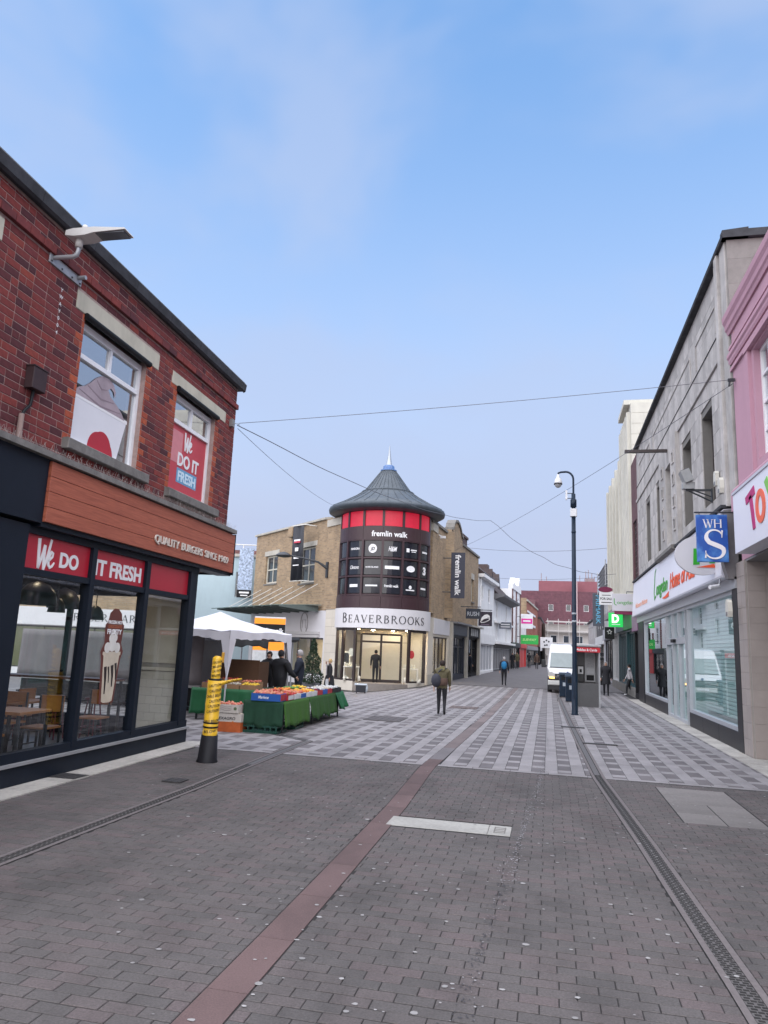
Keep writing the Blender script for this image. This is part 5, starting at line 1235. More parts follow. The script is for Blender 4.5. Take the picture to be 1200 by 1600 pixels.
    # small signs down the row
    def board(lab, u, out, z, w, h, m_, fn=None):
        p = lrow(u); s = thing('projecting_sign', lab, 'sign', (p[0]+out, p[1], z), -90-LH+4)
        q = MB(); q.cbox(-0.05, 0.05, -w/2, w/2, 0, h, 0.01); bd = q.build('board', m_, s)
        q = MB(); q.tube([(0, -w/2-0.4, h*0.8), (0, -w/2, h*0.8)], 0.03, 5); q.build('bracket', darksteel, s)
        if fn: fn(bd)
    board('green projecting shop sign with pale lettering over the far shops', 43.0, 1.4, 2.9, 1.9, 1.0, mat('sign_green', (0.02, 0.26, 0.05), 0.5, 0.05, emit=(0.02, 0.3, 0.05), estr=0.15), lambda bd: put(text_mb('SUBWAY', 0.28, 1.5, 0.02, 0.01, 0.2), 'lettering', mat('pale_green_print', (0.55, 0.7, 0.3), 0.5, 0), bd, 0.052, 0, 0.36))
    def pinkb(bd): q = MB(); q.box(0.052, 0.06, -0.6, 0.6, 0.55, 1.1); q.build('pink_panel', mat('sign_pink', (0.70, 0.03, 0.30), 0.5, 0.05), bd); q = MB(); q.box(0.062, 0.066, -0.4, 0.4, 0.75, 0.92); q.build('print', letter_white, bd)
    board('white and pink agent board on the ornate white house', 42.0, 1.2, 4.55, 1.3, 1.6, white, pinkb)
    board('small dark and white hanging sign on the jettied white house', 27.5, 0.7, 4.0, 1.1, 0.6, mat('slate_sign', (0.12, 0.13, 0.16), 0.5, 0.2), lambda bd: [MB().box(0.052, 0.058, -0.4, 0.4, z, z+0.07).build('print', letter_white, bd) for z in (0.14, 0.36)])
    def paws(bd):
        q = MB()
        for (y, z) in ((-0.3, 0.8), (0.0, 1.0), (0.3, 0.85), (0.05, 0.4), (-0.2, 0.35)): q.prism([(y+0.12*math.cos(2*PI*i/10), z+0.12*math.sin(2*PI*i/10)) for i in range(10)], 'x', 0.052, 0.06)
        q.build('black_dots', letter_dark, bd)
    board('white sign with black dots further down the street', 60, 2.0, 2.7, 1.6, 1.4, white, paws)
    # backdrop blocks at the end of the street
    fb = brickmat('hazed_red_brick', ((0.135, 0.055, 0.070), (0.12, 0.05, 0.065)), (0.18, 0.10, 0.11), 1.2, 0.5)  # distance haze is put into the brick colour as lower saturation
    fr_ = house('distant_red_office', 'large dark red brick office block closing the street', (-6.5, 176, 0), -90, 18.5, 16.6, 20, fb, [(6.5+k*4.0, 7.6+k*4.0, z, z+1.5) for k in range(3) for z in (8.0, 12.0)], 1, 1, upvc)
    q = MB(); q.box(-18, -3, 4.2, 17.8, 16.6, 19.3); q.build('roof_storey', mat('pinkish_red_cladding', (0.23, 0.082, 0.10), 0.8, 0.1, 1), fr_)
    q = MB(); q.box(-2, 0.4, 12.6, 13.1, 0, 19); q.build('service_duct', mat('pale_duct', (0.42, 0.3, 0.31), 0.7, 0.1), fr_)
    q = MB()
    for (y, h) in ((4.8, 2.0), (6.0, 1.2), (13.8, 1.6), (15.2, 2.6), (15.8, 3.0), (16.6, 2.2), (17.2, 1.4)): q.tube([(-4, y, 19.2), (-4, y, 19.2+h)], 0.10, 5)
    q.box(-6, -4.2, 15, 17.2, 19.3, 20.2); q.build('masts', mat('mast_grey', (0.3, 0.24, 0.25), 0.6, 0.1), fr_)
    w_ = house('distant_glazed_wing', 'lower plum wing with ribbon windows beside the red office block', (-13.5, 172, 0), -90, 10.5, 14.2, 14, mat('plum_wing', (0.15, 0.07, 0.08), 0.8, 0.1, 1), [(4.0+k*1.3, 5.1+k*1.3, 11.2, 13.2) for k in range(5)], 1, 1, mat('pale_mullion', (0.4, 0.38, 0.4), 0.5, 0), gm=mat('pale_sky_pane', (0.32, 0.36, 0.42), 0.2, 0.1))
left_row()

# ================================================================ RIGHT SIDE (roots turned 180 degrees: local y = -world y, +x faces the street)
ashlar = mat('grey_ashlar', (0.43, 0.405, 0.39), 0.88, 0.18, 3, island=0.11, stain=0.45, bump=0.2, bscale=30)
ashlar_back = mat('ashlar_joint', (0.17, 0.16, 0.15), 0.95, 0.1)
pinkr = mat('pink_render', (0.45, 0.255, 0.32), 0.8, 0.05, 1.0, stain=0.08, bump=0.15, bscale=20)
lilac = mat('lilac_white_sign', (0.72, 0.72, 0.80), 0.4, 0.03, 1)
def stone_building():
    r = thing('grey_stone_shop', 'grey stone fronted building with tall slit windows above white food shop fascia', 'building', (4.0, 0, 0), 180)
    W = [(18.75, 20.10), (21.60, 23.0), (27.3, 28.55), (30.4, 31.6)]
    holes = [(-b, -a, 5.55, 8.22) for a, b in W]; bay = (-26.95, -23.45, 5.30, 8.95)
    q = MB(); shell(q, -34.6, -16.45, 5.0, 11.30, 10, holes+[bay], -0.03, 0.34, 0); bk = q.build('stone_front', ashlar_back, r)
    rects = bond(-34.6, -16.45, 5.25, 8.90, 1.10, 0.525, holes+[bay], head=0.15)+bond(-34.6, -16.45, 9.02, 11.28, 1.25, 0.565, [], head=0.1)
    lay_pieces(bk, rects, lambda t: -(t[0]), 'stone_block', ashlar, 0.006, -0.03, 0.0, 0.0015, 'stone_blocks', 0.003)
    q = MB(); q.box(-0.03, 0.05, -34.65, -16.45, 8.905, 9.015); q.build('string_course', ashlar, r)
    q = MB(); q.box(-0.02, 0.02, -34.6, -16.5, 9.6, 9.612); q.build('groove_line', darkcoping, r)
    for (a, b) in ((17.9, 20.4), (21.2, 29.0), (30.0, 33.6)):
        f = MB(); f.box(-0.02, 0.025, -b, -a, 10.42, 10.46); f.box(-0.02, 0.025, -b, -b+0.04, 9.72, 10.42); f.box(-0.02, 0.025, -a-0.04, -a, 9.72, 10.42); f.build('panel_moulding', ashlar, r)
    # stepped pilasters at the near corner
    for (a, b, o) in ((16.45, 16.95, 0.09), (17.02, 17.28, 0.15), (17.36, 17.62, 0.08)):
        q = MB(); q.cbox(-0.05, o, -b, -a, 5.25, 11.29, 0.01); q.build('pilaster', ashlar, r)
    # end wall seen over the pink roof
    z = 5.4; ew = MB(); ew.box(-0.95, -0.02, -16.44, -16.38, 5.2, 11.28); e_ = ew.build('end_stone', ashlar_back, r)
    while z < 11.2:
        q = MB(); q.box(-0.95, 0.06, -16.375, -16.34, z+.004, min(z+0.6, 11.27)); q.build('stone_block', mat('dirty_dimmed_stone', (0.20, 0.185, 0.175), 0.9, 0.2, 3, island=0.12, stain=0.3), e_); z += 0.6  # dirtier stone; colour also darkened to offset the strong sun on this face
    q = MB(); q.box(-9.9, -0.96, -16.44, -16.36, 5.2, 11.2); q.build('end_render', mat('offwhite_render', (0.38, 0.37, 0.39), 0.8, 0.06, 1, stain=0.1), r)
    y = 16.25
    while y < 34.7:
        y2 = min(y+1.5, 34.7); q = MB(); q.prism([(-0.4, 11.29), (0.16, 11.29), (0.18, 11.36), (0.12, 11.48), (-0.4, 11.52)], 'y', -y2+.004, -y-.004); q.build('coping_stone', darkcoping, r); y = y2
    q = MB(); q.box(-9, 0.16, -16.45, -16.24, 11.29, 11.47); q.build('end_coping', darkcoping, r)
    dk = mat('dark_bronze_frame', (0.028, 0.018, 0.018))
    for h in holes: window(r, h[0], h[1], h[2], h[3], -0.28, 2, 4, dk, darkpane, 0.07, None)
    # centre bay with small square ornaments
    q = MB(); wall(q, *bay, [(-25.55, -24.5, 5.6, 8.2)], 0.12, 0.45)
    q.quad((0.12, bay[0], bay[2]), (0.12, bay[0], bay[3]), (-.05, bay[0], bay[3]), (-.05, bay[0], bay[2])); q.quad((0.12, bay[1], bay[2]), (-.05, bay[1], bay[2]), (-.05, bay[1], bay[3]), (0.12, bay[1], bay[3])); q.quad((0.12, bay[0], bay[3]), (0.12, bay[1], bay[3]), (-.05, bay[1], bay[3]), (-.05, bay[0], bay[3]))
    q.build('centre_bay', ashlar, r)
    window(r, -25.55, -24.5, 5.6, 8.2, -0.2, 2, 4, dk, darkpane, 0.07)
    for y in (23.95, 26.2):
        for k in range(4):
            q = MB(); z = 5.85+k*0.72; q.box(0.121, 0.15, -y-0.19, -y+0.19, z, z+0.06); q.box(0.121, 0.15, -y-0.19, -y+0.19, z+0.36, z+0.42); q.box(0.121, 0.15, -y-0.19, -y-0.13, z+.06, z+.36); q.box(0.121, 0.15, -y+0.13, -y+0.19, z+.06, z+.36); q.box(0.121, 0.125, -y-0.129, -y+0.129, z+.061, z+.359, 1); q.build('square_ornament', [ashlar, darkcoping], r)
    q = MB(); q.prism([(0.12, 5.15), (0.34, 5.22), (0.34, 5.32), (0.12, 5.36)], 'y', -27.0, -23.4); q.build('bay_ledge', greystone, r)
    # white sign fascia, leaning out a little
    q = MB(); q.prism([(0.0, 5.22), (0.20, 5.20), (0.30, 3.72), (0.28, 3.68), (0.0, 3.68)], 'y', -34.9, -17.15); fs = q.build('sign_fascia', lilac, r)
    q = MB(); q.box(0.0, 0.26, -34.9, -17.1, 5.225, 5.29); q.build('fascia_flashing', darkcoping, r)
    def lay(mb, y, z, m_): mb_map(mb, lambda p: (0.212+(5.2-(z+p[1]))*0.0667+p[2]*0.6, -y+p[0], z+p[1])).build('lettering', m_, fs)
    grn = mat('leaf_green', (0.045, 0.33, 0.03), 0.5, 0.0); orr = mat('bright_orange', (0.75, 0.09, 0.02), 0.5, 0)
    g = MB(); stroke(g, [(0.35, 1.02), (0.12, 0.9), (0.10, 0.2), (0.30, -0.06), (0.62, 0.04)], [0.05, 0.08, 0.09, 0.09, 0.05]); lay(g, 27.9, 4.02, grn)
    lay(text_mb('ongdan', 0.50, 2.5, 0.01, 0.012), 26.0, 4.06, grn)
    g = MB(); stroke(g, [(0, 0.05), (0.6, 0.04), (1.3, 0.10)], [0.02, 0.09, 0.16]); lay(g, 25.7, 3.80, orr)
    lay(text_mb('Home of Asia', 0.52, 4.0, 0.015, 0.012), 22.2, 4.02, orr)
    lay(text_mb('Welcome to Maidstone', 0.22, 3.9, 0.0, 0.012), 31.6, 3.98, mat('pale_orange', (0.72, 0.36, 0.26), 0.5, 0))
    # curved grey end of the fascia
    q = MB(); q.prism([(0.0, 5.15), (0.26, 5.12), (0.31, 4.75), (0.33, 4.35), (0.30, 3.95), (0.22, 3.62), (0.0, 3.60)], 'y', -17.12, -16.85); q.build('fascia_end', mat('grey_end_cap', (0.17, 0.16, 0.165), 0.6, 0.15), r)
    # shop front in grey aluminium
    f = MB()
    f.box(-0.1, 0.10, -34.9, -16.85, 3.42, 3.67); f.box(-0.1, 0.04, -33.0, -17.35, 3.33, 3.42)
    for y in (17.35, 22.95, 23.35, 26.95, 32.95): f.box(-0.1, 0.035, -y-0.05, -y+0.05, 0.0 if 23 < y < 27.2 else 0.40, 3.33)
    f.box(-0.1, 0.03, -22.95, -17.35, 0.40, 0.49); f.box(-0.1, 0.03, -32.95, -26.95, 0.40, 0.49)
    f.box(-0.1, 0.05, -26.9, -23.4, 2.35, 2.55)
    for y in (24.6, 25.75): f.box(-0.1, 0.03, -y-0.05, -y+0.05, 0.0, 3.33)
    f.box(-0.1, 0.028, -26.9, -23.4, 0.0, 0.10); f.build('shop_frame', alu, r)
    q = MB(); q.box(0.05, 0.14, -25.4, -24.9, 2.40, 2.5); q.build('door_sensor', black, r)
    for (a, b, z0, z1) in ((17.4, 22.9, 0.49, 3.33), (27.0, 32.9, 0.49, 3.33), (23.4, 24.55, 0.1, 2.35), (24.65, 25.7, 0.1, 2.35), (25.8, 26.9, 0.1, 2.35), (23.4, 24.55, 2.55, 3.33), (24.65, 26.9, 2.55, 3.33)):
        q = MB(); q.sheet(-0.045, -b, -a, z0, z1); q.build('shop_pane', longglass, r)
    riser = mat('black_stone_riser', (0.014, 0.014, 0.018), 0.4, 0.3, 6, spec=0.25)
    for a, b in ((17.35, 19.25), (19.25, 21.1), (21.1, 22.95), (27.0, 30.0), (30.0, 32.95)): q = MB(); q.cbox(-0.1, 0.05, -b+.003, -a-.003, 0, 0.40, 0.004); q.build('riser_panel', riser, r)
    for (a, b) in ((16.85, 17.30), (33.0, 34.9)): q = MB(); q.cbox(-0.1, 0.07, -b, -a, 0, 3.42, 0.006); q.build('dark_pilaster', riser, r)
    # slatted shutter behind the near window, pale wall behind the rest
    slat = mat('shutter_slat', (0.66, 0.70, 0.70), 0.5, 0.05); 
    for k in range(28): z = 0.5+k*0.101; q = MB(); q.prism([(-0.42, z), (-0.38, z+0.02), (-0.38, z+0.085), (-0.42, z+0.098)], 'y', -22.9, -17.4); q.build('shutter_slat', slat, r)
    q = MB(); q.box(-1.3, -1.2, -33, -22.9, 0, 3.4); q.box(-2.2, -0.12, -33.0, -17, 3.36, 3.41); q.box(-2.2, -0.1, -33.0, -17, 0.0, 0.02); q.box(-2.2, -0.45, -22.98, -22.92, 0, 3.3); q.build('inner_wall', mat('pale_teal_wall', (0.52, 0.62, 0.60), 0.7, 0.1, 2), r)
    return r
stone_building()
def right_signs():
    def hang(name, lab, x, y, z, rz=-90.0): return thing(name, lab, 'sign', (x, y, z), rz)
    # round shopping bag disc
    s = hang('round_sign', 'white oval sign with green shopping bag behind the blue sign', 3.46, 17.85, 4.25)
    q = MB(); n = 40
    q.prism([(0.60*math.cos(2*PI*i/n), 0.46*math.sin(2*PI*i/n)) for i in range(n)], 'x', -0.05, 0.05); q.build('disc', mat('disc_white', (0.55, 0.54, 0.57), 0.4, 0.04, 1), s)
    q = MB(); q.prism([(-0.21, -0.23), (-0.19, 0.15), (0.22, 0.15), (0.26, -0.18), (0.14, -0.19), (0.12, 0.08), (-0.08, 0.08), (-0.07, -0.22)], 'x', 0.051, 0.06); q.build('green_bag', mat('bag_green', (0.02, 0.34, 0.015), 0.5, 0), s)
    q = MB(); q.tube([(0.056, 0.10*math.cos(a)-0.01, 0.15+0.12*math.sin(a)) for a in [PI*i/12 for i in range(13)]], 0.012, 5); q.build('bag_handle', mat('bag_green', (0.02, 0.34, 0.015)), s)
    q = MB(); q.prism([(-0.14, -0.285), (0.24, -0.20), (0.27, -0.29)], 'x', 0.051, 0.06); q.build('orange_wedge', mat('bright_orange', (0.75, 0.09, 0.02)), s)
    q = MB(); q.tube([(0, 0.3, 0.36), (0, 0.5, 0.5)], 0.02, 5); q.build('bracket', darksteel, s)
    # blue square sign
    s = hang('blue_hanging_sign', 'blue hanging shop sign with large white Roman letters WHS', 3.43, 16.6, 3.94)
    bl = mat('cloudy_blue_print', (0.015, 0.12, 0.45), 0.4, 0.0); N, L, P = nodes_of(bl)
    tc = N.new('ShaderNodeTexCoord'); nz = N.new('ShaderNodeTexNoise'); nz.inputs['Scale'].default_value = 3.2; nz.inputs['Detail'].default_value = 5
    cr = N.new('ShaderNodeValToRGB'); cr.color_ramp.elements[0].position = 0.45; cr.color_ramp.elements[0].color = (0.008, 0.075, 0.36, 1); cr.color_ramp.elements[1].position = 0.75; cr.color_ramp.elements[1].color = (0.12, 0.36, 0.72, 1)
    L.new(tc.outputs['Object'], nz.inputs['Vector']); L.new(nz.outputs['Fac'], cr.inputs[0]); L.new(cr.outputs[0], P.inputs['Base Color'])
    q = MB(); q.cbox(-0.05, 0.05, -0.31, 0.31, 0.0, 1.02, 0.006); bd = q.build('board', bl, s)
    t, w = roman('WH', 0.19, 0.0); put(t, 'lettering', letter_white, bd, 0.052, 0.02, 0.73)
    g, w = glyph('S'); put(mb_map(g, lambda p: ((p[0]-0.35)*0.66, p[1]*0.64, p[2])), 'lettering', letter_white, bd, 0.052, 0.03, 0.06)
    q = MB(); q.tube([(0, -0.34, 1.08), (0, 0.56, 1.08)], 0.02, 6)
    for y in (-0.24, 0.24): q.tube([(0, y, 1.08), (0, y, 1.02)], 0.008, 4)
    q.build('bracket', darksteel, s)
    # food shop hanging sign at the far end
    s = hang('hanging_sign', 'white hanging sign with green lettering over maroon strip', 3.45, 35.6, 3.98)
    q = MB(); q.cbox(-0.06, 0.06, -0.56, 0.56, 0, 0.80, 0.008); bd = q.build('board', mat('disc_white', (0.55, 0.54, 0.57)), s)
    g = MB(); stroke(g, [(-0.46, 0.58), (-0.46, 0.32), (-0.36, 0.26)], 0.035); put(g, 'lettering', mat('leaf_green', (0.045, 0.33, 0.03)), bd, 0.061, 0, 0); put(text_mb('ongdan', 0.17, 0.75, 0.0, 0.006), 'lettering', mat('leaf_green', (0.045, 0.33, 0.03)), bd, 0.061, 0.04, 0.32)
    q = MB(); q.box(-0.05, 0.08, -0.46, 0.66, -0.16, -0.01); q.build('maroon_strip', mat('maroon', (0.16, 0.006, 0.05), 0.5, 0.1), s)
    q = MB(); q.tube([(0, 0.5, 0.9), (0, 0.1, 0.9), (0, 0.1, 0.8)], 0.025, 5); q.build('bracket', darksteel, s)
    s = hang('green_box_sign', 'glowing green box sign with white letter D', 3.30, 38.6, 3.36)
    q = MB(); q.cbox(-0.12, 0.12, -0.34, 0.34, 0, 0.70, 0.01); bd = q.build('board', mat('lit_green', (0.01, 0.28, 0.05), 0.4, 0.03, emit=(0.01, 0.35, 0.06), estr=0.35), s)
    put(text_mb('D', 0.40, 0.34, 0.05, 0.01), 'lettering', mat('lit_white', (0.8, 0.8, 0.8), 0.5, 0, emit=(1, 1, 1), estr=0.25), bd, 0.121, -0.02, 0.22); q = MB(); q.box(0.121, 0.13, -0.2, 0.2, 0.10, 0.135); q.build('print', letter_white, bd)
    s = hang('star_sign', 'small black square sign with white outlined star', 3.15, 40.6, 2.80)
    q = MB(); q.cbox(-0.05, 0.05, -0.24, 0.24, 0, 0.62, 0.006); bd = q.build('board', black, s)
    pts = [((0.13 if i % 2 == 0 else 0.06)*math.sin(2*PI*i/10), 0.36+(0.13 if i % 2 == 0 else 0.06)*math.cos(2*PI*i/10)) for i in range(11)]
    q = MB(); q.tube([(0.056, a, b) for a, b in pts], 0.014, 4); q.build('star', letter_white, bd)
    s = hang('sale_board', 'white agent board reading FOR SALE under maroon oval', 3.42, 46, 4.95)
    q = MB(); q.cbox(-0.03, 0.03, -0.42, 0.42, 0, 0.80, 0.005); bd = q.build('board', white, s)
    put(text_mb('FOR SALE', 0.15, 0.72, 0.02, 0.006), 'lettering', letter_dark, bd, 0.031, 0, 0.30); q = MB(); q.box(0.031, 0.035, -0.3, 0.3, 0.12, 0.17); q.box(0.031, 0.035, -0.25, 0.25, 0.56, 0.6); q.build('print', letter_dark, bd)
    q = MB(); q.prism([(0.42*math.cos(2*PI*i/20)-0.05, 0.92+0.17*math.sin(2*PI*i/20)) for i in range(20)], 'x', -0.02, 0.04); q.build('maroon_oval', mat('maroon', (0.16, 0.006, 0.05)), s)
    q = MB(); q.tube([(0, 0.42, 0.6), (0, 0.75, 0.6)], 0.03, 5); q.build('bracket', darksteel, s)
    s = hang('tall_grey_sign', 'tall grey vertical sign with pale blue PRIMARK letters', 3.95, 62, 4.3)
    q = MB(); q.cbox(-0.15, 0.15, -0.42, 0.42, 0, 2.65, 0.01); bd = q.build('board', mat('slate_grey_sign', (0.085, 0.095, 0.12), 0.5, 0.1), s)
    t = text_mb('PRIMARK', 0.36, 2.3, 0.01, 0.01); mb_map(t, lambda p: (0.152+p[2], -0.18+p[1], 1.32-p[0])).build('lettering', mat('pale_cyan', (0.16, 0.50, 0.72), 0.5, 0), bd)
    # flood lamp on bracket, black bar, alarm boxes, camera
    l = thing('flood_lamp', 'grey flood lamp tilted up on a black bracket on the stone wall', 'lamp', (4.0, 19.1, 6.0), 180)
    q = MB(); q.box(0, 0.03, -0.05, 0.05, -0.25, 0.1); q.box(0.03, 0.62, -0.03, 0.03, 0.04, 0.09); q.tube([(0.03, 0, -0.22), (0.55, 0, 0.05)], 0.022, 6); q.tube([(0.03, 0, -0.1), (0.4, 0, 0.05)], 0.018, 6); q.build('bracket', darksteel, l)
    q = MB(); q.box(-0.16, 0.16, -0.16, 0.16, -0.11, 0.11); q.box(0.161, 0.175, -0.14, 0.14, -0.09, 0.09, 1); q.xf(Matrix.Translation((0.60, 0, 0.42)) @ Matrix.Rotation(R(-68), 4, 'Y')); q.build('lamp_head', [mat('floodlight_grey', (0.28, 0.285, 0.29), 0.5, 0.15), mat('lamp_lens', (0.08, 0.085, 0.10))], l)
    q = MB(); q.cbox(0.42, 0.70, -0.1, 0.1, 0.09, 0.26, 0.01); q.build('gear_box', mat('floodlight_grey', (0.28, 0.285, 0.29)), l)
    b = thing('wall_bar', 'long dark horizontal bar sticking out high on the stone wall', 'bracket', (4.0, 25, 8.72), 180)
    q = MB(); q.box(0, 1.48, -0.07, 0.07, -0.04, 0.05); q.build('bar', bronze, b); q = MB(); q.box(0, 0.1, -0.1, 0.1, -0.15, 0.15); q.build('wall_plate', bronze, b)
    def alarm(lab, x, y, z):
        a = thing('alarm_box', lab, 'alarm', (x, y, z), 180); q = MB(); q.prism([(-0.09, -0.16), (0.09, -0.16), (0.12, -0.05), (0.10, 0.14), (0.05, 0.20), (-0.05, 0.20), (-0.10, 0.14), (-0.12, -0.05)], 'x', 0, 0.09); q.build('cover', mat('cream_plastic', (0.58, 0.56, 0.50), 0.4, 0.05), a); q = MB(); q.box(0.09, 0.10, -0.05, 0.05, -0.14, -0.06); q.build('strobe', mat('grey_strobe', (0.15, 0.15, 0.16), 0.3, 0.1), a)
    alarm('cream alarm box high on the stone wall above the blue sign', 3.85, 17.3, 5.75); alarm('cream alarm box on the tiled pillar beside the food shop', 3.76, 16.65, 2.95); alarm('pale alarm box beside the flood lamp bracket', 3.98, 18.3, 6.15)
    c = thing('security_camera', 'small white bullet camera under the white shop fascia', 'camera', (3.72, 17.5, 3.52), 180)
    q = MB(); q.tube([(0.0, 0, 0), (0.22, 0.12, -0.05)], 0.045, 10); q.build('camera_body', white, c); q = MB(); q.tube([(0, 0, 0), (-0.03, 0, 0.16)], 0.02, 6); q.build('mount', alu, c)
right_signs()

def pink_building():
    r = thing('pink_building', 'pink rendered building with moulded cornice above the toy shop sign', 'building', (3.95, 0, 0), 180)
    H = [(-14.75, -13.2, 5.70, 7.95), (-11.4, -9.9, 5.70, 7.95)]
    q = MB(); shell(q, -16.36, -4.0, 3.95, 9.0, 10, H, 0.0, 0.25); q.build('wall', pinkr, r)
    q = MB(); q.prism([(-0.3, 9.0), (0.04, 9.0), (0.06, 9.08), (0.09, 9.12), (0.10, 9.22), (0.14, 9.30), (0.15, 9.42), (-0.3, 9.46)], 'y', -16.50, -4.0); q.build('cornice', pinkr, r)
    q = MB(); q.prism([(0, 8.30), (0.03, 8.30), (0.05, 8.36), (0.05, 8.42), (0.08, 8.46), (0.08, 8.54), (0, 8.56)], 'y', -16.5, -4.0); q.box(0, 0.05, -16.4, -4, 8.12, 8.2); q.box(0, 0.06, -16.4, -4, 8.62, 8.68); q.build('lower_moulding', pinkr, r)
    q = MB(); q.prism([(0, 5.0), (0.14, 5.0), (0.14, 5.42), (0.08, 5.50), (0, 5.52)], 'y', -16.45, -4); q.build('base_moulding', pinkr, r)
    for h in H:
        q = MB(); q.box(0, 0.07, h[0]-0.35, h[0]-0.16, 5.5, 8.05); q.box(0, 0.07, h[1]+0.16, h[1]+0.35, 5.5, 8.05); q.box(0, 0.09, h[0]-0.4, h[1]+0.4, 8.0, 8.10); q.build('window_surround', pinkr, r)
        window(r, *h, -0.14, 3, 4, upvc, upper_glass, 0.07, 0.1)
        q = MB(); q.box(-2, -1.9, h[0]-.3, h[1]+.3, 5.3, 8.3); q.build('room', mat('dim_room_wall', (0.22, 0.21, 0.20)), r)
    # toy shop sign
    q = MB(); q.box(0.0, 0.36, -15.35, -4, 3.95, 5.12); fs = q.build('sign_fascia', mat('toy_sign_white', (0.72, 0.72, 0.80), 0.35, 0.03, 1), r)
    q = MB(); q.box(0.0, 0.38, -15.37, -4, 5.12, 5.17); q.build('sign_trim', mat('toy_trim', (0.5, 0.5, 0.56), 0.4, 0), fs)
    def L_(pts, ws, m_): g = MB(); stroke(g, pts, ws); g.v = [(p[0]*1.35, p[1], p[2]) for p in g.v]; on_face(g, 0.362, -14.35, 4.24).build('lettering', m_, fs)
    mg = mat('magenta', (0.42, 0.012, 0.14), 0.5, 0); orn = mat('coral_orange', (0.78, 0.13, 0.06), 0.5, 0); lg = mat('lime_green', (0.20, 0.50, 0.08), 0.5, 0)
    L_([(-0.02, 0.56), (0.42, 0.66)], [0.14, 0.16], mg); L_([(0.22, 0.6), (0.28, 0.3), (0.33, -0.03)], [0.13, 0.13, 0.11], mg)
    L_(arc(0.66, 0.30, 0.16, 0.24, 0, 360, 24), 0.12, orn)
    L_([(0.95, 0.68), (1.12, 0.36), (1.15, 0.02)], [0.14, 0.14, 0.12], lg); L_([(1.40, 0.72), (1.12, 0.36)], [0.14, 0.12], lg)
    # tiled pillar
    q = MB(); q.box(-0.75, 0.0, -16.82, -16.15, 0, 3.95); p = q.build('tiled_pillar', mat('tile_grout', (0.30, 0.28, 0.26)), r)
    tl = mat('beige_pillar_tile', (0.33, 0.285, 0.265), 0.45, 0.08, 4, island=0.07)
    for k in range(12):
        z = 0.02+k*0.328
        for (a, b) in ((-16.815, -16.485), (-16.485, -16.155)): q = MB(); q.cbox(0.0, 0.022, a+.002, b-.002, z, min(z+0.324, 3.94), 0.003); q.build('tile', tl, p)
        for (a, b) in ((-0.36, -0.02), (-0.72, -0.36)): q = MB(); q.box(a+.002, b-.002, -16.15, -16.128, z, min(z+0.324, 3.94)); q.build('tile', tl, p)
    q = MB(); q.box(-3.0, -0.76, -16.8, -16.5, 0, 3.95); q.box(-3.1, -3.0, -16.5, -4, 0, 3.95); q.box(-3, 0.0, -16.1, -4, 3.9, 3.94); q.build('entrance_recess', mat('grey_recess', (0.20, 0.19, 0.19), 0.7, 0.1), r)
    q = MB(); q.box(-0.3, 0.0, -12, -4, 0, 0.5); q.build('shop_riser', black, r)
    window(r, -12, -4.2, 0.5, 3.9, -0.1, 4, 1, alu, clear_glass, 0.08, name='shop_window')
    h = thing('wall_hook', 'dark cable bracket on the pink wall holding the overhead wire', 'bracket', (3.93, 16.15, 7.85), 180); q = MB(); q.box(0, 0.14, -0.03, 0.03, -0.03, 0.03); q.tube([(0.1, 0, 0), (0.12, 0, -0.14)], 0.025, 6); q.build('bracket_body', darksteel, h)
pink_building()

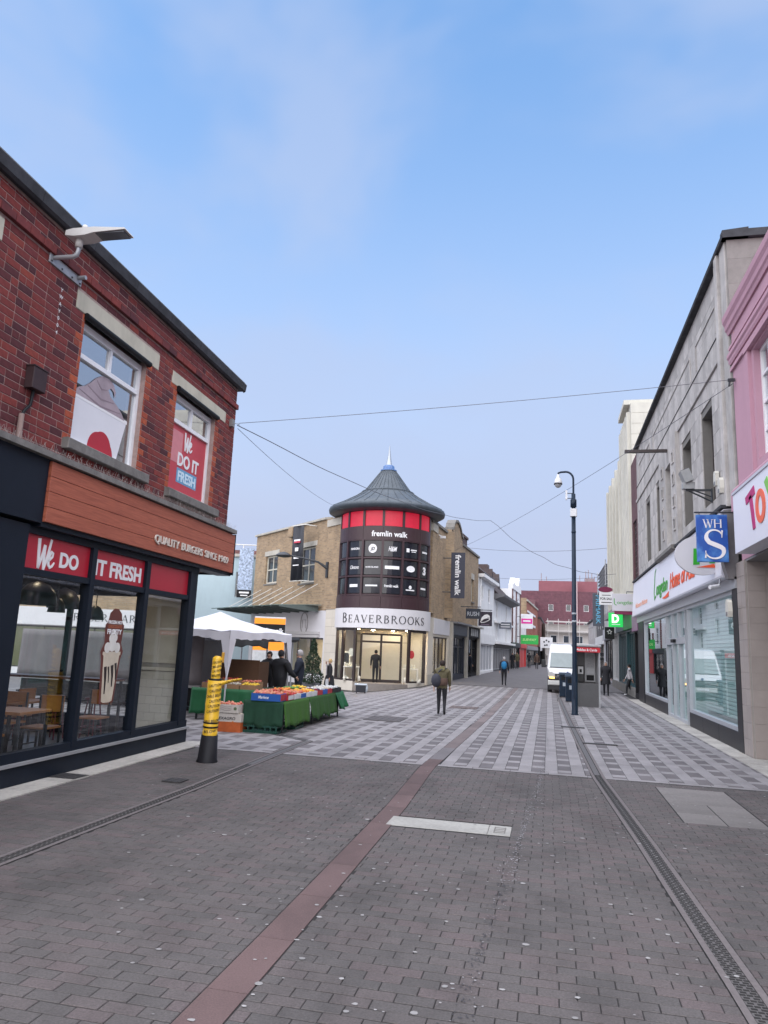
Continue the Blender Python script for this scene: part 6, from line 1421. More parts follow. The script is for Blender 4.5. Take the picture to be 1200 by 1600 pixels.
def right_row():
    cream = mat('cream_deco_stone', (0.55, 0.53, 0.47), 0.8, 0.08, 2, stain=0.22)
    pb = brickmat('plum_brick', ((0.12, 0.05, 0.06), (0.10, 0.045, 0.05)), (0.12, 0.08, 0.08), 0.3, 0.1)
    r = house('plum_brick_slice', 'narrow plum brick building with louvre between stone front and cream ribbed tower', (4.02, 37.1, 0), 180, 2.4, 11.3, 8, pb, [(0.5, 1.9, 5.0, 8.3)], 5, 12, mat('brown_louvre', (0.05, 0.03, 0.032), 0.6, 0.1), shop=dict(h=3.9, m=mat('mauve_fascia', (0.26, 0.14, 0.24), 0.5, 0.1), wall=black, n=2, fh=0.8))
    # cream ribbed building: tall near part, lower far part
    d = thing('cream_ribbed_building', 'tall cream art deco building with vertical ribs', 'building', (4.1, 50.5, 0), 180)
    q = MB(); q.box(-9, 0.0, 9.3, 13.2, 4.6, 14.7); q.box(-9, -0.25, 0.0, 9.3, 4.6, 12.6); q.build('core', cream, d)
    q = MB(); q.box(-9, 0.3, 9.7, 12.9, 14.7, 14.95); q.box(-9, 0.2, 8.8, 9.3, 4.6, 14.2); q.box(-9, 0.10, 0.4, 4.0, 12.6, 12.9); q.build('parapet_steps', cream, d)
    for k in range(13):
        y = 0.2+k*0.70; q = MB(); q.cbox(-0.3, 0.12 if k % 3 else 0.28, y, y+0.34, 4.6, 12.3 if k % 3 else 12.75, 0.02); q.build('rib', cream, d)
    for k in range(5): y = 9.5+k*0.75; q = MB(); q.cbox(-0.1, 0.18, y, y+0.38, 4.6, 14.3, 0.02); q.build('rib', cream, d)
    for k in range(17): z = 5.2+k*0.56; q = MB(); q.box(-8.9, 0.0, 13.2, 13.215, z, z+0.53); q.build('stone_course', cream, d)
    q = MB(); q.box(-0.3, 0.5, 0, 13.2, 4.2, 4.6); q.build('canopy_band', mat('grey_band', (0.28, 0.27, 0.28), 0.7, 0.1), d)
    teal = mat('teal_shop', (0.012, 0.055, 0.065), 0.4, 0.1)
    for (a, b, m_, t) in ((8.8, 13.2, teal, 'teal'), (4.2, 8.7, mat('grey_teal', (0.05, 0.075, 0.085), 0.5, 0.1), 'grey'), (0.0, 4.1, mat('pale_grey_shop', (0.42, 0.42, 0.43), 0.6, 0.1), 'pale')):
        q = MB(); shell(q, a, b, -0.3, 4.2, 8, [(a+0.2, b-0.2, 0.5, 3.2)], 0.0, 0.3); q.build('shop_wall', m_, d)
        q = MB(); q.box(0, 0.15, a+.05, b-.05, 3.3, 4.1); q.build('shop_fascia', mat('green_fascia', (0.03, 0.20, 0.05), 0.5, 0.1) if t == 'teal' else m_, d)
        window(d, a+0.2, b-0.2, 0.5, 3.2, -0.15, 4, 1, m_, darkpane, 0.1, name='shop_window')
    q = MB(); q.box(0, 0.06, -0.1, 13.2, -0.3, 0.45); q.build('plinth', greystone, d)
    gs = mat('grey_signboard', (0.45, 0.45, 0.50), 0.6, 0.05)
    r = house('white_shop_house', 'pale shop building with blank grey board beyond the cream ribs', (4.4, 62, 0), 180, 11.3, 6.6, 9, mat('pale_render', (0.5, 0.49, 0.5), 0.8, 0.08, 1, stain=0.2), [(1, 2.2, 4.6, 6), (4, 5.2, 4.6, 6), (7, 8.2, 4.6, 6)], 1, 2, upvc, ('flat', darkcoping, 0.25), dict(h=4.0, m=gs, wall=gs, n=6, fh=0.8))
    q = MB()
    for k in range(6): q.box(-6, 0.5, 0.4+k*0.02, 9, 6.9+k*0.28, 6.93+k*0.28)
    q.tube([(0.5, 0.5, 6.8), (0.5, 0.5, 8.6)], 0.04, 5); q.tube([(0.5, 9, 6.8), (0.5, 9, 8.6)], 0.04, 5); q.build('roof_louvre', mat('pale_louvre', (0.42, 0.42, 0.44), 0.6, 0.1), r)
    house('dark_upper_shop', 'dark clad shop building carrying the tall grey vertical sign', (4.4, 72, 0), 180, 9.8, 6.6, 9, mat('dark_clad', (0.10, 0.095, 0.10), 0.7, 0.15, 2), [(1, 2.6, 4.2, 6), (4, 5.6, 4.2, 6), (7, 8.6, 4.2, 6)], 2, 1, upvc, ('flat', darkcoping, 0.2), dict(h=3.6, m=white, wall=white, n=5, fh=0.7))
    house('far_pale_shop', 'far pale shop row on the right of the street', (4.9, 96, 0), 180, 23.5, 5.8, 9, mat('far_pale', (0.42, 0.40, 0.40), 0.8, 0.1, 1), [(1.5+k*3.2, 3.0+k*3.2, 3.8, 5.2) for k in range(7)], 1, 2, upvc, ('flat', darkcoping, 0.2), dict(h=3.2, m=mat('far_fascia', (0.4, 0.4, 0.42), 0.6, 0.1), wall=black, n=9, fh=0.6))
    # scaffolded cream block closing the view
    s = house('scaffolded_block', 'cream block wrapped in pale scaffolding before the red office block', (-0.5, 122, 0), -78, 9.0, 6.8, 8, mat('scaffold_cream', (0.42, 0.39, 0.37), 0.8, 0.1, 1), [(0.8+k*2.1, 1.9+k*2.1, z, z+1.4) for k in range(4) for z in (1.2, 3.6)], 1, 1, upvc)
    q = MB()
    for k in range(6): q.tube([(0.9, 0.2+k*1.7, 0), (0.9, 0.2+k*1.7, 7.6)], 0.05, 4)
    for z in (1.9, 3.8, 5.7, 7.2): q.tube([(0.9, 0, z), (0.9, 9, z)], 0.05, 4); q.box(0.2, 0.9, 0, 9, z-0.15, z-0.05)
    q.build('scaffolding', mat('pale_scaffold', (0.55, 0.52, 0.5), 0.6, 0.1), s)
right_row()

# ================================================================ STREET FURNITURE
def camera_column():
    t = thing('camera_column', 'tall dark blue street column with hooked arm and white dome camera', 'column', (0.82, 24.7, 0))
    q = MB(); q.lathe([(0.0, 0), (0.115, 0), (0.115, 0.02), (0.098, 0.05), (0.095, 1.25), (0.080, 1.32), (0.074, 1.40), (0.066, 7.2), (0.0, 7.2)], 16); p = q.build('shaft', bluepost, t)
    for z, r in ((6.98, 0.09), (5.9, 0.075), (3.2, 0.078), (2.95, 0.078)): q = MB(); q.lathe([(0.06, z-0.03), (r, z-0.03), (r, z+0.03), (0.06, z+0.03)], 14); q.build('collar', bluepost if z > 5 else mat('pale_band', (0.35, 0.38, 0.42), 0.5, 0.2), p)
    q = MB(); q.box(-0.05, 0.05, -0.105, -0.097, 0.5, 1.0); q.build('access_door', bluepost, p)
    q = MB(); q.lathe([(0.09, 6.75), (0.10, 6.75), (0.10, 7.0), (0.09, 7.0)], 14); q.build('junction_ring', bluepost, t)
    pts = [(0, 0, 7.15), (0, 0, 7.70)]+[(-0.25+0.25*math.cos(a), 0, 7.70+0.27*math.sin(a)) for a in [PI*i/2/8 for i in range(1, 9)]]+[(-0.40, 0, 7.96), (-0.49, 0, 7.93), (-0.50, 0, 7.86)]
    q = MB(); q.tube(pts, 0.034, 10); q.build('hooked_arm', bluepost, t)
    dome = mat('dome_camera_white', (0.60, 0.60, 0.62), 0.35, 0.05)
    q = MB(); q.lathe([(0.0, 7.88), (0.04, 7.88), (0.05, 7.80), (0.11, 7.70), (0.135, 7.60), (0.135, 7.56), (0, 7.56)], 18, (-0.5, 0)); q.lathe([(0.138, 7.56), (0.142, 7.55), (0.138, 7.53)], 18, (-0.5, 0), m=1); q.build('dome_camera', [dome, black], t)
    q = MB(); q.sphere((-0.5, 0, 7.53), 0.115, 16); q.build('dome', mat('smoked_dome', (0.30, 0.30, 0.31), 0.1, 0), t)
    q = MB(); q.cbox(-0.11, 0.11, -0.14, 0.10, 6.42, 6.68, 0.02); q.build('white_box', dome, t)
    q = MB(); q.box(-0.26, -0.20, -0.06, 0.06, 7.0, 7.32); q.build('antenna', dome, t); q = MB(); q.tube([(-0.2, 0, 7.22), (0, 0, 7.22)], 0.015, 5); q.tube([(-0.2, 0, 7.05), (0, 0, 7.05)], 0.015, 5); q.build('antenna_arm', darksteel, t)
camera_column()

def kiosk():
    t = thing('phone_kiosk', 'grey open telephone kiosk with red strip sign and payphone', 'kiosk', (1.42, 28.75, 0), -86)
    grey = mat('kiosk_grey', (0.10, 0.097, 0.10), 0.45, 0.12, 4, metal=0.2); lite = mat('kiosk_light', (0.36, 0.36, 0.37), 0.4, 0.1)
    W, D_, H = 0.46, 0.85, 2.20
    q = MB(); q.box(-D_, -D_+0.05, -W, W, 0, H); q.box(-D_, 0.0, -W, -W+0.04, 0.0, H); q.build('back_and_side', grey, t)
    q = MB(); q.box(-D_, 0.0, W-0.05, W, 0.0, H); q.build('side_post', lite, t)
    q = MB(); q.box(-0.2, -0.15, -W+.04, W-.05, 0.0, 0.86); q.build('lower_panel', grey, t)
    q = MB(); q.cbox(-D_-0.04, 0.05, -W-0.04, W+0.04, H, H+0.09, 0.02); q.build('roof', lite, t)
    q = MB(); q.box(0.0, 0.03, -W, W, H-0.20, H-0.02); rs = q.build('red_sign', mat('kiosk_red', (0.50, 0.015, 0.03), 0.4, 0.05), t)
    put(text_mb('Mobiles & Cards', 0.095, 0.76, 0.02, 0.006), 'lettering', letter_white, rs, 0.031, -0.03, H-0.155)
    q = MB(); q.box(-D_+0.05, -D_+0.10, 0.0, W-0.08, 0.90, 2.0); nb = q.build('notice_frame', lite, t)
    for (z0, z1, m_) in ((1.45, 1.92, mat('notice_grey', (0.30, 0.30, 0.31), 0.4, 0.25, 20)), (1.20, 1.40, mat('notice_pale', (0.45, 0.45, 0.46), 0.5, 0.2, 20)), (0.95, 1.15, black)):
        q = MB(); q.box(-D_+0.101, -D_+0.11, 0.05, W-0.13, z0, z1); q.build('notice', m_, nb)
    q = MB(); q.cbox(-D_+0.05, -D_+0.22, -0.32, -0.06, 0.88, 1.5, 0.01); ph = q.build('payphone', mat('phone_black', (0.03, 0.03, 0.033), 0.4, 0.1), t)
    q = MB(); q.cbox(-D_+0.21, -D_+0.25, -0.28, -0.08, 1.18, 1.46, 0.008); q.build('keypad_plate', mat('phone_steel', (0.45, 0.45, 0.46), 0.3, 0.1, metal=0.4), ph)
    q = MB(); q.box(-D_+0.251, -D_+0.258, -0.22, -0.14, 1.24, 1.36); q.build('screen', black, ph)
    q = MB(); q.tube([(-D_+0.24, -0.36, 1.46), (-D_+0.26, -0.37, 1.36), (-D_+0.24, -0.36, 1.25)], 0.025, 8); q.build('handset', black, ph)
    q = MB(); q.box(-0.6, 0.5, -1.2, -1.19, 0, 0.001); 
kiosk()
def bin_(lab, x, y):
    t = thing('litter_bin', lab, 'bin', (x, y, 0), -90)
    q = MB(); q.cbox(-0.22, 0.22, -0.24, 0.24, 0.03, 0.98, 0.03); q.build('bin_body', bluepost, t)
    q = MB(); q.prism([(-0.25, 0.98), (0.25, 0.98), (0.22, 1.05), (-0.22, 1.09)], 'y', -0.26, 0.26); q.build('bin_lid', bluepost, t)
    q = MB(); q.box(0.22, 0.228, -0.16, 0.16, 0.76, 0.92); q.build('bin_mouth', black, t); q = MB(); q.box(0.22, 0.226, -0.10, 0.10, 0.5, 0.66); q.build('label_plate', mat('pale_band', (0.35, 0.38, 0.42)), t)
bin_('dark blue litter bin nearer the phone kiosk', 0.92, 31.4); bin_('dark blue litter bin beside the white van', 0.72, 34.5)

def van():
    t = thing('parked_van', 'white panel van parked facing the square with headlight glowing', 'van', (0.93, 38.0, 0), -90)
    # x forward (front at 0), y across, z up
    paint = mat('van_white', (0.66, 0.66, 0.68), 0.25, 0.03, 1); plas = mat('van_black_plastic', (0.018, 0.018, 0.02), 0.6, 0.1)
    secs = []  # (x, halfwidth bottom, halfwidth top, z bottom, z top)
    side = [(0.02, 0.36), (0.05, 0.80), (-0.05, 1.02), (-0.55, 1.22), (-0.98, 1.98), (-1.30, 2.36), (-1.7, 2.42), (-5.8, 2.42), (-5.9, 2.3), (-5.9, 0.36)]
    mid = []
    def hw(z, x): 
        w = 0.98 if z < 1.25 else 0.98-(z-1.25)*0.11
        if x > -0.6: w -= (0.6+x)**2*0.28
        return w
    mb = MB(); n = len(side)
    rings = []
    for s in (-1, -0.93, 0.93, 1):
        ring = []
        for (x, z) in side:
            k = 0.0 if abs(s) > 0.95 else 0.05
            cx = -2.9; cz = 1.3; f = 1.0 if k else 0.965
            ring.append((cx+(x-cx)*f+k*0, s*hw(z, x), cz+(z-cz)*f))
        rings.append(ring)
    vv = [p for r in rings for p in r]; ff = []
    for k in range(3):
        for i in range(n): j = (i+1) % n; ff.append((k*n+i, k*n+j, (k+1)*n+j, (k+1)*n+i))
    ff += [tuple(range(n))[::-1], tuple(range(3*n, 4*n))]
    mb.add(vv, ff); body = mb.build('body', paint, t)
    bv = body.modifiers.new('soft', 'BEVEL'); bv.width = 0.06; bv.segments = 3; bv.limit_method = 'ANGLE'; bv.angle_limit = R(25)
    def on_slope(y0, y1, f0, f1, off=0.012, a=(-0.55, 1.22), b=(-0.98, 1.98)):
        d = Vector((b[0]-a[0], b[1]-a[1])); nn = Vector((d.y, -d.x)).normalized()
        p0 = Vector(a)+d*f0+nn*off; p1 = Vector(a)+d*f1+nn*off
        return [(p0.x, y0, p0.y), (p0.x, y1, p0.y), (p1.x, y1*0.93, p1.y), (p1.x, y0*0.93, p1.y)]
    q = MB(); q.add(on_slope(-0.86, 0.86, 0.04, 0.97, 0.016), [(0, 1, 2, 3)]); ws = q.build('windscreen', mat('windscreen_glass', (0.17, 0.21, 0.22), 0.06, 0.12, 3, spec=0.8), t)
    q = MB(); o = on_slope(-0.90, 0.90, -0.02, 0.04, 0.02); q.add(o, [(0, 1, 2, 3)]); q.build('wiper_cowl', plas, ws)
    q = MB(); q.cbox(0.0, 0.075, -0.93, 0.93, 0.60, 0.74, 0.02); q.box(0.0, 0.068, -0.62, 0.62, 0.70, 0.94); q.build('grille', plas, t)
    q = MB()
    for z in (0.78, 0.86): q.box(0.069, 0.08, -0.58, 0.58, z, z+0.02)
    q.build('grille_bars', mat('chrome', (0.5, 0.5, 0.52), 0.2, 0, metal=0.8), t)
    q = MB(); q.cbox(-0.3, 0.10, -0.96, 0.96, 0.38, 0.62, 0.04); q.build('bumper', mat('van_bumper', (0.50, 0.50, 0.48), 0.5, 0.05), t); q = MB(); q.box(-0.3, 0.06, -0.93, 0.93, 0.16, 0.38); q.build('lower_valance', plas, t)
    for s in (-1, 1):
        q = MB(); q.prism([(s*0.62, 0.74), (s*0.90, 0.78), (s*0.93, 1.0), (s*0.78, 1.02), (s*0.62, 0.94)], 'x', -0.12, 0.055); q.build('headlight', mat('headlight_glass', (0.45, 0.44, 0.42), 0.1, 0.1), t)
        q = MB(); q.prism([(s*0.64, 0.70), (s*0.88, 0.71), (s*0.88, 0.775), (s*0.64, 0.765)], 'x', 0.05, 0.078); q.build('indicator', mat('amber_glow', (0.9, 0.4, 0.05), 0.4, 0, emit=(1.0, 0.42, 0.08), estr=1.6 if s < 0 else 0.6), t)
        m_ = MB(); m_.cbox(-0.90, -0.72, min(s*1.06, s*1.28), max(s*1.06, s*1.28), 1.22, 1.60, 0.03); mr_ = m_.build('mirror', plas, t); q = MB(); q.tube([(-0.82, s*0.93, 1.24), (-0.82, s*1.1, 1.32)], 0.03, 6); q.build('mirror_arm', plas, mr_)
        q = MB(); x0, x1 = -1.05, -1.95; q.quad((-0.92, s*0.985, 1.25), (x1, s*0.985, 1.25), (x1, s*0.925, 1.92), (-1.22, s*0.925, 1.92)); q.build('side_window', van_glass if False else darkpane, t)
        for wx in (-0.95, -4.7):
            w = MB(); w.lathe([(0.20, -0.11), (0.32, -0.11), (0.34, -0.08), (0.34, 0.08), (0.32, 0.11), (0.20, 0.11)], 24); w.xf(Matrix.Translation((wx, s*0.87, 0.34)) @ Matrix.Rotation(PI/2, 4, 'X')); wo = w.build('wheel', rubber, t)
            h = MB(); h.lathe([(0.0, -0.09), (0.21, -0.09), (0.21, 0.09), (0.0, 0.09)], 18); h.xf(Matrix.Translation((wx, s*0.87, 0.34)) @ Matrix.Rotation(PI/2, 4, 'X')); h.build('rim', alu, wo)
    q = MB(); q.box(0.101, 0.11, -0.26, 0.26, 0.46, 0.56); q.build('number_plate', white, t)
    q = MB(); q.prism([(0.06*math.cos(2*PI*i/16), 1.0+0.06*math.sin(2*PI*i/16)) for i in range(16)], 'x', -0.05, 0.03); q.build('badge', mat('badge_blue', (0.1, 0.13, 0.3), 0.3, 0), t)
van()

def bollard():
    t = thing('taped_bollard', 'battered bollard wrapped in yellow caution tape above a black sleeve', 'bollard', (-5.17, 10.93, 0))
    t.rotation_euler = (R(-1.0), R(3.5), R(-62))
    q = MB(); q.lathe([(0.0, 0), (0.165, 0), (0.165, 0.02), (0.152, 0.035), (0.125, 0.41), (0.0, 0.41)], 24); q.build('sleeve', mat('black_sleeve', (0.009, 0.009, 0.012), 0.5, 0.15, spec=0.2), t)
    tape = mat('yellow_tape', (0.72, 0.43, 0.025), 0.35, 0.12, 9, bump=0.25, bscale=18)
    q = MB(); rnd = random.Random(2); z = 0.41; prof = []
    while z < 1.20: prof += [(0.110+rnd.uniform(-.003, .004), z), (0.114+rnd.uniform(-.003, .004), z+0.055)]; z += 0.06
    prof.append((0.10, 1.215)); prof.append((0.0, 1.215)); q.lathe(prof, 28); b = q.build('tape_wrap', tape, t)
    L1 = ['BELOW', 'CAUTION', 'CABLE BELOW', 'CAUTION', 'CAUTION', 'CAUTION', 'CAUTION', 'CABLE BELOW', 'CAUTION', 'CAUTION']
    for i, s in enumerate(L1):
        z0 = 0.455+i*0.078
        if i in (1, 3): continue
        g = text_mb(s, 0.042, 0.20 if len(s) < 8 else 0.30, 0.008, 0.002)
        a0 = rnd.uniform(-0.2, 0.3); sl = rnd.uniform(0.10, 0.2)
        mb_map(g, lambda p: ((0.1185+p[2])*math.cos(a0+p[0]/0.1185), (0.1185+p[2])*math.sin(a0+p[0]/0.1185), z0+p[1]+p[0]*sl)).build('tape_lettering', letter_dark, b)
    for z in (0.52, 0.585): q = MB(); q.lathe([(0.115, z), (0.119, z+0.004), (0.119, z+0.022), (0.115, z+0.026)], 28); q.build('black_band', black, b)
    q = MB(); q.lathe([(0.085, 1.20), (0.105, 1.21), (0.105, 1.27), (0.085, 1.275)], 20); q.build('neck', black, t)
    q = MB(); prof = [(0.0, 1.26), (0.078, 1.26)]; z = 1.27
    while z < 1.56: prof += [(0.070+rnd.uniform(-.004, .005), z), (0.074+rnd.uniform(-.004, .004), z+0.04)]; z += 0.045
    prof += [(0.07, 1.59), (0.04, 1.615), (0.0, 1.62)]; q.lathe(prof, 22); h = q.build('taped_head', tape, t)
    for i in range(4):
        g = text_mb('CAUTION' if i % 2 else 'BELOW', 0.036, 0.15, 0.006, 0.002); z0 = 1.31+i*0.068
        mb_map(g, lambda p: ((0.079+p[2])*math.cos(0.1+p[0]/0.079), (0.079+p[2])*math.sin(0.1+p[0]/0.079), z0+p[1]+p[0]*0.2)).build('tape_lettering', letter_dark, h)
    q = MB(); q.cbox(-0.02, 0.02, 0.06, 0.105, 1.52, 1.68, 0.006); q.build('tape_flap', mat('dull_tape', (0.45, 0.24, 0.02), 0.5, 0.1), h)
    # loose tail of tape stretched towards the gazebo pole
    a, c = Vector((0.09, 0.06, 1.20)), Vector((-0.10, 0.42, 1.27)); q = MB(); v = []
    for i in range(7):
        f = i/6; p = a.lerp(c, f); hh = 0.035*(1-f*0.6); v += [(p.x, p.y, p.z-hh), (p.x, p.y, p.z+hh)]
    q.add(v, [(2*i, 2*i+2, 2*i+3, 2*i+1) for i in range(6)], 0, True); o = q.build('tape_tail', tape, t); o.modifiers.new('t', 'SOLIDIFY').thickness = 0.006
    g = text_mb('CAUTION', 0.04, 0.22, 0.006, 0.002); d = (c-a); 
    mb_map(g, lambda p: (a.x+d.x*(0.55+p[0]/0.41)+0.012, a.y+d.y*(0.55+p[0]/0.41), a.z+d.z*(0.55+p[0]/0.41)-0.02+p[1])).build('tape_lettering', letter_dark, o)
bollard()

# ---------------------------------------------------------------- market stalls
grass_green = mat('artificial_grass', (0.035, 0.105, 0.012), 0.95, 0.3, 50, bump=0.6, bscale=120)
dark_green = mat('dark_green_cloth', (0.006, 0.045, 0.022), 0.8, 0.25, 5)
mid_green = mat('green_tarpaulin', (0.008, 0.10, 0.035), 0.6, 0.2, 4)
def drape(y0, y1, z0, z1, amp, m, parent, name, x=0.0, n=40, swing=0.06, ph=0.0, uneven=0.03):
    """hanging cloth facing +x with folds"""
    q = MB(); v = []; rows = 7
    for i in range(n+1):
        y = y0+(y1-y0)*i/n
        for j in range(rows+1):
            f = j/rows; zb = z0+uneven*math.sin(i*0.45+ph)+uneven*0.6*math.sin(i*1.3+ph)
            z = z1+(zb-z1)*f
            xx = x+swing*f+amp*f*math.sin(i*0.9+ph+0.6*math.sin(i*0.3))*0.7+amp*0.4*f*math.sin(i*2.1)
            v.append((xx, y, z))
    q.add(v, [(i*(rows+1)+j, (i+1)*(rows+1)+j, (i+1)*(rows+1)+j+1, i*(rows+1)+j+1) for i in range(n) for j in range(rows)], 0, True)
    o = q.build(name, m, parent, fix=False); o.modifiers.new('t', 'SOLIDIFY').thickness = 0.008
    return o
def fruit_box(lab, x, y, z, w, l, h, m, kind, text=None, rz=0, side=None, tilt=0.0, group=None):
    """open card tray; w across (x), l along (y)"""
    t = thing('fruit_box', lab, 'box', (x, y, z), rz, group); t.rotation_euler = (0, R(tilt), R(rz))
    q = MB(); k = 0.012
    q.box(-w/2, w/2, -l/2, l/2, 0, k); q.box(-w/2, -w/2+k, -l/2, l/2, k, h); q.box(w/2-k, w/2, -l/2, l/2, k, h); q.box(-w/2+k, w/2-k, -l/2, -l/2+k, k, h); q.box(-w/2+k, w/2-k, l/2-k, l/2, k, h); b = q.build('tray', m, t)
    if side: q = MB(); q.box(w/2, w/2+.002, -l/2+0.02, l/2-0.02, 0.01, h-0.01); q.build('printed_side', side, b)
    q = MB(); rnd = random.Random(int(abs(x*100+y*37)))
    cols = {'apple': [(0.42, 0.03, 0.02), (0.35, 0.10, 0.03)], 'peach': [(0.55, 0.22, 0.12), (0.5, 0.12, 0.08)], 'orange': [(0.65, 0.20, 0.015)], 'lemon': [(0.65, 0.42, 0.02)], 'pale': [(0.45, 0.40, 0.32), (0.38, 0.36, 0.32)], 'berry': [(0.25, 0.01, 0.02), (0.06, 0.01, 0.05)], 'green': [(0.10, 0.22, 0.03)], 'white': [(0.5, 0.5, 0.5)]}[kind]
    ms = [mat('fruit_%s_%d' % (kind, i), c, 0.4, 0.2, 20) for i, c in enumerate(cols)]
    r = 0.036; yy = -l/2+r+k
    while yy < l/2-r:
        xx = -w/2+r+k
        while xx < w/2-r: q.sphere((xx+rnd.uniform(-.008, .008), yy+rnd.uniform(-.008, .008), h-0.01+rnd.uniform(-.01, .03)), r*rnd.uniform(0.9, 1.1), 7, rnd.randrange(len(ms))); xx += 2*r
        yy += 2*r
    tag(q.build('fruit', ms, t, fix=False), kind='stuff')
    if text: mb_map(text_mb(text, h*0.42, w*0.36, 0.015, 0.002, 0.25), lambda p: (-0.08*w+p[0], -l/2-0.001-p[2], h*0.3+p[1])).build('lettering', letter_white, b)
    return t
def stall_front():
    t = thing('fruit_stall', 'long fruit stall table draped in green artificial grass', 'stall', (-5.85, 17.1, 0), 0.8)
    q = MB(); q.box(-0.42, 0.42, -2.3, 2.45, 0.60, 0.64); q.build('table_top', dark_green, t)
    for (y) in (-2.1, 0.0, 2.3):
        for x in (-0.36, 0.36): q = MB(); q.box(x-.018, x+.018, y-.018, y+.018, 0, 0.6); q.build('leg', darksteel, t)
    # near end cloth (faces the camera), long side cloths
    e = drape(-0.44, 0.44, 0.13, 0.66, 0.02, dark_green, t, 'end_cloth', x=0.0, n=20, swing=0.02); e.rotation_euler = (0, 0, R(-90)); e.location = (0, -2.32, 0)
    drape(-2.32, -0.55, 0.14, 0.655, 0.025, grass_green, t, 'grass_cloth', x=0.435, n=26, swing=0.07, uneven=0.02)
    drape(-0.56, 1.7, 0.16, 0.655, 0.035, mat('dark_grass', (0.022, 0.075, 0.012), 0.95, 0.3, 50, bump=0.6, bscale=120), t, 'grass_cloth', x=0.432, n=34, swing=0.09, ph=1.0, uneven=0.04)
    drape(1.68, 2.48, 0.24, 0.655, 0.05, mid_green, t, 'green_sheet', x=0.43, n=14, swing=0.16, ph=2.0)
    e = drape(-0.42, 0.44, 0.24, 0.65, 0.03, mid_green, t, 'far_end_cloth', n=14, swing=0.05); e.rotation_euler = (0, 0, R(90)); e.location = (0, 2.46, 0)
    bl = mat('blue_card', (0.012, 0.085, 0.34), 0.6, 0.12, 6); red = mat('red_card', (0.36, 0.02, 0.03), 0.6, 0.1); wh = mat('white_card', (0.55, 0.55, 0.57), 0.6, 0.1); br = mat('brown_card', (0.30, 0.17, 0.09), 0.8, 0.15)
    rows = [(14.95, 'blue card fruit box with white script at the near end of the stall', bl, 'peach', 'Marlene', red), (15.37, 'red sided card tray of peaches next to the blue box', red, 'apple', None, wh), (15.79, 'white card tray of reddish apples in the middle of the stall', wh, 'apple', None, wh), (16.21, 'white and blue card tray of brownish pears on the stall', wh, 'peach', None, bl), (16.63, 'white tray heaped with oranges on the stall', wh, 'orange', None, wh), (17.05, 'white tray of yellow lemons on the stall', wh, 'lemon', None, wh), (17.47, 'red sided tray of dark berries on the stall', red, 'berry', None, red), (17.89, 'blue sided tray of pale mushrooms on the stall', bl, 'white', None, bl), (18.31, 'red card tray of pale punnets towards the far end', red, 'pale', None, red), (18.73, 'black tray of white punnets near the far end', black, 'white', None, black), (19.13, 'black tray of white punnets at the far corner of the stall', black, 'white', None, black)]
    for i, (y, lab, m_, k, tx, side) in enumerate(rows):
        fruit_box(lab, -5.68 if i else -5.78, y, 0.655, 0.50 if i else 0.64, 0.40, 0.15 if i == 0 else 0.11, m_, k, tx, rz=0.8+(i % 3-1)*1.2 if i else 3, side=side)
    for i, (y, lab, m_, k) in enumerate(((15.6, 'brown tray of peaches on the back row of the stall', br, 'peach'), (16.15, 'brown tray of red apples on the back row of the stall', br, 'apple'), (16.7, 'brown tray of oranges on the back row of the stall', br, 'orange'), (17.3, 'brown tray of green apples on the back row of the stall', br, 'green'), (17.9, 'brown tray of lemons on the back row of the stall', br, 'lemon'))):
        fruit_box(lab, -6.12, y, 0.66, 0.34, 0.48, 0.13, m_, k, rz=0.8)
    # plastic crates under the table
    def crate(lab, x, y, z, m_):
        c = thing('plastic_crate', lab, 'crate', (x, y, z), 1, 'green plastic crates under the fruit stall'); q = MB(); w, l, h = 0.40, 0.30, 0.16
        q.box(-w, w, -l, l, 0, 0.02)
        for zz in (0.02, h-0.04): q.box(-w, w, -l, -l+.015, zz, zz+0.035); q.box(-w, w, l-.015, l, zz, zz+0.035); q.box(-w, -w+.015, -l+.015, l-.015, zz, zz+0.035); q.box(w-.015, w, -l+.015, l-.015, zz, zz+0.035)
        for k in range(7): xx = -w+0.02+k*(2*w-0.06)/6; q.box(xx, xx+0.03, -l, -l+.014, 0.055, h-0.04); q.box(xx, xx+0.03, l-.014, l, 0.055, h-0.04)
        q.build('crate_body', m_, c)
    gp = mat('green_plastic', (0.008, 0.055, 0.04), 0.4, 0.1)
    crate('dark green plastic crate under the near end of the stall', -5.88, 15.05, 0, gp); crate('dark green plastic crate further under the stall', -5.85, 16.1, 0, gp)
    # stacked cartons beside the stall
    oc = fruit_box('orange printed card carton on the ground under the white cartons', -6.52, 14.78, 0, 0.58, 0.40, 0.20, mat('orange_card', (0.42, 0.09, 0.02), 0.7, 0.3, 5), 'orange', rz=2)
    ex = fruit_box('white carton lettered EXAGRO in the middle of the stack', -6.56, 14.80, 0.205, 0.66, 0.42, 0.165, mat('cream_card', (0.50, 0.46, 0.42), 0.7, 0.08), 'pale', rz=3)
    mb_map(text_mb('EXAGRO', 0.06, 0.36, 0.02, 0.002, 0.15), lambda p: (0.02+p[0], -0.212-p[2], 0.04+p[1])).build('lettering', letter_dark, ex)
    tp = fruit_box('white printed carton with wavy lines on top of the carton stack', -6.60, 14.78, 0.385, 0.62, 0.42, 0.17, mat('cream_card', (0.50, 0.46, 0.42)), 'peach', rz=1)
    q = MB()
    for k in range(3): q.tube([(-0.16+0.32*i/10, -0.213, 0.06+k*0.035+0.014*math.sin(i*0.7)) for i in range(11)], 0.004, 3)
    q.build('wavy_print', mat('mauve_ink', (0.25, 0.18, 0.2), 0.6, 0), tp)
    q = MB()
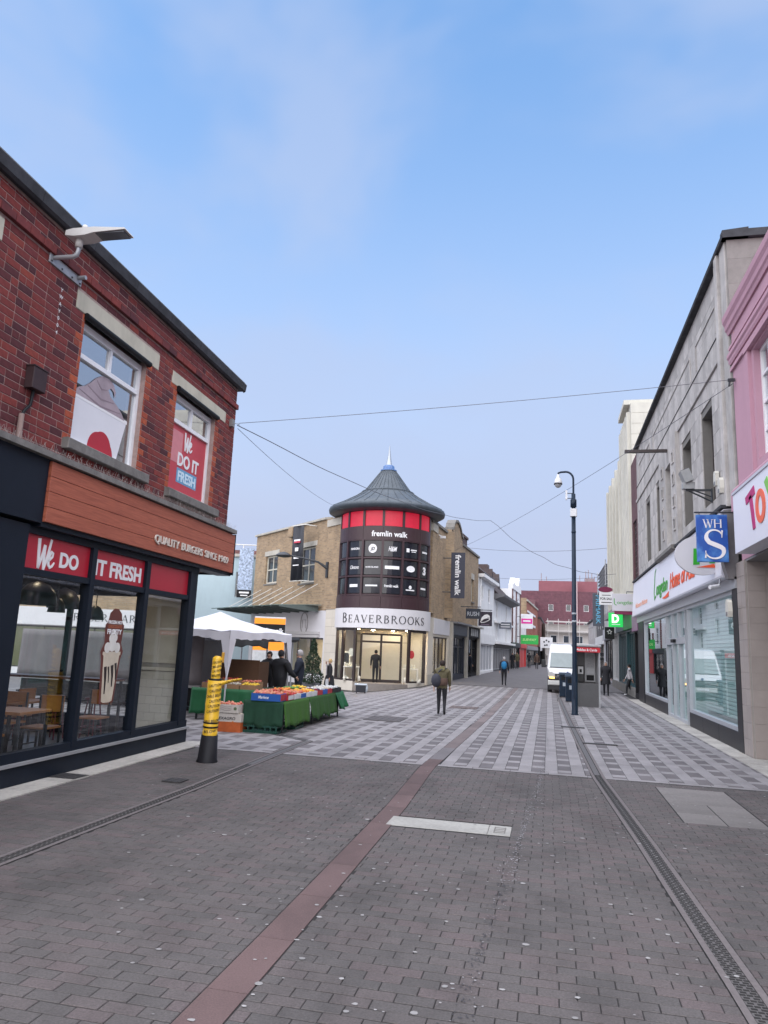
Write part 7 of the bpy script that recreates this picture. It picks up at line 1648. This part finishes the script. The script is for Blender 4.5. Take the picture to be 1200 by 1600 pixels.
    for x in (-0.22, 0.24): q.prism([(x+0.035*math.cos(2*PI*i/8), 0.09+0.035*math.sin(2*PI*i/8)) for i in range(8)], 'y', -0.216, -0.211)
    q.build('round_print', mat('green_ink', (0.10, 0.14, 0.07), 0.6, 0.2), tp)
stall_front()

def gazebo():
    t = thing('market_gazebo', 'white pop-up gazebo over the market stall', 'gazebo', (-8.55, 18.15, 0), -12)
    cl = mat('white_canvas', (0.62, 0.61, 0.65), 0.7, 0.06, 2, bump=0.3, bscale=5); h = 1.40
    # canopy: four sagging faces with folds
    q = MB(); n = 10; v = []; f = []
    def roofz(x, y):
        d = max(abs(x), abs(y))/h; e = min(abs(x), abs(y))/h
        return 2.62-0.52*d**1.0-0.10*math.sin(PI*d)*0.8*(1-e*0.6)+0.02*math.sin(9*x+4*y)*d
    for i in range(2*n+1):
        for j in range(2*n+1): x, y = -h+h*i/n, -h+h*j/n; v.append((x, y, roofz(x, y)))
    m_ = 2*n+1
    for i in range(2*n):
        for j in range(2*n): f.append((i*m_+j, (i+1)*m_+j, (i+1)*m_+j+1, i*m_+j+1))
    q.add(v, f, 0, True); q.build('canopy', cl, t, fix=False)
    # valance with leg covers: deeper at the corners
    q = MB()
    for s in range(4):
        c, sn = math.cos(s*PI/2), math.sin(s*PI/2); vv = []; k = 24
        for i in range(k+1):
            y = -h+2*h*i/k; top = roofz(h, y); e = abs(y)/h
            dp = 0.22+0.05*(e > 0.9)+0.015*math.sin(i*1.9)-0.06*(1-e)
            for zz in (top, top-dp): xx = h+0.01+0.012*math.sin(i*1.3)*(zz < top); vv.append((c*xx-sn*y, sn*xx+c*y, zz))
        q.add(vv, [(2*i, 2*i+1, 2*i+3, 2*i+2) for i in range(k)], 0, True)
    q.build('valance', cl, t, fix=False)
    for sx in (-1, 1):
        for sy in (-1, 1):
            q = MB(); q.box(sx*(h-.03)-.017, sx*(h-.03)+.017, sy*(h-.03)-.017, sy*(h-.03)+.017, 0 if not (sx > 0 and sy < 0) else 0.0, 2.05); q.build('pole', mat('white_pole', (0.55, 0.55, 0.57), 0.4, 0.05), t)
            q = MB(); zt = 1.9; a, b = sx*(h+0.012), sy*(h+0.012)
            q.add([(a, b, zt), (a-sx*0.26, b, zt), (a-sx*0.03, b, 1.05), (a, b, 0.95), (a, b-sy*0.26, zt), (a, b-sy*0.03, 1.05)], [(0, 1, 2, 3), (0, 3, 5, 4)]); q.build('leg_cover', cl, t, fix=False)
    return t
gazebo()
def trailer():
    t = thing('market_trailer', 'grey curtained market trailer with black underside behind the taped bollard', 'trailer', (-11.8, 18.9, 0), -3)
    cu = mat('grey_curtain', (0.20, 0.18, 0.185), 0.85, 0.12, 3, bump=0.3, bscale=4)
    q = MB(); q.box(-2.9, 2.9, -0.6, 0.8, 0.62, 1.85); q.build('body', mat('trailer_grey', (0.24, 0.24, 0.255), 0.6, 0.1), t)
    d = drape(-2.92, 2.92, 0.68, 1.97, 0.03, cu, t, 'side_curtain', n=60, swing=0.03, uneven=0.01); d.rotation_euler = (0, 0, R(-90)); d.location = (0, -0.63, 0)
    q = MB(); q.box(-2.9, 2.9, -0.66, -0.6, 0.60, 0.68); q.build('side_rail', mat('pale_rail', (0.36, 0.35, 0.35), 0.5, 0.1), t)
    q = MB(); q.box(-2.85, 2.85, -0.55, 0.75, 0.12, 0.6); q.build('underside', black, t)
    q = MB(); q.box(-2.9, 2.9, -0.64, -0.6, 0.02, 0.06); q.box(-2.9, 2.9, -0.64, -0.6, 0.22, 0.26); q.build('lower_rails', black, t)
    for x in (-1.9, 1.9):
        w = MB(); w.lathe([(0.0, -0.09), (0.27, -0.09), (0.28, -0.06), (0.28, 0.06), (0.27, 0.09), (0, 0.09)], 18); w.xf(Matrix.Translation((x, 0.1, 0.28)) @ Matrix.Rotation(PI/2, 4, 'X')); w.build('wheel', rubber, t)
trailer()
def stall_back():
    t = thing('back_stall', 'second fruit table with green cloth under the gazebo', 'stall', (-7.55, 16.95, 0), 4)
    q = MB(); q.box(-0.8, 0.75, -0.4, 1.6, 0.66, 0.70); q.build('table_top', dark_green, t)
    for x in (-0.7, 0.65):
        for y in (-0.3, 1.5): q = MB(); q.box(x-.02, x+.02, y-.02, y+.02, 0, 0.66); q.build('leg', darksteel, t)
    e = drape(-0.82, 0.77, 0.12, 0.74, 0.04, mid_green, t, 'front_cloth', n=26, swing=0.05); e.rotation_euler = (0, 0, R(-90)); e.location = (0, -0.42, 0)
    drape(-0.42, 1.6, 0.2, 0.74, 0.04, dark_green, t, 'side_cloth', x=0.77, n=26, swing=0.05)
    br = mat('brown_card', (0.30, 0.17, 0.09))
    fruit_box('brown tray of pale potatoes on the second table', -7.55, 17.0, 0.71, 0.5, 0.4, 0.12, br, 'pale', rz=4); fruit_box('brown tray of red onions on the second table', -8.05, 17.0, 0.71, 0.42, 0.4, 0.14, br, 'berry', rz=6); fruit_box('brown tray of yellow melons at the edge of the second table', -7.08, 17.1, 0.71, 0.4, 0.5, 0.12, br, 'lemon', rz=4); fruit_box('brown tray of red apples at the back of the second table', -7.85, 17.55, 0.71, 0.5, 0.4, 0.2, br, 'apple', rz=4); fruit_box('brown tray of peaches at the back of the second table', -7.3, 17.65, 0.71, 0.46, 0.4, 0.16, br, 'peach', rz=4)
    c = thing('cardboard_sheet', 'large brown cardboard box standing behind the fruit', 'box', (-8.15, 18.75, 0.0), -6)
    q = MB(); q.box(-0.62, 0.60, 0, 0.03, 0.68, 1.38); q.box(0.57, 0.60, 0.03, 0.55, 0.6, 1.34); q.box(-0.62, -0.59, 0.03, 0.55, 0.6, 1.34); q.box(-0.6, 0.6, 0.03, 0.55, 0.62, 0.66); q.build('card_panel', mat('dark_brown_card', (0.16, 0.085, 0.05), 0.85, 0.15, 3), c)
    q = MB()
    for x in (-0.5, 0.5): q.box(x-.03, x+.03, 0.05, 0.11, 0, 0.62); q.box(x-.03, x+.03, 0.45, 0.51, 0, 0.62)
    q.build('trestle', darksteel, c)
    a = thing('dark_awning_stall', 'dark awning stall frame behind the white gazebo', 'stall', (-8.9, 21.3, 0), -6)
    q = MB(); q.prism([(-0.9, 1.92), (1.1, 2.05), (1.15, 1.98), (1.0, 1.9), (-0.9, 1.86)], 'y', -0.9, 1.0); q.build('awning', mat('black_awning', (0.02, 0.02, 0.022), 0.7, 0.15), a)
    v = drape(-0.9, 1.05, 1.72, 1.93, 0.03, mat('black_awning', (0.02, 0.02, 0.022)), a, 'valance', n=24, swing=0.02); v.rotation_euler = (0, 0, R(-90)); v.location = (0, -0.92, 0)
    for x in (-0.85, 0.95):
        for y in (-0.8, 0.9): q = MB(); q.tube([(x, y, 0), (x, y, 1.92)], 0.025, 6); q.build('pole', steel, a)
stall_back()
def totem():
    t = thing('map_totem', 'orange and black shopping centre totem sign beside the conical tree', 'sign', (-11.6, 29.6, gz(-11.6, 29.6)), -77)
    q = MB(); q.cbox(-0.12, 0.12, -0.66, 0.66, 0, 3.30, 0.02); b = q.build('board', mat('totem_white', (0.5, 0.5, 0.5), 0.5, 0.08), t)
    org = mat('totem_orange', (0.75, 0.24, 0.015), 0.5, 0.04, emit=(0.8, 0.25, 0.01), estr=0.12)
    q = MB(); q.box(0.12, 0.13, -0.66, 0.66, 3.0, 3.24); q.build('orange_band', org, b); q = MB(); q.box(0.12, 0.131, -0.66, 0.66, 2.45, 2.995); p = q.build('black_band', black, b)
    put(text_mb('fremlin walk', 0.22, 1.2, 0.02, 0.008), 'lettering', letter_white, p, 0.132, 0, 2.62)
    q = MB(); q.box(0.12, 0.13, -0.66, 0.66, 1.9, 2.4); q.build('orange_panel', org, b)
    q = MB(); q.box(0.12, 0.128, -0.55, 0.55, 0.5, 1.8); q.build('map', mat('map_print', (0.45, 0.46, 0.46), 0.5, 0.2, 8), b)
    # conical tree in planter
    px, py = -10.05, 31.0; z0 = gz(px, py)
    t = thing('potted_conical_tree', 'dark green conical tree in square grey planter by the corner shop', 'tree', (px, py, z0), 10)
    q = MB(); q.prism([(-0.30, 0), (0.30, 0), (0.38, 0.62), (-0.38, 0.62)], 'y', -0.34, 0.34); q.build('planter', mat('grey_planter', (0.085, 0.085, 0.095), 0.6, 0.15), t)
    q = MB(); q.tube([(0, 0, 0.5), (0.01, 0.0, 1.3), (0, 0.01, 2.3)], [0.05, 0.035, 0.01], 6); q.build('trunk', mat('bark', (0.06, 0.045, 0.035), 0.9, 0.2), t)
    rnd = random.Random(9); q = MB()
    for i in range(3200):
        f = rnd.random()**1.25; z = 0.55+f*1.95; rr = (0.50*(1-f)**0.8+0.03)*(0.75+0.35*math.sin(9*f+3)**2)*(0.55+0.5*rnd.random()**0.5); a = rnd.random()*2*PI
        c = Vector((rr*math.cos(a), rr*math.sin(a), z)); s = rnd.uniform(0.03, 0.06)
        d1 = Vector((rnd.gauss(0, 1), rnd.gauss(0, 1), rnd.gauss(0, 0.7))).normalized(); d2 = d1.cross(Vector((rnd.gauss(0, 1), rnd.gauss(0, 1), rnd.gauss(0, 1)))).normalized()
        q.add([c-d1*s, c+d2*s*0.45, c+d1*s, c-d2*s*0.45], [(0, 1, 2, 3)])
    tag(q.build('crown', mat('dark_box_leaf', (0.012, 0.035, 0.012), 0.6, 0.2, 8, island=0.55), t, fix=False), kind='stuff')
    c = thing('trolley_case', 'black open case with pale cloth standing outside the corner shop door', 'case', (-8.75, 34.6, gz(-8.75, 34.6)), -77)
    q = MB(); q.cbox(-0.2, 0.2, -0.24, 0.24, 0.06, 0.42, 0.03); q.build('case_body', mat('case_black', (0.02, 0.022, 0.03), 0.5, 0.2), c); q = MB(); q.cbox(-0.18, 0.22, -0.30, 0.30, 0.38, 0.46, 0.03); q.sphere((0.1, 0.26, 0.25), 0.13, 8, sq=(0.6, 0.7, 1.5)); q.build('pale_cloth', mat('pale_cloth', (0.42, 0.46, 0.5), 0.8, 0.1), c)
    for y in (-0.2, 0.2): q = MB(); q.tube([(0, y-.02, 0.05), (0, y+.02, 0.05)], 0.05, 10); q.build('caster', rubber, c)
totem()

# ---------------------------------------------------------------- overhead wires
def wire(lab, a, b, sag, r=0.0065, wob=0.0, m=None):
    a, b = Vector(a), Vector(b); q = MB(); n = 40; rnd = random.Random(int(a.x*7+b.y)); pts = []
    for i in range(n+1):
        f = i/n; p = a.lerp(b, f); p.z -= sag*4*f*(1-f); p.z += wob*math.sin(f*34)*0.5; p.x += wob*math.sin(f*21); pts.append(p-a)
    q.tube(pts, r, 5); o = q.build('overhead_cable', m or mat('cable_grey', (0.10, 0.10, 0.12), 0.6, 0.0), None, fix=False); o.location = a; tag(o, lab, 'cable')
wire('thin straight cable from the red brick corner to the pink wall', (-6.44, 13.8, 6.42), (3.90, 16.15, 7.86), 0.05)
wire('cable from the red brick corner looping past the tower roof', (-6.44, 13.75, 6.36), (-3.2, 41, 9.2), 0.55, 0.010, 0.02)
wire('slack twisted cable running on from the tower roof to the cream building', (-3.2, 41, 9.2), (3.9, 44, 6.6), 0.9, 0.013, 0.05)
wire('thin cable from the red brick corner down to the side wing', (-6.44, 13.78, 6.30), (-11.0, 38.3, 9.3), 0.3, 0.006)
wire('thin cable slanting from the pink wall across behind the camera column', (3.92, 16.2, 7.8), (-6.2, 47, 8.2), 0.3, 0.007)
wire('faint cable across the street beyond the tower', (-5.8, 52, 9.2), (4.0, 50, 9.0), 0.25, 0.012)
wire('faint low cable across the street before the far shops', (-5.2, 60, 7.9), (4.2, 58, 7.9), 0.2, 0.012)

# ================================================================ PEOPLE
def skin_mesh(verts, edges, radii, root, sub=1):
    me = bpy.data.meshes.new('body'); me.from_pydata(verts, edges, []); ob = bpy.data.objects.new('body', me); COL.objects.link(ob)
    sk = ob.modifiers.new('skin', 'SKIN'); sk.use_smooth_shade = True
    for i, r in enumerate(radii):
        d = me.skin_vertices[0].data[i]; d.radius = r if isinstance(r, tuple) else (r, r); d.use_root = (i == root)
    sb = ob.modifiers.new('sub', 'SUBSURF'); sb.levels = sub; sb.render_levels = sub
    dg = bpy.context.evaluated_depsgraph_get(); dg.update()
    out = bpy.data.meshes.new_from_object(ob.evaluated_get(dg)); bpy.data.objects.remove(ob); bpy.data.meshes.remove(me)
    return out
SKIN = mat('skin', (0.42, 0.24, 0.17), 0.55, 0.08, 20)
def hand(root_p, direction, side, curl=0.5):
    """palm with four unequal bent fingers and a thumb"""
    d = Vector(direction).normalized(); sd = d.cross(Vector((0, 0, 1))); sd = sd.normalized() if sd.length > 0.1 else Vector((1, 0, 0)); fw = sd.cross(d).normalized()
    if abs(d.z) > 0.8: fw, sd = Vector((1, 0, 0)), Vector((0, side, 0))
    p = Vector(root_p); V = [p, p+d*0.045, p+d*0.09]; E = [(0, 1), (1, 2)]; Rr = [0.022, (0.030, 0.016), (0.034, 0.014)]
    for k, (o, l) in enumerate(((-0.028, 0.068), (-0.009, 0.080), (0.010, 0.076), (0.028, 0.058))):
        b = p+d*0.09+fw*o; i = len(V); V += [b+d*l*0.4, b+d*l*0.72-sd*0.012*curl, b+d*l*0.95-sd*0.03*curl]; E += [(2, i), (i, i+1), (i+1, i+2)]; Rr += [0.0095, 0.0088, 0.0075]
    i = len(V); V += [p+d*0.05+fw*0.042, p+d*0.085+fw*0.058-sd*0.01]; E += [(1, i), (i, i+1)]; Rr += [0.011, 0.009]
    return V, E, Rr
def person(label, loc, face, h=1.75, coat=None, legs=None, shoes=None, hair=None, hem=0.85, stride=0.0, arms=None, bulk=1.0, cap=None, group=None, lean=0.0):
    """standing or walking figure: +x is the way the person faces"""
    k = h/1.75; t = thing('person', label, 'person', loc, face, group)
    s = stride
    arms = arms or {}
    def arm(side):
        if side in arms: return arms[side]
        sw = -side*s*0.5
        return ((sw*0.45-0.01, side*0.245, 1.14), (sw+0.04, side*0.255, 0.90))
    J = dict(pelvis=(0, 0, 0.95), waist=(0, 0, 1.10), chest=(0.0+lean*0.3, 0, 1.30), upper=(lean*0.4, 0, 1.43), neck=(0.005+lean*0.5, 0, 1.52), skull=(0.015+lean*0.6, 0, 1.60), crown=(0.015+lean*0.65, 0, 1.69))
    V, E, Rr = [], [], []; idx = {}
    def add(n, p, r, to=None):
        idx[n] = len(V); V.append(Vector(p)*k); Rr.append(tuple(x*k for x in r) if isinstance(r, tuple) else r*k)
        if to is not None: E.append((idx[to], idx[n]))
    b = bulk
    add('pelvis', J['pelvis'], (0.13*b, 0.165*b)); add('waist', J['waist'], (0.125*b, 0.16*b), 'pelvis'); add('chest', J['chest'], (0.135*b, 0.18*b), 'waist'); add('upper', J['upper'], (0.105*b, 0.15*b), 'chest'); add('neck', J['neck'], 0.058, 'upper'); add('skull', J['skull'], (0.085, 0.072), 'neck'); add('crown', J['crown'], (0.080, 0.066), 'skull')
    for sd in (-1, 1):
        n = str(sd); fx = sd*s*0.5
        add('hip'+n, (0, sd*0.09, 0.88), 0.095*b, 'pelvis'); kb = 0.06 if fx >= 0 else 0.10
        add('knee'+n, (fx*0.5+kb*(abs(s) > 0)+0.01, sd*0.095, 0.49), 0.068, 'hip'+n); lift = 0.10*abs(s)*(fx < 0)
        add('ankle'+n, (fx-(0.05 if fx < 0 else 0), sd*0.095, 0.095+lift), 0.045, 'knee'+n); add('ball'+n, (fx+0.10-(0.03 if fx < 0 else 0), sd*0.105, 0.045), 0.042, 'ankle'+n); add('toe'+n, (fx+0.17-(0.03 if fx < 0 else 0), sd*0.108, 0.035), 0.030, 'ball'+n)
        e, w = arm(sd)
        add('shoulder'+n, (lean*0.4, sd*0.185*b, 1.42), 0.072*b, 'upper'); add('elbow'+n, e, 0.056*b, 'shoulder'+n); add('wrist'+n, w, 0.040*b, 'elbow'+n)
    body = skin_mesh(V, E, Rr, 0, 2)
    bm = bmesh.new(); bm.from_mesh(body)
    for f in bm.faces: f.smooth = True
    nmain = len(bm.faces)
    for sd in (-1, 1):
        e, w = arm(sd); hv, he, hr = hand(Vector(w)*k, Vector(w)-Vector(e), sd)
        hm = skin_mesh(hv, he, [tuple(x*k for x in r) if isinstance(r, tuple) else r*k for r in hr], 0, 1); n0 = len(bm.faces); bm.from_mesh(hm); bpy.data.meshes.remove(hm)
        bm.faces.ensure_lookup_table()
        for f in bm.faces[n0:]: f.material_index = 3; f.smooth = True
    # face: nose, ears, brow, chin
    fx, fz = (0.015+lean*0.6)*k, 1.62*k
    def blob(c, r):
        m_ = bmesh.ops.create_icosphere(bm, subdivisions=1, radius=1.0, matrix=Matrix.Translation(c) @ Matrix.Diagonal((*r, 1)))
        for v in m_['verts']:
            for f in v.link_faces: f.material_index = 3; f.smooth = True
    blob((fx+0.088*k, 0, fz+0.005*k), (0.018*k, 0.014*k, 0.024*k)); blob((fx+0.055*k, 0, fz-0.075*k), (0.03*k, 0.035*k, 0.025*k))
    for sd in (-1, 1): blob((fx-0.005*k, sd*0.076*k, fz+0.005*k), (0.018*k, 0.01*k, 0.03*k))
    bm.faces.ensure_lookup_table()
    for f in bm.faces[:nmain]:
        c = f.calc_center_median()/k
        if c.z < 0.085: m = 2
        elif c.z > 1.535: m = 3
        elif c.z < hem and abs(c.y) < 0.2: m = 1
        else: m = 0
        f.material_index = m
    bm.to_mesh(body); bm.free()
    for m in (coat, legs, shoes or black, SKIN): body.materials.append(m)
    o = bpy.data.objects.new('body', body); COL.objects.link(o); o.parent = t
    for sd in (-1, 1):
        q = MB(); q.sphere((fx+0.078*k, sd*0.03*k, fz+0.03*k), 0.010*k, 6); q.build('eye', letter_dark, t)
    q = MB(); q.box(fx+0.082*k, fx+0.088*k, -0.022*k, 0.022*k, fz-0.048*k, fz-0.040*k); q.build('mouth', mat('lip', (0.25, 0.09, 0.08), 0.5, 0), t)
    # hair: cap that leaves the face free
    hm = MB(); hm.sphere((fx-0.012*k, 0, fz+0.03*k), 0.098*k, 16, sq=(1.0, 0.92, 1.12)); keepf = []
    for i, f in enumerate(hm.f):
        c = sum((Vector(hm.v[j]) for j in f), Vector())/len(f)
        if (c.x-fx) < 0.045*k and c.z > fz-0.06*k or c.z > fz+0.075*k: keepf.append(i)
    hm.f = [hm.f[i] for i in keepf]; hm.m = [0]*len(keepf); hm.sm = [True]*len(keepf); ho = hm.build('hair' if not cap else 'hat', cap or hair, t)
    ho.modifiers.new('t', 'SOLIDIFY').thickness = 0.012
    return t
def cl(name, c): return mat(name, c, 0.85, 0.18, 12, bump=0.25, bscale=25)
blackcloth = cl('black_cloth', (0.012, 0.012, 0.016)); navycloth = cl('navy_cloth', (0.010, 0.014, 0.028)); khaki = cl('khaki_coat', (0.10, 0.085, 0.045)); brownc = cl('brown_coat', (0.10, 0.06, 0.045)); darktr = cl('charcoal_trousers', (0.014, 0.014, 0.018)); greytr = cl('grey_trousers', (0.06, 0.06, 0.07)); creamc = cl('pale_top', (0.40, 0.38, 0.40))
brownhair = cl('dark_brown_hair', (0.022, 0.012, 0.010)); greyhair = cl('grey_hair', (0.35, 0.33, 0.33)); blonde = cl('blonde_hair', (0.45, 0.30, 0.14)); blackhair = cl('black_hair', (0.01, 0.009, 0.01))
# walking person with satchel
p = person('person in khaki and brown coat walking with a dark shoulder bag', (-3.05, 21.75, 0), 97, 1.56, khaki, darktr, black, brownhair, 0.86, 0.20, bulk=1.12)
q = MB(); q.sphere((-0.13, 0.17, 0.98), 0.165, 12, sq=(0.75, 0.9, 1.2)); b_ = q.build('shoulder_bag', cl('slate_bag', (0.035, 0.036, 0.05)), p)
q = MB(); q.tube([(-0.02, 0.20, 1.1), (-0.13, 0.05, 1.28), (-0.05, -0.12, 1.33), (0.10, -0.05, 1.25), (0.10, 0.16, 1.08)], 0.018, 6); q.build('bag_strap', cl('slate_bag', (0.035, 0.036, 0.05)), p)
q = MB(); q.lathe([(0.150, 0.84), (0.172, 0.86), (0.176, 1.0), (0.15, 1.05)], 16); q.build('lower_jacket', brownc, p)
q = MB(); q.tube([(-0.03, 0.0, 1.30), (-0.10, 0.0, 1.33)], 0.08, 10); q.build('collar', cl('olive_collar', (0.13, 0.115, 0.05)), p)
for sx in (0.10, -0.10): pass
# person with blue rucksack
p = person('person in navy jacket walking away with a bright blue rucksack', (-2.5, 43.4, gz(-2.5, 43.4)), 92, 1.62, navycloth, darktr, black, greyhair, 0.86, 0.28, bulk=1.1)
q = MB(); q.sphere((-0.20, 0, 1.14), 0.2, 12, sq=(0.6, 0.85, 1.15)); q.build('rucksack', cl('blue_rucksack', (0.015, 0.16, 0.36)), p)
# dark coated man walking towards us on the right pavement
p = person('person in long black coat walking along the right pavement with a black bag', (2.75, 38.0, 0), -95, 1.64, blackcloth, darktr, black, greyhair, 0.62, 0.14, bulk=1.15)
q = MB(); q.cbox(-0.06, 0.06, -0.42, -0.16, 0.50, 0.82, 0.02); q.build('black_bag', black, p)
q = MB(); q.lathe([(0.22, 0.55), (0.20, 0.75), (0.17, 0.95)], 16); q.build('coat_skirt', blackcloth, p)
# person stepping out of a shop doorway on the right
p = person('person in pale top and black trousers stepping out of the teal shop', (4.0, 39.5, 0), 180, 1.55, creamc, darktr, white, blackhair, 0.9, 0.35)
# stall customers
person('person in black padded jacket and dark cap at the far side of the stall', (-6.98, 18.75, 0), 60, 1.68, blackcloth, darktr, black, blackhair, 0.8, 0.0, bulk=1.45, cap=blackcloth, arms={-1: ((0.10, -0.33, 1.15), (0.32, -0.30, 1.02))})
person('white haired person in dark jacket facing the padded jacket at the stall', (-6.72, 19.55, 0), 200, 1.70, navycloth, darktr, black, greyhair, 0.8, 0.0, bulk=1.25, arms={1: ((0.10, 0.30, 1.15), (0.32, 0.22, 1.05))})
person('dark hooded person half hidden behind the padded jacket', (-7.75, 19.9, 0), -80, 1.62, blackcloth, darktr, black, blackhair, 0.7, 0.0, bulk=1.1, cap=blackcloth)
w = person('blonde person in long black coat and pale scarf beside the potted tree', (-9.35, 31.3, gz(-9.35, 31.3)), 195, 1.66, blackcloth, greytr, black, blonde, 0.55, 0.1, bulk=1.1, arms={-1: ((0.10, -0.26, 1.2), (0.16, -0.10, 1.48))})
q = MB(); q.lathe([(0.25, 0.45), (0.22, 0.7), (0.17, 0.95)], 16); q.build('coat_skirt', blackcloth, w); q = MB(); q.cbox(0.12, 0.165, -0.07, 0.07, 0.75, 1.42, 0.01); q.build('scarf', creamc, w)
q = MB(); q.cbox(0.02, 0.16, 0.20, 0.34, 0.55, 0.80, 0.02); q.build('carrier_bag', mat('pale_bag', (0.4, 0.4, 0.42), 0.5, 0.1), w)
person('person in black standing in the corner shop doorway', (-8.95, 38.35, 0.0), 100, 1.72, blackcloth, darktr, black, blackhair, 0.75, 0.0, bulk=1.05)
person('dark figure by the navy shop front past the tower', (-5.55, 53.5, gz(-5.5, 53)), 40, 1.66, navycloth, darktr, black, blackhair, 0.8, 0.1)
person('far person in dark green coat walking past the red shop', (-3.1, 76, gz(-3, 76)), -90, 1.70, khaki, darktr, black, blackhair, 0.8, 0.3)
person('far person in black beside the walker in green', (-3.5, 75, gz(-3, 75)), -90, 1.62, blackcloth, darktr, black, blackhair, 0.8, 0.2)
person('small far person in black down the street', (-2.1, 84, gz(-2, 84)), 90, 1.66, blackcloth, darktr, black, blackhair, 0.8, 0.2)
person('far person in brown coat with bag near the parked van', (-1.2, 80, gz(-1, 80)), -90, 1.68, brownc, darktr, black, brownhair, 0.7, 0.3)
